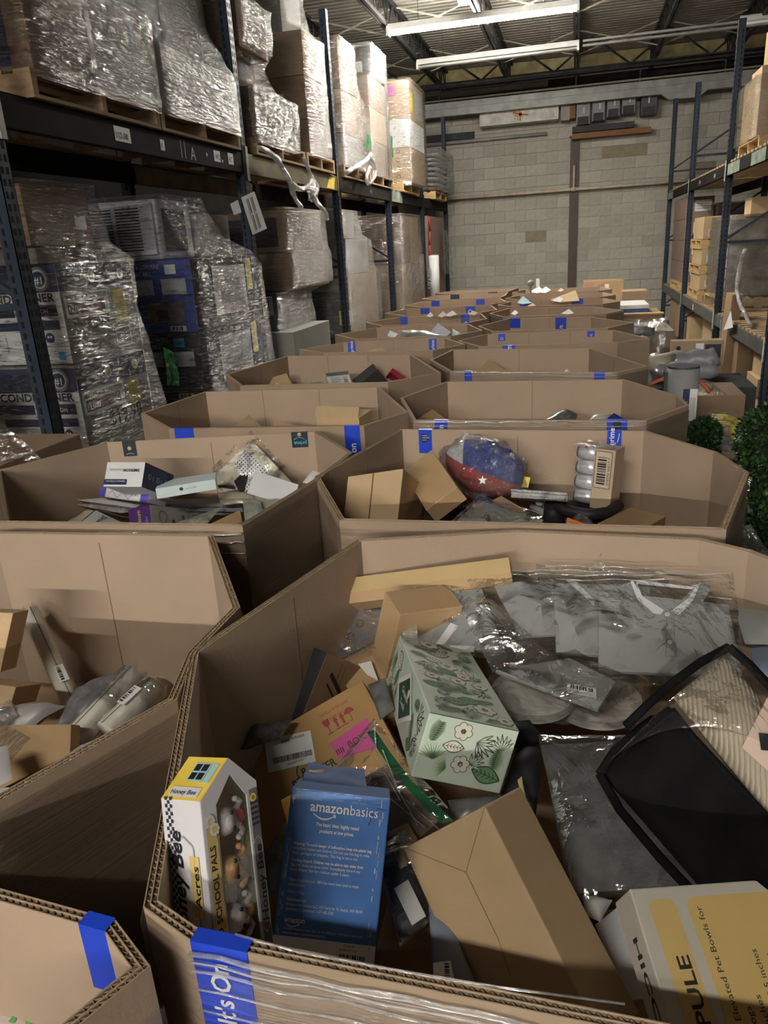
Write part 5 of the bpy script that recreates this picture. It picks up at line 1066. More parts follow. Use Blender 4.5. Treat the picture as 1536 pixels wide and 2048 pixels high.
# animal figures inside
def figure(u,v,col,shirt,label,ear):
    c=P3(u,v,.16); ea,eb,ec=A.normalized(),Bv.normalized(),C.normalized()
    R=Matrix((ea,eb,ec)).transposed()
    W=lambda x,y,z: c+(ea*x+eb*y+ec*z)*.93
    t=Thing('toy_animal',label,'toy figure',W(0,0,.02),'small animal figures in the farm toy box')
    fm_=M('flock_'+col[0],col[1],.7,var=.08); sm=M('shirt_'+shirt[0],shirt[1],.6,var=.05)
    g=G(); g.ell(W(-.004,0,0),(0.01537,0.01638,0.01399),fm_,rot=R); g.ell(W(.008,.006,-.006),(0.00655,0.00554,0.00554),fm_,rot=R); t.part('head',g,True)
    for s in (-1,1): g=G(); g.ell(W(-.020,s*.014,.004),(0.00844*ear,0.00706*ear,0.00378),fm_,rot=R); t.part('ear',g,True)
    for s in (-1,1): g=G(); g.ell(W(.000+s*.001,s*.0095-.001,-.0125),(0.00265,0.00265,0.00189),BLK,8,6,rot=R); t.part('eye',g,True)
    g=G(); g.ell(W(.0135,.0075,-.010),(0.00189,0.00189,0.00189),M('toy_nose',(.4,.12,.1),.5,var=0),8,6,rot=R); t.part('nose',g,True)
    g=G(); g.tube([W(.010,0,.004),W(.020,0,.002),W(.030,0,.002)],[0.00932,0.01021,0.00756],sm,10); t.part('shirt',g,True)
    for s in (-1,1):
        g=G(); g.tube([W(.018,s*.009,0),W(.022,s*.018,-.004),W(.014,s*.022,-.006)],[0.00378,0.00340,0.00340],fm_,7); g.ell(W(.0125,s*.023,-.006),(0.00416,0.00378,0.00378),fm_,8,6,rot=R); t.part('arm',g,True)
        g=G(); g.tube([W(.028,s*.005,.002),W(.040,s*.008,-.002)],[0.00466,0.00441],M('toy_trousers',(.10,.16,.30),.6,var=0),7); g.ell(W(.044,s*.009,-.003),(0.00554,0.00504,0.00466),WHC,8,6,rot=R); t.part('leg',g,True)
figure(.50,.14,('grey',(.42,.40,.40)),('red',(.45,.03,.05)),'grey big-eared mouse figure in a red shirt, topmost in the toy box',1.25)
figure(.48,.36,('tan',(.50,.28,.14)),('blue',(.16,.20,.34)),'orange-tan animal figure in a blue vest, second in the toy box',.85)
figure(.50,.58,('white',(.62,.60,.62)),('gold',(.42,.27,.08)),'white animal figure in a tan vest, third in the toy box',.95)
figure(.48,.80,('sand',(.42,.33,.22)),('maroon',(.35,.06,.05)),'sand-coloured animal figure with a dark red back, lowest in the toy box',.9)
# --- folded kraft box
bx=FB('kraft_fold'); t=carton('kraft_box','plain kraft box with Y-shaped fold lines, tilted at the front centre','box',bx,KR2,bevel=.0025)
p=lambda px,py:onf(bx,px,py)
def onf(bx,px,py,o=(0,0,0),a='A',b='B'):
    X=getattr(bx,a);Yv=getattr(bx,b);O=bx.pt(*o);d=ray(px,py);c=Vector((0,0,CZ));n=X.cross(Yv);s=(O-c).dot(n)/d.dot(n); q=c+d*s-O
    return q.dot(X.normalized()),q.dot(Yv.normalized())
pr=bx.pr((1,1,0),'-a','-b',.0006); w,h=pr.w,pr.h
def K(px,py): a,b=onf(bx,px,py); return (w-a,h-b)
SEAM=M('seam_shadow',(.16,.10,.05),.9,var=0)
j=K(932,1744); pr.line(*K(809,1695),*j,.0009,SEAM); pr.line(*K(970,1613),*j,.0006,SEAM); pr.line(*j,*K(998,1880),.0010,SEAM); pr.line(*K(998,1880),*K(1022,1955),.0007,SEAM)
t.part('flap_seam',pr)
# --- pet bowl box
bx=FB('hicc'); t=carton('pet_bowl_box','cream white box with yellow panels and dark lettering, at the bottom right corner','box',bx,M('cream_card',(.62,.58,.50),.5,var=.04),bevel=.002)
YP=M('pale_yellow_panel',(.72,.52,.20),.5,var=.04); DK=M('dark_letter',(.03,.027,.025),.6,var=0)
pr=bx.pr((0,1,0),'+a','-b',.0007); h=pr.h; w=pr.w
def rr(pr,x0,y0,x1,y1,r,m):
    pts=[]
    for cx,cy,a0 in ((x1-r,y1-r,0),(x0+r,y1-r,90),(x0+r,y0+r,180),(x1-r,y0+r,270)):
        for k in range(5): a=math.radians(a0+k*22.5); pts.append((cx+r*math.cos(a),cy+r*math.sin(a)))
    pr.poly(pts,m)
rr(pr,.018,.01,.052,h-.014,.010,YP); rr(pr,.066,.01,w-.01,h-.014,.012,YP); pr.up(2)
R9=math.pi/2
pr.text('HICC PULE',.046,h-.230,.022,DK,rot=R9,bold=True,width=.155)
for i,s_ in enumerate(('Product Name: Elevated Pet Bowls for','Cats & Small Dogs','Length: 15.75 inches','Width: 6.26 inches / 2.5 inches','Height: 1.5 inches / 4.4 inches','Weight inches / 4.4 lbs','Material: Bamboo')):
    L_=(.20,.095,.105,.15,.145,.12,.09)[i]; pr.text(s_,.083+.0165*i,h-.225+(.0 if i else 0),.0105,DK,rot=R9,width=L_)
t.part('front_print',pr)
pr=bx.pr((0,1,1),'-c','-b',.0007); pr.text('HICC PULE',pr.w*.42,pr.h-.048,.018,DK,rot=-R9,bold=True,width=.175); t.part('side_print',pr)
# --- botanical gift box
bx=FB('leafbox'); LG=M('sage_card',(.50,.58,.48),.4,var=.03); t=carton('botanical_box','pale green gift box printed with ferns, succulents and flowers','gift box',bx,LG,bevel=.002)
GR1=M('leaf_green',(.13,.27,.13),.6,var=.1); GR2=M('leaf_sage',(.27,.36,.20),.6,var=.1); OUT=M('leaf_outline',(.055,.07,.04),.6,var=0); CRM=M('petal_cream',(.62,.60,.50),.6,var=0)
def botan(pr,seed,n,skip=None):
    rn=random.Random(seed); w,h=pr.w,pr.h; done=[]
    for i in range(3000):
        if len(done)>=n: break
        s=rn.uniform(.017,.028); x=rn.uniform(s,w-s); y=rn.uniform(s,h-s)
        if any((x-a)**2+(y-b)**2<(s+c)**2*.40 for a,b,c in done) or (skip and skip(x,y)): continue
        done.append((x,y,s)); k=len(done)%5; r=rn.uniform(0,6.28); f=lambda a,d:(x+d*math.cos(a),y+d*math.sin(a))
        if k==0:   # fern
            for j in range(26):
                q=-1+2*j/25; b=f(r,q*s*.9); pr.line(*b,b[0]+s*.75*math.cos(r+1.2)*(1-.4*abs(q)),b[1]+s*.75*math.sin(r+1.2)*(1-.4*abs(q)),s*.085,GR2 if j%2 else OUT,.0001); pr.line(*b,b[0]+s*.75*math.cos(r-1.2)*(1-.4*abs(q)),b[1]+s*.75*math.sin(r-1.2)*(1-.4*abs(q)),s*.085,GR1 if j%3==0 else OUT,.0001)
        elif k==1: # agave
            for j in range(7):
                a=r+(-3+j)*.33; L_=s*(1.1-.08*abs(j-3)); b0=f(r+math.pi,s*.5); tip=(b0[0]+L_*1.3*math.cos(a),b0[1]+L_*1.3*math.sin(a)); mx=((b0[0]+tip[0])/2,(b0[1]+tip[1])/2); nx,ny=-math.sin(a)*s*.11,math.cos(a)*s*.11
                pr.poly([b0,(mx[0]-nx,mx[1]-ny),tip,(mx[0]+nx,mx[1]+ny)],LG if j%2 else CRM if 0 else LG); pr.path([b0,(mx[0]-nx,mx[1]-ny),tip,(mx[0]+nx,mx[1]+ny),b0],s*.07,OUT)
        elif k==2: # leaf with midrib
            pts=[]; 
            for j in range(13): q=j/12; pts.append((q,.28*math.sin(math.pi*q)))
            ln=pts+[(q,-v) for q,v in pts[::-1]]; T_=[(x+s*((q-.5)*2*math.cos(r)-v*2*math.sin(r)),y+s*((q-.5)*2*math.sin(r)+v*2*math.cos(r))) for q,v in ln]
            pr.poly(T_,CRM if len(done)%2 else GR1); pr.up(.3); pr.path(T_,s*.08,OUT); pr.line(*f(r,-s),*f(r,s),s*.05,OUT)
            for j in range(5): b=f(r,(-.6+.3*j)*s); pr.line(*b,b[0]+s*.3*math.cos(r+.9),b[1]+s*.3*math.sin(r+.9),s*.06,OUT); pr.line(*b,b[0]+s*.3*math.cos(r-.9),b[1]+s*.3*math.sin(r-.9),s*.06,OUT)
        elif k==3: # flower rosette
            for j in range(6):
                a=r+j*1.047; c=f(a,s*.5); pr.disc(*c,s*.36,OUT,10); pr.up(.2); pr.disc(*c,s*.30,CRM,10); pr.up(-.2)
            pr.up(.3); pr.disc(x,y,s*.2,OUT,8); pr.disc(x,y,s*.15,LG,8); pr.up(-.3)
        else:      # palm spray
            for j in range(13):
                a=r+(-6+j)*.2; pr.line(x,y,*f(a,s*1.2),s*.17,GR1 if j%2 else GR2,.0001)
pr=bx.pr((0,1,0),'+a','-b',.0007); botan(pr,5,40); t.part('front_pattern',pr)
pr=bx.pr((0,0,0),'+a','+c',.0007)
if pr.N.dot(bx.B)>0: pass
botan(pr,11,90); t.part('lid_pattern',pr)
pr=bx.pr((0,1,1),'-c','-b',.0007); botan(pr,23,70,lambda x,y:abs(x-pr.w*.52)<.085 and abs(y-pr.h*.5)<.05)
pr.up(3); cx,cy=pr.w*.52,pr.h*.5; DG=M('dark_green_label',(.02,.055,.03),.5,var=0)
pr.poly([(cx-.085,cy),(cx-.0,cy-.050),(cx+.085,cy),(cx,cy+.050)],WHC); pr.up(); pr.poly([(cx-.066,cy),(cx,cy-.040),(cx+.066,cy),(cx,cy+.040)],DG); pr.up(); pr.text('Greenth',cx,cy+.002,.017,WHT,al='c',width=.06); pr.text('Lush',cx,cy-.016,.015,WHT,al='c',width=.04); pr.disc(cx+.022,cy+.018,.008,CRM,10)
t.part('side_pattern',pr)
g=G(); g.obox(bx.pt(0,0,0),bx.A,bx.B.normalized()*.0012,-bx.C.normalized()*.0008,OUT); t.part('lid_edge',g)
# --- printed kraft shipping carton with red care marks
bx=FB('brewster'); bx=Box(bx.o,bx.A,bx.B,bx.C); t=carton('care_mark_carton','kraft carton with red care symbols, white barcode label and pink sticker, lying aslant','carton',bx,M('kraft_orange',(.47,.28,.11),.75,var=.05),bevel=.002)
def fr(bx,pts,o=None): return [ (bx_w-a,bx_h-b) for a,b in pts]
bw,bh=bx.A.length,bx.B.length
pr=bx.pr((1,1,0),'-a','-b',.0006)
def K(px,py): a,b=onf(bx,px,py); return (bw-a,bh-b)
def ang(p,q): return math.atan2(q[1]-p[1],q[0]-p[0])
def put(pr,s_,pa,pb,size,m,bold=False):
    a,b=K(*pa),K(*pb); pr.text(s_,*a,size,m,rot=ang(a,b),bold=bold,width=math.hypot(b[0]-a[0],b[1]-a[1]))
put(pr,'HANDLE WITH CARE',(641,1436),(696,1404),.0085,RED); put(pr,'KEEP DRY',(662,1441),(689,1425),.0085,RED)
# glass, arrows, umbrella
def sym(px,py,s,kind):
    x,y=K(px,py); r=ang(K(640,1480),K(700,1445))
    def T(a,b): return (x+s*(a*math.cos(r)-b*math.sin(r)),y+s*(a*math.sin(r)+b*math.cos(r)))
    if kind=='glass': pr.poly([T(-.45,1),T(.45,1),T(.38,.35),T(.1,.1),T(-.1,.1),T(-.38,.35)],RED); pr.line(*T(0,.1),*T(0,-.7),s*.12,RED); pr.line(*T(-.4,-.75),*T(.4,-.75),s*.14,RED)
    elif kind=='arrows':
        for d in (-.5,.5): pr.poly([T(d-.4,.35),T(d+.4,.35),T(d,1)],RED); pr.poly([T(d-.17,-.5),T(d+.17,-.5),T(d+.17,.35),T(d-.17,.35)],RED)
        pr.line(*T(-1,-.72),*T(1,-.72),s*.15,RED)
    else:
        pr.poly([T(math.cos(a*.3142)*.7,.2+.7*math.sin(a*.3142)) for a in range(11)],RED); pr.path([T(0,.2),T(0,-.7),T(-.12,-.85),T(-.28,-.75)],s*.1,RED)
sym(657,1455,.016,'glass'); sym(680,1443,.014,'arrows'); sym(700,1428,.015,'umb')
a=K(598,1545); put(pr,'BREWSTER',(590,1578),(675,1528),.021,BLK,True); x,y=K(610,1541); pr.ring(x,y,.017,.002,BLK); pr.text('B',x-.007,y-.008,.02,BLK,bold=True)
t.part('printing',pr)
pr=bx.pr((1,1,0),'-a','-b',.0013); q4=[K(*p_) for p_ in ((529,1480),(621,1461),(632,1523),(537,1546))]; pr.poly(q4,LABEL); pr.up(2)
def Q(u,v): return tuple((q4[0][i]*(1-u)+q4[1][i]*u)*(1-v)+(q4[3][i]*(1-u)+q4[2][i]*u)*v for i in (0,1))
rn=random.Random(8); u=.12
while u<.95:
    d=rn.choice([.008,.012,.018]); pr.poly([Q(u,.60),Q(u+d,.60),Q(u+d,.78),Q(u,.78)],BLK); u+=d+rn.choice([.008,.014])
a=Q(.85,.05); b=Q(.35,.13); pr.text('B90YNLHL1Z403B',*a,.0075,BLK,rot=ang(a,b),width=math.hypot(b[0]-a[0],b[1]-a[1])); a=Q(.8,.80); b=Q(.40,.86); pr.text('1-XR51200004941',*a,.006,BLK,rot=ang(a,b),width=math.hypot(b[0]-a[0],b[1]-a[1]))
PNK=M('pink_sticker',(.55,.02,.22),.5,var=.05); pr.k=.0013; pr.poly([K(659,1487),(K(733,1436)),K(762,1492),K(678,1518)],PNK); pr.up(); pr.text('BOX',*K(700,1496),.018,M('pink_dark',(.12,.01,.05),.6,var=0),rot=ang(K(700,1496),K(740,1472)),bold=True); [pr.line(*K(672+4*i,1500-2*i),*K(677+4*i,1510-2*i),.002,BLK) for i in range(4)]
t.part('labels',pr)
# --- black-sided carton
bx=FB('blackbox'); t=carton('hexagon_carton','kraft carton with a scuffed black side and black hexagon print, behind the care-mark carton','carton',bx,KR3,fm={5:DGREY},bevel=.0015)
pr=bx.pr((0,1,0),'+a','-b',.0006); w,h=pr.w,pr.h; n=6
for r_,wd in ((.062,.010),(.040,.004)):
    pr.path([(.035+r_*math.cos(math.radians(30+60*i)),h-.10+r_*math.sin(math.radians(30+60*i))) for i in (-2,-1,0,1)],wd,BLK)
pr.text('P',.115,h-.085,.045,BLK,rot=-math.pi/2,bold=True); pr.text('ORC',.105,h-.075,.022,BLK,rot=-math.pi/2,bold=True); pr.line(.06,h-.01,.06,h-.05,.001,BLK); pr.line(.075,h-.01,.075,h-.07,.001,BLK); t.part('printing',pr)
bx=FB('kraft_tall'); carton('kraft_box','tall plain kraft box standing behind the botanical box','box',bx,KR,bevel=.0015)
bx=FB('kraft_long'); bx=Box(bx.o,bx.A*1.0,bx.B*1.0,bx.C); t=carton('long_kraft_box','long flat kraft box along the back wall of the foreground bin','box',bx,M('kraft_tan_yellow',(.50,.36,.17),.8,var=.05),bevel=.0015)
g=G(); g.obox(bx.pt(0,1,0),bx.A,bx.B*.9+Vector((0,.012,0)),bx.C*.8,KR); t.part('lower_flap',g)
g=slab([PL(x,y,.80,1.35,.4) for x,y in ((655,1318),(775,1255),(850,1430),(740,1440))],.03,KR); t_=item('kraft_flat','flat kraft carton lying between the hexagon carton and the tall kraft box','carton',g)
g=slab([PL(x,y,.815,1.35,.4) for x,y in ((716,1328),(742,1322),(756,1360),(735,1350))],.002,LABEL); item('paper_slip','white paper slip on the flat kraft carton','paper',g)
# dark item in a clear zip bag at the back left
c=[PL(x,y,.86,1.45,.5) for x,y in ((628,1292),(765,1190),(760,1275),(640,1340))]
t=Thing('bagged_pad','grey pad with brown symbols in a clear zip bag, beside the tall kraft box','packaged item',c[3])
t.part('pad',pillow(c,.02,M('smoky_grey',(.14,.13,.14),.35,var=.1),.002),True)
X=c[2]-c[3]; Yv=c[0]-c[3]; pr=Print(c[3]+Vector((0,-.004,.013)),X,Yv,.001); BR=M('brown_ink',(.12,.07,.04),.6,var=0)
for i in range(6): pr.line(.02,.02+.006*i,.05,.02+.006*i,.0015,BR)
pr.ring(.085,.03,.009,.0015,BR); pr.ring(.115,.05,.009,.0015,BR); pr.ring(.075,.055,.007,.0012,BR); t.part('symbols',pr)
t.part('zip_bag',sheet([PL(x,y,.875,1.45,.5) for x,y in ((605,1285),(770,1165),(770,1290),(620,1350))],BAGH,.006,14),True)
item('plastic_bag','empty crumpled clear bag end at the rim left of the bagged pad','plastic bag',sheet([PL(x,y,.86,1.45,.5) for x,y in ((600,1262),(640,1240),(640,1310),(612,1330))],BAGH,.01,20),True)
item('plastic_bag','clear bag crumple sticking up over the long kraft box','plastic bag',sheet([PL(x,y,.93,1.5,.9) for x,y in ((800,1180),(850,1140),(885,1165),(870,1195))],BAGH,.014,25),True)
item('plastic_bag','pointed clear bag tip behind the polo shirts','plastic bag',sheet([PL(x,y,1.0,1.55,1.2) for x,y in ((1170,1150),(1203,1105),(1207,1135),(1260,1150))],BAGH,.008,25),True)
# --- polo shirts in bags (leaning pile)
SH=M('polo_grey',(.30,.305,.295),.85,var=.03,scale=30,bump=.05,bscale=300); COLR=M('collar_grey',(.26,.265,.26),.85,var=.03); PW=M('piping_white',(.68,.68,.70),.7,var=0); INK=M('bag_ink',(.03,.03,.035),.6,var=0)
def plane(px,py,lift=0,z0=.98,y0=1.46,s=.62): return PL(px,py,z0+lift,y0,s)
def shirt(name,label,q,lift,full=True,bag=None,seed=0,extra=None):
    c=[plane(x,y,lift) for x,y in q]; t=Thing('polo_shirt',label,'shirt',c[3]); t.part('folded_body',slab(c,.012,SH),bevel=.002)
    X=(c[2]-c[3]); Yv=(c[0]-c[3]); pr=Print(c[3],X,Yv,.0018); pr.w=X.length; pr.h=Yv.length
    if extra: extra(pr); t.part('trim',pr)
    if bag:
        t.part('clear_bag',sheet([plane(x,y,lift+.008) for x,y in bag],BAG,.0035,16,30,30,.004,seed),True)
        e=[plane(x,y,lift+.010) for x,y in bag]; g=G(); 
        for k in (0,.05): g.tube([e[0].lerp(e[3],k).lerp(e[1].lerp(e[2],k),i/12)+Vector((0,0,.002*math.sin(i*1.7+seed))) for i in range(13)],.0012,BAGH,5)
        t.part('zip_strip',g,True)
    return t
def fullcollar(pr):
    w,h=pr.w,pr.h
    def S(px,py):
        d=plane(px,py,.006)-pr.o; return d.dot(pr.X),d.dot(pr.Y)
    # collar: grey band with white inner facing
    pr.poly([S(1232,1172),S(1262,1165),S(1262,1178),S(1308,1232),S(1290,1237)],COLR); pr.poly([S(1232,1172),S(1290,1237),S(1283,1236),S(1240,1205)],COLR)
    pr.poly([S(1405,1172),S(1412,1190),S(1400,1210),S(1362,1242),S(1333,1233),S(1385,1175)],COLR); pr.up(2)
    pr.poly([S(1252,1166),S(1262,1163),S(1277,1196),S(1322,1226),S(1316,1235),S(1302,1232),S(1268,1202)],PW)
    pr.poly([S(1393,1172),S(1385,1178),S(1368,1205),S(1336,1228),S(1352,1237),S(1380,1208)],PW)
    pr.poly([S(1258,1163),S(1372,1180),S(1392,1174),S(1390,1180),S(1374,1186),S(1260,1171)],PW); pr.line(*S(1411,1202),*S(1457,1209),.0018,PW)
    LN=M('stitch_shade',(.15,.15,.15),.8,var=0)
    pr.line(*S(1328,1235),*S(1330,1318),.0008,LN); pr.line(*S(1342,1238),*S(1349,1320),.0008,LN); pr.line(*S(1330,1318),*S(1349,1320),.0008,LN)
    for i in range(12): pr.line(*S(1238+4.3*i,1180+4.5*i),*S(1250+4.6*i,1178+4.3*i),.0005,LN)
    for i in range(12): pr.line(*S(1366+3.6*i,1236-4.6*i),*S(1356+3.2*i,1228-4.6*i),.0005,LN)
    pr.text('M',*S(1322,1194),.006,LN); pr.up()
    for x,y in ((1329,1235),(1333,1262),(1337,1291)): pr.disc(*S(x,y),.0048,WHC,14)
shirt('a','flat grey polo shirt with white-edged collar and three buttons, in front at right',[(1197,1181),(1457,1208),(1486,1352),(1197,1341)],.006,extra=fullcollar,bag=[(1108,1150),(1466,1148),(1500,1385),(1190,1362)],seed=1)
def colL(pr):
    def S(px,py): d=plane(px,py,.0)-pr.o; return d.dot(pr.X),d.dot(pr.Y)
    pr.poly([S(1133,1168),S(1150,1158),S(1197,1200),S(1197,1216)],COLR); pr.up(2); pr.poly([S(1146,1155),S(1162,1153),S(1198,1190),S(1198,1203)],PW)
shirt('b','grey polo shirt with half its collar showing, tucked behind the three-button one',[(1106,1165),(1300,1170),(1300,1318),(1112,1304)],-.012,extra=colL,bag=[(1072,1130),(1340,1138),(1330,1330),(1095,1318)],seed=2)
shirt('c','folded grey polo shirt under creased glaring film, middle of the pile',[(985,1165),(1108,1158),(1113,1268),(1040,1272)],-.02,bag=[(925,1145),(1110,1140),(1120,1290),(1010,1300)],seed=3)
def colM(pr):
    def S(px,py): d=plane(px,py,-.03)-pr.o; return d.dot(pr.X),d.dot(pr.Y)
    pr.poly([S(907,1240),S(922,1246),S(890,1285),S(872,1287)],PW); pr.poly([S(900,1286),S(950,1284),S(948,1296),S(905,1300)],PW); pr.rect(.012,pr.h-.028,.045,pr.h-.012,LABEL); pr.up(); pr.bars(.016,pr.h-.025,.025,.006,BLK,12)
shirt('d','grey polo shirt leftmost in the pile, collar flopped down, barcode at its corner',[(828,1174),(960,1166),(1010,1300),(830,1300)],-.03,extra=colM,bag=[(806,1180),(965,1155),(1015,1320),(806,1300)],seed=4)
# warning bag
c=[plane(x,y,.004) for x,y in ((905,1185),(985,1200),(1120,1325),(985,1345))]
t=Thing('poly_bag','creased clear bag with printed warning text between the polo shirts','plastic bag',c[3]); t.part('bag_film',sheet(c,BAGH,.006,16,28,28,.006,7),True)
X=c[2]-c[3]; pr=Print(plane(975,1318,.012),X,c[0]-c[3],.001)
for i,(s_,y,wd) in enumerate((('WARNING',.055,.03),('ADVERTENCIA: PLASTIC BAGS CAN BE',.038,.075),('DANGEROUS. KEEP AWAY FROM BABIES',.026,.08),('ATENCION: PARA EVITAR PELIGRO',.012,.085),('DE ASFIXIA MANTENGA ESTA BOLSA',.002,.08))): pr.text(s_,.03 if i else .05,y,.007,INK,width=wd,bold=True)
t.part('warning_print',pr)
c=[plane(x,y,.012) for x,y in ((805,1185),(830,1180),(836,1300),(806,1290))]
item('poly_bag','shiny crimped bag edge strip beside the tall kraft box','plastic bag',sheet(c,ROPE,.004,40),True)
# lower shirt with barcode sticker and two white round packs
c=[PL(x,y,.90,1.25,.25) for x,y in ((990,1340),(1140,1315),(1232,1362),(1196,1418))]
t=Thing('polo_shirt','grey folded polo shirt with a white barcode sticker, lying below the pile','shirt',c[3]); t.part('folded_body',slab(c,.010,SH),bevel=.002)
pr=Print(PL(1134,1386,.902,1.25,.25),PL(1192,1398,.902,1.25,.25)-PL(1134,1386,.902,1.25,.25),Vector((0,1,.3)),.0016); pr.rect(0,0,.052,.022,LABEL); pr.up(2); pr.bars(.006,.011,.04,.009,BLK,24); [pr.line(.004,.003+.003*i,.046,.003+.003*i,.0008,GREY) for i in range(2)]; t.part('sticker',pr)
t.part('clear_bag',sheet([PL(x,y,.912,1.25,.25) for x,y in ((985,1330),(1150,1300),(1290,1370),(1190,1440))],BAG,.006,14,24,24,.004,9),True)
PLT=M('paper_white',(.66,.63,.58),.6,var=.03)
def plate(px,py,z,r,label,el=1):
    c=P(px,py,z); t=Thing('round_pack',label,'paper plates',c+Vector((0,0,-.02))); R=Matrix.Rotation(.12,3,'X')
    g=G()
    for k in range(5):
        n=40; g.tube([c+Vector((0,0,-.016+.004*k)),c+Vector((0,0,-.0135+.004*k))],[r*(1-.006*(k%2)),r*(1-.006*(k%2))],PLT,n)
    t.part('plate_stack',g); 
    t.part('clear_bag',sheet([c+Vector((-r*1.2,-r*1.15,.0)),c+Vector((r*1.2,-r*1.15,.0)),c+Vector((r*1.2,r*1.1,.01)),c+Vector((-r*1.2,r*1.1,.01))],BAG,.006,18,26,26,.01,px),True)
plate(1065,1385,.84,.080,'white round pack of paper discs, left of two under the lower grey shirt'); plate(1193,1395,.815,.085,'white round pack of paper discs, right of two beside the black bag')
# --- grey cushion in a clear bag
c=[PL(x,y,.83,1.0,.35) for x,y in ((1082,1490),(1260,1480),(1420,1765),(1140,1790))]
CUSH=M('cushion_grey',(.15,.15,.15),.9,col2=(.09,.09,.09),scale=30,bump=.2,bscale=150)
t=Thing('cushion','dark grey fabric cushion in a glossy clear bag, left of the black bag','cushion',c[3]+Vector((0,0,-.03))); t.part('cushion_body',pillow(c,.07,CUSH,.006,10,26,26,.45,3),True)
cb=[PL(x,y,.87,1.0,.35) for x,y in ((1075,1470),(1275,1470),(1440,1780),(1150,1800))]; t.part('clear_bag',sheet(cb,BAG,.004,9,34,34,.024,11),True)
# --- black fabric bag with straw hat
BF=M('black_fabric',(.006,.006,.0065),.9,var=.2,scale=20,bump=.1,bscale=200,spec=.08)
bb=[PL(x,y,1.0,.98,.75) for x,y in ((1342,1418),(1640,1740),(1500,1890),(1200,1545))]
t=Thing('hat_bag','black fabric bag with a clear side, holding the straw hat','fabric bag',bb[3])
t.part('fabric_front',pillow(bb,.045,BF,.004,12,30,22,.22,5),True)
g=G(); 
for q in (((1199,1548),(1230,1500),(1290,1455),(1342,1420)),((1342,1420),(1380,1470),(1440,1535),(1536,1640)),((1199,1548),(1240,1620),(1320,1715),(1400,1800),(1470,1860)),((1252,1452),(1300,1405),(1342,1368),(1400,1325),(1458,1294)),((1458,1294),(1500,1330),(1560,1395),(1620,1470))):
    g.tube([PL(x,y,1.012,.98,.75) for x,y in q],.0065,BF,8)
t.part('piping',g,True)
g=G(); g.tube([PL(x,y,1.01,.98,.75) for x,y in ((1395,1800),(1450,1870),(1475,1885),(1540,1878))],.011,BF,8); t.part('corner_knot',g,True)
t.part('side_wall',sheet([PL(x,y,.985,.98,.75) for x,y in ((1245,1475),(1300,1430),(1335,1430),(1215,1540))],BF,.004),True)
wn=[PL(x,y,1.03,.98,.75) for x,y in ((1215,1520),(1458,1290),(1680,1540),(1345,1418))]; wn=[wn[0],wn[1],wn[2],PL(1560,1680,1.03,.98,.75)]
t.part('clear_window',sheet([PL(x,y,1.03,.98,.75) for x,y in ((1210,1530),(1458,1285),(1720,1560),(1345,1425))],BAG,.006,14,28,28,.014,13),True)
HAT=M('straw_hat',(.36,.30,.215),.85,var=.1,scale=60,bump=.3,bscale=300)
def hatm():
    m,t_,b,o=nt('straw_weave'); wv=node(t_,'ShaderNodeTexWave'); wv.inputs['Scale'].default_value=52; wv.inputs['Distortion'].default_value=1.2; wv.inputs['Detail'].default_value=1; mp=coords(t_); t_.links.new(mp,wv.inputs['Vector']); wv.bands_direction='X'
    r=node(t_,'ShaderNodeValToRGB'); r.color_ramp.elements[0].position=.0; r.color_ramp.elements[0].color=(.22,.185,.135,1); r.color_ramp.elements[1].position=.22; r.color_ramp.elements[1].color=(.36,.305,.225,1); t_.links.new(wv.outputs['Fac'],r.inputs[0]); t_.links.new(r.outputs[0],b.inputs['Base Color']); b.inputs['Roughness'].default_value=.85
    bp=node(t_,'ShaderNodeBump'); bp.inputs['Strength'].default_value=.5; bp.inputs['Distance'].default_value=.003; t_.links.new(wv.outputs['Fac'],bp.inputs['Height']); t_.links.new(bp.outputs[0],b.inputs['Normal']); return m
hc=[PL(x,y,.99,.98,.75) for x,y in ((1345,1395),(1450,1312),(1640,1560),(1545,1640))]
t=Thing('straw_hat','beige straw hat seen through the clear side of the black bag','hat',hc[0]); t.part('crown',pillow(hc,.07,hatm(),.002,10,24,30,.35,6),True)
c=[PL(x,y,1.035,.98,.75) for x,y in ((1536,1392),(1484,1495),(1536,1542),(1600,1480))]; CARD=M('peach_card',(.58,.44,.36),.5,var=.03)
t=Thing('hat_card','pale peach card lying over the straw hat at the picture edge','card',c[1]); t.part('card',slab(c,.002,CARD))
pr=Print(c[1],c[3]-c[0]+(c[2]-c[1]),c[0]-c[1],.002); g=G(); g.obox(PL(1522,1500,1.042,.98,.75),(.03,0,0),(0,.02,.012),(0,0,.001),BLK); t.part('printed_figure',g); 
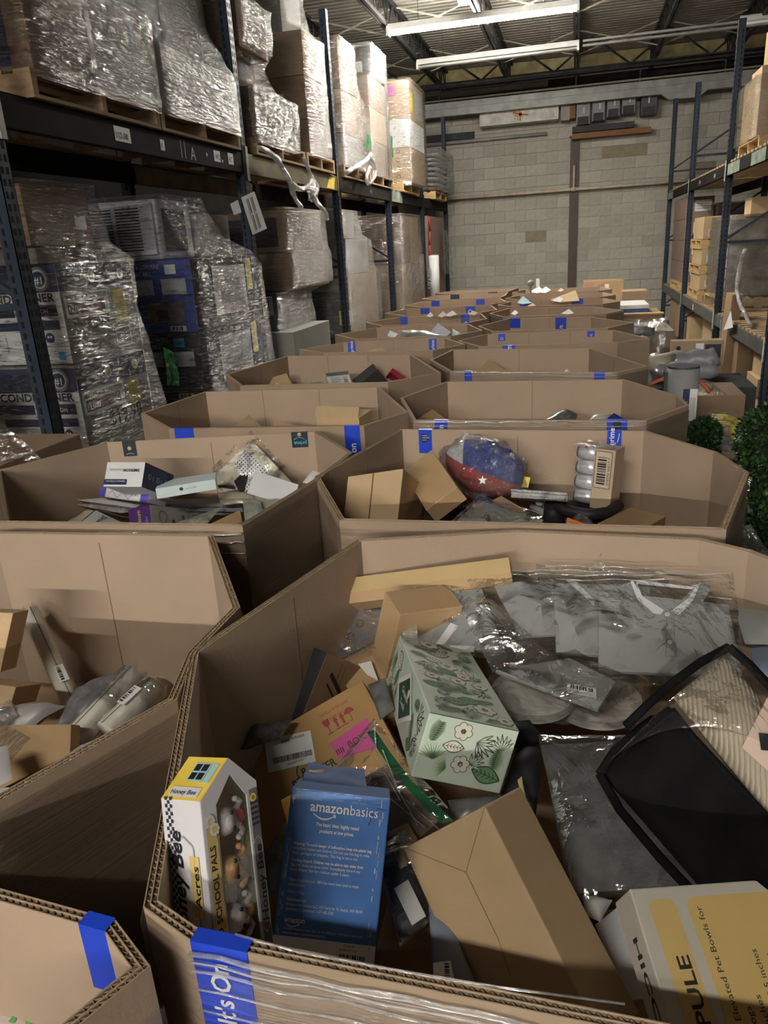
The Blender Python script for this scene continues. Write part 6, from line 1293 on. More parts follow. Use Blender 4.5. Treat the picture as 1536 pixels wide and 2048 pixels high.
# --- clear bag with green band over the care-mark carton
c=[PL(x,y,.90,1.0,.55) for x,y in ((640,1560),(748,1438),(915,1640),(815,1700))]
t=Thing('bagged_paper','brown paper pack in a glossy clear bag with a green band','packaged item',c[3]+Vector((0,0,-.03)))
t.part('paper_pack',pillow([PL(x,y,.885,1.0,.55) for x,y in ((690,1575),(790,1520),(880,1640),(790,1720))],.02,M('taupe_paper',(.22,.16,.115),.7,var=.1),.004),True)
t.part('clear_bag',sheet(c,BAG,.012,14,36,36,.012,15),True)
g=G(); pts=[PL(x,y,.905,1.0,.55) for x,y in ((742,1462),(770,1505),(810,1560),(850,1600),(895,1645))]; V=[];
for i,p_ in enumerate(pts): d=(Vector((.9,.35,0))).normalized()*(.0075+.003*i/4); V+=[p_-d,p_+d]
g2=G()
for q in (((748,1442),(752,1500),(790,1570),(835,1650)),((665,1560),(720,1540),(770,1545),(800,1600)),((700,1570),(760,1580),(850,1655)),((640,1560),(700,1510),(752,1440)),((765,1500),(800,1590),(880,1660))): g2.tube([PL(x,y,.915,1.0,.55) for x,y in q],.0011,ROPE,5)
t.part('film_creases',g2,True)
g.add(V,[(2*i,2*i+1,2*i+3,2*i+2) for i in range(4)],M('green_band',(.01,.14,.05),.3,var=.2)); t.part('green_band',g,True)
c=[PL(x,y,.86,.9,.4) for x,y in ((775,1665),(815,1645),(850,1700),(800,1740))]; item('bagged_pouch','small brown pouch with a round print, half under the fold-line kraft box','pouch',pillow(c,.02,KR3,.003,20),True)
# red-tipped tool poking beside blue box
g=slab([PL(x,y,.90,.95,.3) for x,y in ((655,1570),(720,1556),(730,1590),(700,1600))],.02,M('tool_blue_grey',(.10,.12,.18),.4)); item('tool_pack','dark grey blister pack poking up behind the blue box','blister pack',g)
# black tool pouch with label
c=[PL(x,y,.80,.8,.45) for x,y in ((755,1700),(805,1660),(862,1840),(800,1885))]
t=Thing('black_pouch','black plastic pouch with a silvery label, between blue box and fold-line box','pouch',c[3]+Vector((0,0,-.02))); t.part('pouch_body',pillow(c,.025,DARKC,.004,18),True)
lc=[PL(x,y,.818,.8,.45) for x,y in ((788,1777),(816,1759),(852,1832),(824,1851))]; t.part('label',slab(lc,.0015,LGREY)); X=lc[1]-lc[2]
pr=Print(lc[3],lc[0]-lc[3],lc[3]-lc[2],.002); pr2=Print(lc[2]+Vector((0,0,.002)),lc[1]-lc[2],lc[3]-lc[2],.002)
(pr if pr.N.z>0 else pr2).bars(.01,.004,.026,.010,BLK,14); t.part('barcode',pr if pr.N.z>0 else pr2)
t.part('film',sheet([PL(x,y,.83,.8,.45) for x,y in ((750,1700),(815,1655),(870,1835),(800,1895))],BAG,.006,20,20,20,.008,17),True)
# small kraft carton and grey-blue pouch at the rim
carton('kraft_box','small kraft box low at the front rim beside the blue box','box',Box(P(752,1900,.72),(.085,.02,0),(0,.14,.02),(0,0,-.1)),KR,bevel=.0015)
c=[PL(x,y,.76,.7,.4) for x,y in ((857,1812),(905,1850),(965,2000),(870,2000))]; t=Thing('blue_grey_pouch','blue-grey mailing pouch with a white barcode label under the fold-line box','pouch',c[3]+Vector((0,0,-.02))); t.part('pouch_body',pillow(c,.02,M('blue_grey_poly',(.20,.22,.28),.4,var=.05),.003),True)
c=[PL(x,y,.775,.7,.4) for x,y in ((866,1926),(901,1921),(912,1975),(868,1975))]; t.part('label',slab(c,.001,LABEL)); pr=Print(c[3],c[2]-c[3],c[0]-c[3],.001); pr.bars(.015,.006,.006,.022,BLK,14,True); t.part('barcode',pr)
# crumpled grey printed film and misc fill
GF=M('grey_print_film',(.20,.18,.17),.4,col2=(.07,.065,.065),scale=60)
item('crumpled_film','crumpled dark grey printed film between hexagon carton and bin wall','plastic film',pillow([PL(x,y,.84,1.15,.3) for x,y in ((480,1500),(500,1450),(585,1440),(560,1475))],.03,GF,.008,30),True)
for l,q,m,z,th in (('black glossy bag under the botanical box, right side',((1000,1590),(1040,1480),(1090,1500),(1070,1640)),DARKC,.78,.04),
  ('yellow flexible strip standing right of the botanical box',((1035,1560),(1044,1552),(1052,1600),(1046,1606)),M('pale_yellow_strip',(.55,.52,.2),.5),.82,.006),
  ('crumpled clear and white wrapping between cushion and pet bowl box',((1165,1790),(1225,1800),(1200,1845),(1170,1830)),WHC,.78,.03),
  ('clear grey wrapping between the botanical box and fold-line box',((895,1600),(1000,1590),(1010,1625),(910,1650)),M('grey_wrap',(.16,.165,.16),.3,var=.3,scale=30),.80,.03),
  ('orange-yellow envelope corner left of the blue box',((562,1600),(590,1585),(592,1640),(575,1650)),M('amber_envelope',(.60,.33,.07),.6,var=.05),.84,.004),
  ('grey clear wrap between toy box and blue box',((530,1700),(575,1640),(570,1760),(535,1800)),M('grey_wrap',(.16,.16,.16),.3),.78,.03),
  ('white plastic sheet under the pet bowl box',((1190,1850),(1240,1810),(1290,2000),(1255,2000)),WHC,.74,.01),
  ('dark bag beneath the left white round pack',((930,1450),(1060,1440),(1090,1480),(1010,1500)),DARKC,.78,.03),
  ('clear crumple left of the botanical box',((735,1370),(770,1355),(790,1420),(760,1440)),M('grey_wrap',(.16,.16,.16),.3),.80,.02),
  ('pale blue bag corner at the far right of the foreground bin',((1500,1290),(1560,1280),(1580,1360),(1510,1350)),M('dusty_blue',(.14,.16,.22),.4,var=.1),.90,.03),
  ('grey bag end at the far right above the black bag',((1470,1215),(1560,1225),(1560,1290),(1490,1290)),M('bag_grey',(.25,.25,.24),.4,var=.1),.93,.02)):
    item('soft_goods',l,'wrapping' if 'crumple' in l or 'wrap' in l else 'bag',pillow([PL(x,y,z,.9 if z<.85 else 1.3,.3) for x,y in q],th,m,.005,25,14,14),True)
item('plastic_bag','clear film stretched over the front rim beside the pale cartons','plastic film',sheet([P(780,1930,1.0)+Vector((0,.05,-.15)),P(1100,1990,1.0)+Vector((0,.05,-.15)),P(1090,1900,.8),P(790,1900,.8)],BAG,.01),True) if 0 else None
# bunched film along the front rim of the foreground bin
def rimrope(bn,i,z,r,label,m=ROPE,a=0,b=1):
    p,q=Vector((*bn.poly[i],z)),Vector((*bn.poly[(i+1)%len(bn.poly)],z)); u=(q-p).normalized(); n=Vector((u.y,-u.x,0)); pts=[p.lerp(q,a+(b-a)*k/24)+n*(.006)+Vector((0,0,.006*noise.noise(Vector((k*.5,z*50,i))))) for k in range(25)]
    g=G(); g.tube(pts,[r*(1+.4*noise.noise(Vector((k*.9,z*9,0)))) for k in range(25)],m,7,flat=.4); bn.part('bunched_film',g,True)
for z,r in ((1.040,.0030),(1.030,.0014),(1.018,.0018),(.995,.0012),(.965,.0012)): rimrope(B['R1'],1,z,r,'')
for z,r in ((1.045,.006),(1.03,.003)):
    for k in ('R3','R4'): rimrope(B[k],0,z,r,'')
for z,r in ((1.03,.006),(1.01,.004),(.98,.003)): rimrope(B['L2'],0,z,r,'',a=.45)
g=G(); g.tube([P(470,1868,1.052),P(600,1905,1.052),P(760,1935,1.052),P(1000,1975,1.052),P(1250,2008,1.052)],.0012,ROPE,5); B['R1'].part('film_string',g,True)

# ================= bottom left corner =================
WB=M('whitewashed_board',(.60,.53,.48),.7,col2=(.46,.38,.33),scale=14,st=(1,4,1),bump=.2)
c=[PL(x,y,.80,.45,.1) for x,y in ((0,1968),(30,1968),(140,2060),(60,2160))]; c=[PL(x,y,.86,.45,.2) for x,y in ((-90,1960),(22,1968),(150,2090),(-60,2200))]
t=Thing('painted_board','pale worn board with a green spray-painted loop, in the bottom left corner','board',c[3]); t.part('board',slab(c,.012,WB,WOOD))
N_=(c[1]-c[0]).cross(c[3]-c[0]).normalized(); N_=N_ if N_.z>0 else -N_
LGN=M('spray_green',(.12,.36,.10),.7,var=.1); pts=[PL(x,y,.862,.45,.2) for x,y in ((22,2046),(34,2028),(52,2024),(60,2036),(54,2060),(40,2090))]
g=G(); V=[]
for i,p_ in enumerate(pts):
    d=(pts[min(i+1,5)]-pts[max(i-1,0)]).normalized().cross(N_)*.0035; V+=[p_-d+N_*.001,p_+d+N_*.001]
g.add(V,[(2*i,2*i+1,2*i+3,2*i+2) for i in range(5)],LGN); t.part('green_paint',g)
c=[PL(x,y,.855,.45,.2) for x,y in ((24,1970),(45,1968),(165,2090),(150,2100))]; t.part('dark_edge',slab(c,.02,M('aged_edge',(.13,.11,.12),.7)))
# ================= left middle bin (L1) =================
RW=M('roll_cream',(.72,.69,.60),.45,var=.05)
def roll(label,a,b,r,lab=None):
    a,b=Vector(a),Vector(b); t=Thing('paper_roll',label,'roll',a if a.z<b.z else b); g=G(); g.tube([a,b],r,RW,24); t.part('roll',g,True)
    u=(b-a).normalized(); s=u.cross(Vector((0,0,1))).normalized(); up=s.cross(u).normalized()
    g=G(); v=up*r*1.01+s*r*.0; g.obox(a+v-s*.0006,(b-a),s*.0012,up*.0004,BLK); t.part('overlap_line',g)
    g=G(); g.tube([b+u*.001,b+u*.002],[r*.8,r*.8],GREY,20); t.part('end',g)
    g=G(); g.tube([a,b],r+.003,BAG,20,False); g.tube([b,b+u*.02],[r+.003,r*.5],BAG,14,False); t.part('clear_wrap',g,True)
    if lab:
        m=a.lerp(b,lab); pr=Print(m-u*.02+up*(r+.002)-s*.012,u,-s if 0 else s,.003); n_=pr.N
        if n_.dot(up)<0: pr=Print(m-u*.02+up*(r+.002)+s*.012,u,-s,.003)
        pr.rect(0,0,.045,.022,LABEL); pr.up(2); pr.bars(.004,.01,.036,.008,BLK,16); t.part('barcode_label',pr)
    return t
roll('cream paper roll leaning upright on the bin wall, topmost of three',PY(150,1420,1.30),PY(60,1222,1.44),.021,.3)
roll('cream paper roll lying slanted, middle of three, long line down its side',PL(150,1480,.84,1.1,.35),PL(272,1350,.84,1.1,.35),.026)
roll('cream paper roll with a barcode label, lowest of three at the bin edge',PL(215,1465,.86,1.0,.3),PL(310,1375,.86,1.0,.3),.026,.55)
g=G(); a,b=PL(190,1560,.80,1.0,.3),PL(325,1385,.80,1.15,.3); g.tube([a,b],.040,KR3,24); g.tube([b,b+(b-a).normalized()*.001],.034,SLOT,24)
item('dark_tube','dark brown cardboard tube behind the barcoded roll','tube',g,True)
item('crinkled_wrap','grey crinkled printed wrap beside the middle roll','plastic film',pillow([PL(x,y,.86,1.15,.4) for x,y in ((90,1500),(150,1375),(255,1330),(190,1410))],.02,M('crinkle_grey',(.24,.23,.24),.35,col2=(.10,.10,.10),scale=40),.010,30),True)
item('wrapped_roll','whitish plastic-wrapped roll end lying at the far left','roll',pillow([PL(x,y,.82,1.15,.3) for x,y in ((-30,1440),(60,1408),(130,1410),(40,1470))],.05,M('milky_plastic',(.42,.40,.38),.3,var=.1),.006,25),True)
item('foil_crumple','shiny crumpled plastic ball at the left picture edge','plastic film',pillow([PL(x,y,.85,1.15,.3) for x,y in ((-10,1420),(20,1398),(35,1430),(0,1455))],.03,ROPE,.012,50),True)
def kslab(label,q,z0,y0,sl,th,m=KR2):
    c=[PL(x,y,z0,y0,sl) for x,y in q]; n_=(c[1]-c[0]).cross(c[3]-c[0]).normalized(); n_=n_ if n_.y<0 else -n_
    g=G(); g.prism(c,-n_*th,m); item('kraft_box',label,'box',g,bevel=.0015)
kslab('kraft box cut by the left picture edge, upper of two',((-70,1222),(26,1226),(0,1345),(-90,1330)),1.0,1.25,3.0,.05)
kslab('small kraft box below it at the left picture edge, shiny tape on it',((-60,1362),(32,1374),(20,1412),(-70,1410)),.88,1.15,2.0,.08)
kslab('open-topped plain kraft box in the left bin, in front of the rolls',((-60,1452),(142,1448),(140,1508),(-40,1600)),.86,.98,1.2,.03,KR)
item('poly_mailer','pale blue-white plastic mailer along the near edge of the left bin','mailer',pillow([PL(x,y,.87,.85,.4) for x,y in ((40,1600),(160,1490),(250,1460),(130,1560))],.03,M('mailer_pale_blue',(.42,.46,.50),.3,var=.05),.004,14),True)
item('zip_bag','clear zip bag lying over the kraft box at the left picture edge','plastic bag',sheet([PL(x,y,.90,1.0,.2) for x,y in ((-40,1460),(0,1440),(62,1475),(0,1540))],BAGH,.006,14),True)
item('speckled_cloth','white cloth with black specks at the left picture edge','cloth',pillow([PL(x,y,.88,.85,.2) for x,y in ((-60,1510),(15,1490),(25,1560),(-40,1590))],.02,M('speckled_white',(.60,.57,.57),.8,var=.05),.004,20),True)
item('white_pack','small clear and white packet between the rolls and the near edge','packet',pillow([PL(x,y,.85,1.0,.3) for x,y in ((205,1430),(235,1418),(225,1460),(210,1450))],.01,WHC,.002),True)
item('poly_mailer','grey plastic pouch with a small label at the right end of the left bin','mailer',pillow([PL(x,y,.86,1.0,.3) for x,y in ((265,1465),(330,1400),(372,1400),(310,1440))],.03,M('smoke_bag',(.22,.22,.24),.3,var=.2,scale=20),.005,20),True)
item('white_strips','bundle of pale plastic strips at the lower left of the left bin','plastic strips',slab([PL(x,y,.88,.72,.2) for x,y in ((-30,1575),(60,1575),(40,1590),(-30,1600))],.01,LGREY))
# ================= second left bin (L2) =================
bx=FB('emerson',(1,1,.75),.86); t=carton('earphone_box','white box with navy side and upside-down lettering, standing in the second left bin','box',bx,WHC,fm={5:NAVY},bevel=.0015)
pr=bx.pr((1,1,0),'-a','-b',.0012); w,h=pr.w,pr.h; pr.rect(0,h*.08,w*.60,h*.30,NAVY); pr.up(2)
pr.text('EMERSON',w*.88,h*.72,h*.17,BLK,rot=math.pi,bold=True,width=w*.40); pr.text('Essentials',w*.47,h*.72,h*.15,GREY,rot=math.pi,width=w*.36); pr.text('Signature Collection',w*.56,h*.24,h*.10,WHT,rot=math.pi,width=w*.5,shear=.2); t.part('printing',pr)
pr=bx.pr((0,1,0),'+c','-b',.0012)
for i in range(3): pr.ring(pr.w*(.2+.28*i),pr.h*(.50),pr.h*.11,.0015,LGREY,16); pr.text('LLLU'[i],pr.w*(.18+.28*i),pr.h*.45,.012,WHT); pr.text('Voice',pr.w*(.30+.28*i),pr.h*.56,.008,LGREY,rot=-1.57)
t.part('side_icons',pr)
bx=FB('purple',near=.92); t=carton('violet_box','long white box with violet ends under the white and navy one','box',bx,WHC,bevel=.001); pr=bx.pr((0,1,0),'+a','-b',.0012); vi=M('violet_print',(.10,.08,.42),.5,var=.05); pr.rect(0,0,pr.w*.12,pr.h,vi); pr.rect(pr.w*.84,0,pr.w,pr.h,vi); pr.path([(pr.w*(.2+.05*i),pr.h*(.4+.3*math.sin(i*1.4))) for i in range(12)],.0015,vi); t.part('printing',pr)
bx=FB('lightblue',near=.93); t=carton('mint_box','pale mint flat box with a tiny blue logo on top of the mailers','box',bx,M('mint_card',(.58,.68,.68),.5,var=.03),bevel=.0015); pr=bx.pr((0,1,0),'+a','-b',.0012); pr.disc(pr.w*.42,pr.h*.6,.006,NAVY,12); pr.text('essentials',pr.w*.48,pr.h*.5,.010,M('gold_ink',(.5,.35,.2),.5)); t.part('logo',pr)
bx=FB('unicorn'); t=carton('purple_box','deep purple and white box with gold sideways lettering, second left bin','box',bx,PURP,fm={5:WHC},bevel=.001); pr=bx.pr((1,1,0),'-a','-b',.0012); pr.text('Unicorn',pr.w*.55,pr.h*.1,.022,YEL,rot=1.57,bold=True,width=pr.h*.75); pr.text('Color',pr.w*.85,pr.h*.1,.014,LGREY,rot=1.57); t.part('lettering',pr)
pr=bx.pr((0,1,0),'+c','-b',.0012); pr.ring(pr.w*.22,pr.h*.5,pr.h*.3,.004,GREY,18); pr.disc(pr.w*.42,pr.h*.25,.008,M('brown_dot',(.15,.08,.05),.6),12,.014); pr.disc(pr.w*.62,pr.h*.5,.007,CYAN,12,.014); [pr.text('abc def',pr.w*.7,pr.h*(.3+.15*i),.007,GREY) for i in range(3)]; t.part('side_print',pr)
bx=FB('whitecoop'); t=carton('white_box','white box with black and gold diagonal title lying at the rim, second left bin','box',bx,WHC,bevel=.001); pr=bx.pr((0,1,0),'+a','-b',.0012); pr.rect(pr.w*.25,pr.h*.2,pr.w*.60,pr.h*.85,BLK) if 0 else None
pr.text('Dinosaurs',pr.w*.30,pr.h*.92,.022,BLK,rot=-1.57,bold=True,width=pr.h*.45); pr.text('Cupcakes',pr.w*.58,pr.h*.80,.022,YEL,rot=-1.57,bold=True,width=pr.h*.45); t.part('title',pr)
bx=FB('tray'); t=carton('bead_tray','cream perforated plastic tray in a clear bag, second left bin','tray',bx,M('cream_plastic',(.62,.58,.46),.45,var=.05),bevel=.004,body='tray'); pr=bx.pr((0,1,0),'+a','-b',.002); w,h=pr.w,pr.h
for (x0,y0) in ((.45,.45),(.08,.45),(.5,.08)):
    pr.rect(w*x0,h*y0,w*(x0+.38),h*(y0+.38),WHC); pr.up()
    for i in range(7):
        for j in range(7): pr.disc(w*(x0+.04+.05*i),h*(y0+.04+.05*j),.0028,BLK,6)
    pr.up(-1)
t.part('perforations',pr); cc=[bx.pt(*p_) for p_ in ((-.12,-.1,-.2),(1.1,-.1,-.2),(1.1,.9,-.2),(-.1,.9,-.2))]; t.part('clear_bag',sheet(cc,BAG,.010,18,24,24),True)
bx=FB('greybox'); carton('white_box','crumpled white box with open flaps near the right rim of the second left bin','box',bx,LGREY,bevel=.001)
for i,(q,z,m,l) in enumerate((([(305,1012),(470,1012),(478,1024),(330,1024)],.80,M('mailer_grey_blue',(.30,.32,.38),.4),'grey-blue mailer, lowest of three in the second left bin'),([(312,1006),(480,1004),(485,1018),(318,1016)],.825,M('mailer_grey_blue',(.3,.32,.38),.4),'grey-blue mailer, middle of three in the second left bin'),([(318,1000),(470,994),(480,1008),(316,1008)],.845,GREY,'grey mailer, top of three under the mint box'))):
    item('mailer',l,'mailer',slab([PL(x,y,z,2.25,.25) for x,y in q],.012,m))
for l,q,m,z,th in (('white patterned flat pack left of the violet box, upper',((152,1000),(200,996),(285,1006),(270,1016)),LGREY,.83,.02),('white patterned flat pack left of the violet box, lower',((142,1008),(200,1010),(290,1022),(240,1026)),M('grey_marbled',(.42,.41,.40),.4,col2=(.14,.13,.13),scale=40),.81,.02),
  ('cream glossy wrapped stick at the left of the white titled box',((120,1055),(175,1018),(188,1022),(136,1065)),M('cream_gloss',(.66,.60,.42),.25,var=.1),.80,.02),('round green and cream printed pack at the left picture edge',((-40,1060),(10,1040),(85,1042),(60,1075)),M('green_cream_print',(.45,.48,.36),.5,col2=(.16,.26,.10),scale=8),.80,.03),
  ('dark grey wedge-shaped pack at the near rim, second left bin',((75,1068),(98,1040),(135,1064),(120,1080)),DGREY,.80,.03),('creamy fabric bundle before the purple box',((270,1062),(305,1040),(325,1062),(300,1080)),M('cream_fabric',(.56,.52,.42),.8,var=.1),.78,.04),
  ('clear bag with white text sheet beside the purple box',((325,1058),(400,1030),(445,1012),(410,1055)),M('text_sheet',(.50,.48,.42),.3,col2=(.25,.22,.18),scale=50),.80,.015),('round foil-topped container behind the mint box',((435,985),(500,985),(520,1005),(440,1008)),M('foil_cream',(.5,.44,.35),.25,metal=.3,var=.2),.82,.03),
  ('clear bag with pale goods at the near right corner of the second left bin',((485,1000),(520,1000),(528,1025),(490,1045)),M('pale_bagged',(.46,.46,.40),.35,var=.2,scale=30),.84,.02),('white tissue poking over the right rim of the second left bin',((605,965),(625,940),(640,945),(620,968)),WHC,.96,.01)):
    item('soft_goods',l,'packaged item',pillow([PL(x,y,z,2.1,.3) for x,y in q],th,m,.006,22,14,14),True)
g=G(); a=PL(442,962,.86,2.35,.2); slab([PL(x,y,.88,2.35,.5) for x,y in ((468,962),(495,935),(504,938),(478,982))],.02,DARKC,g=g); slab([PL(x,y,.87,2.35,.3) for x,y in ((433,962),(466,964),(470,975),(436,972))],.01,DGREY,g=g); item('black_frame','black framed panel standing open behind the mint box','frame',g)  # black framed panel
item('green_box','pale greenish box with a printed map face near the right rim','box',slab([PL(x,y,.85,2.2,.3) for x,y in ((515,978),(558,1000),(528,1024),(505,985))],.05,M('map_print',(.50,.56,.50),.5,col2=(.42,.40,.25),scale=10)))
item('kraft_flap','kraft box flap along the near rim of the second left bin','flap',slab([PL(x,y,.86,1.9,.3) for x,y in ((415,1050),(480,1020),(484,1044),(440,1055))],.01,KR))
# ================= bin with the cans (R2) =================
o=Vector(P(807,937,.99)); bx=Box(P(807,937,.98),P(696,953,.98)-P(807,937,.98),(0,-.02,-.22),(P(856,979,.965)-P(807,937,.98)))
bx=Box(PY(807,937,2.06),PY(696,953,2.02)-PY(807,937,2.06),PY(793,1063,2.00)-PY(807,937,2.06),PY(856,979,2.30)-PY(807,937,2.06))
t=carton('kraft_box','square kraft box with a dark centre seam, left in the bin with the cans','box',bx,KR2,fm={},bevel=.002); pr=bx.pr((1,1,0),'-a','-b',.0015); pr.line(pr.w*.47,0,pr.w*.46,pr.h,.004,SEAM); t.part('seam',pr)
bx=FB('kraft_tilt'); carton('kraft_box','tilted kraft box leaning behind the seamed one','box',bx,KR,bevel=.002)
bx=FB('cans'); Bb=Box(bx.pt(0,0,0),bx.A*.50,bx.B,bx.C); t=carton('can_case','kraft tray of slim drink cans standing on end, big barcode on its side','drinks case',Bb,M('case_board',(.46,.35,.24),.75,var=.05),bevel=.002); pr=Bb.pr((1,1,0),'-a','-b',.0012); w,h=pr.w,pr.h
pr.rect(w*.08,h*.36,w*.86,h*.96,LGREY if 0 else M('barcode_field',(.50,.41,.31),.7,var=0)); pr.up(); pr.path([(w*.08,h*.36),(w*.86,h*.36),(w*.86,h*.96),(w*.08,h*.96),(w*.08,h*.36)],.0016,BLK); pr.bars(w*.2,h*.42,w*.42,h*.46,BLK,26,True); pr.text('018392 00017 7',w*.80,h*.42,.011,BLK,rot=1.57,width=h*.45); t.part('barcode',pr)
CANW=M('can_white',(.66,.66,.68),.3,metal=.3,col2=(.58,.56,.58),scale=12); ALU=M('aluminium',(.6,.6,.62),.3,metal=.9,var=0)
for k in range(4):
    r_=bx.B.length/8*.97; c0=bx.pt(1.0,.125+.25*k,.48); c1=bx.pt(.42,.125+.25*k,.48); u=(c0-c1).normalized()
    t=Thing('drink_can','slim white drink can lying in the kraft tray, %s of four'%['topmost','second','third','lowest'][k],'can',c0); g=G(); g.tube([c1,c0-u*.006],r_,CANW,20); t.part('can_body',g,True); g=G(); g.tube([c0-u*.006,c0,c0+u*.001],[r_,r_*.85,r_*.82],ALU,20); t.part('lid',g)
    s=bx.C.normalized(); nn=-s; pr=Print(c0-u*.012+nn*(r_+.0012)-bx.B.normalized()*r_*.1,-u,bx.B.normalized()*-1,.0008,nn)
    pr.text(['spark','NUTRI','water','dew'][k],.0,-.006,.012,GREY); [pr.line(.0,.008+.003*i,.03,.008+.003*i,.001,GREY) for i in range(3)]
    if k==0: pr.disc(.02,.018,.005,RED,10)
    t.part('can_print',pr)
item('clear_wrap','clear film over the can case top','plastic film',sheet([bx.pt(*p_) for p_ in ((1.02,-.03,-.1),(-.04,-.03,-.1),(-.04,-.03,1.05),(1.02,-.03,1.05))],BAGH,.004,30),True)
# quilt in bag
c=PL(968,935,.97,2.38,.4)
t=Thing('flag_quilt','red, white and blue starred quilt crammed in a shiny clear bag','bagged quilt',c+Vector((0,0,-.09)))
def quiltmat():
    m,t_,b,o=nt('quilt_cloth'); tc=coords(t_); sp=node(t_,'ShaderNodeSeparateXYZ'); t_.links.new(tc,sp.inputs[0])
    n=node(t_,'ShaderNodeTexNoise'); n.inputs['Scale'].default_value=12; t_.links.new(tc,n.inputs['Vector'])
    def math_(op,a,b_,v=None):
        q=node(t_,'ShaderNodeMath',operation=op)
        for i,x in enumerate((a,b_)):
            if hasattr(x,'links'): t_.links.new(x,q.inputs[i])
            else: q.inputs[i].default_value=x
        return q.outputs[0]
    X,Z=sp.outputs['X'],sp.outputs['Z']; d=math_('SUBTRACT',Z,math_('MULTIPLY',X,-.40)); d=math_('ADD',d,math_('MULTIPLY',math_('SUBTRACT',n.outputs['Fac'],.5),.02))
    red=math_('LESS_THAN',d,.092); wht=math_('LESS_THAN',X,-.062)
    m1=node(t_,'ShaderNodeMixRGB'); t_.links.new(wht,m1.inputs[0]); m1.inputs[1].default_value=(.015,.045,.24,1); m1.inputs[2].default_value=(.55,.55,.57,1)
    m2=node(t_,'ShaderNodeMixRGB'); t_.links.new(red,m2.inputs[0]); t_.links.new(m1.outputs[0],m2.inputs[1]); m2.inputs[2].default_value=(.32,.02,.025,1)
    t_.links.new(m2.outputs[0],b.inputs['Base Color']); b.inputs['Roughness'].default_value=.8
    bp=node(t_,'ShaderNodeBump'); bp.inputs['Strength'].default_value=.6; bp.inputs['Distance'].default_value=.02; t_.links.new(n.outputs['Fac'],bp.inputs['Height']); t_.links.new(bp.outputs[0],b.inputs['Normal']); return m
def blob(c,r,m,wr,seed,ws=14,nu=40,nv=26):
    g=G(); V=[]
    for j in range(nv+1):
        th=math.pi*j/nv
        for i in range(nu):
            ph=2*math.pi*i/nu; d=Vector((math.sin(th)*math.cos(ph),math.sin(th)*math.sin(ph),math.cos(th))); q=Vector((d.x*r[0],d.y*r[1],d.z*r[2])); q+=d*(wr*noise.noise(q*ws+Vector((seed,0,0)))+wr*.6*noise.noise(q*ws*2.3)); V.append(c+q)
    F=[(j*nu+i,(j+1)*nu+i,(j+1)*nu+(i+1)%nu,j*nu+(i+1)%nu) for j in range(nv) for i in range(nu)]; g.add(V,F,m); return g
R3=Matrix.Rotation(.28,3,'Y')
g=blob(Vector(),(.135,.07,.088),quiltmat(),.012,1); g.v=[c+R3@v for v in g.v]; t.part('quilt',g,True)
pr=Print(c+Vector((.005,-.084,-.018)),(1,.0,0),(0,.3,1),.004); pr.poly([(.015*math.cos(math.radians(90+36*k))*(1 if k%2==0 else .42),.015*math.sin(math.radians(90+36*k))*(1 if k%2==0 else .42)) for k in range(10)],WHT); t.part('star',pr)
BAGQ=FILM('quilt_bag_film',haze=.04,gloss=.17,rough=.08,bs=26,bump=1,dist=.05,patch=5)
g=blob(Vector(),(.150,.082,.098),BAGQ,.020,5,18,56,36); g.v=[c+R3@v for v in g.v]; t.part('clear_bag',g,True)
item('yellow_tag','yellow card tag poking out right of the flag quilt','tag',slab([PY(x,y,2.38) for x,y in ((1037,950),(1061,955),(1056,975),(1037,973))],.003,YEL))
# spiral notebooks
bx=FB('notebooks'); bx=Box(bx.o,bx.A,bx.B,(bx.ctr-Vector((0,0,CZ))).normalized()*.14+Vector((0,0,-.01))); t=Thing('notebook_pack','pack of white spiral notebooks in clear wrap, edge on, left of the cans','notebooks',bx.ground())
for k in range(3):
    g=G(); g.obox(bx.pt(.0,.04+.32*k,0),bx.A,bx.B*.26,bx.C,LGREY); t.part('notebook',g,bevel=.002)
g=G()
for k in (.2,.72):
    for i in range(34):
        p_=bx.pt(.02+.96*i/33,k,-.01); g.tube([p_+bx.B*-.16,p_-bx.C.normalized()*.004,p_+bx.B*.16],.0012,WHT,4)
t.part('spiral_wire',g,kind='stuff')
t.part('clear_wrap',sheet([bx.pt(-.05,1.05,-.05),bx.pt(1.05,1.05,-.05),bx.pt(1.05,-.05,-.05),bx.pt(-.05,-.05,-.05)],BAG,.004,30),True)
bx=FB('kraft_low'); carton('kraft_box','closed kraft box low at the right, in the bin with the cans','box',bx,KR,bevel=.002)
t=Thing('dinosaur_pack','dark toy pack with orange flames and upside-down lettering, behind the kraft boxes','toy pack',PL(890,1030,.84,2.2,.3)); c=[PL(x,y,.88,2.25,.8) for x,y in ((850,985),(930,985),(938,1060),(848,1060))]; t.part('pack_body',slab(c,.04,DARKC)); 
X=c[2]-c[3]; pr=Print(c[3]+Vector((0,0,.001)),X,c[0]-c[3],.002); w,h=X.length,(c[0]-c[3]).length; pr.rect(.01,h*.3,w*.95,h*.33,M('deep_green',(.03,.07,.02),.5,var=.3)); pr.disc(w*.5,h*.85,w*.2,M('flame_orange',(.55,.12,.03),.5,var=.2),8,h*.12)
for k in range(7): a=k*.45+.2; pr.line(w*.5,h*.85,w*.5+w*.33*math.cos(a),h*.85+h*.25*math.sin(a)-.01,.012,MT['flame_orange'],.001)
pr.up(); pr.text('MAGNA DINO',w*.95,h*.66,.022,GREY,rot=math.pi,bold=True,width=w*.85); pr.text('ACT',w*.75,h*.80,.018,GREY,rot=math.pi,bold=True); t.part('printing',pr)
c=[PL(x,y,.86,2.1,.3) for x,y in ((958,1000),(1087,1040),(1075,1062),(885,1068))]
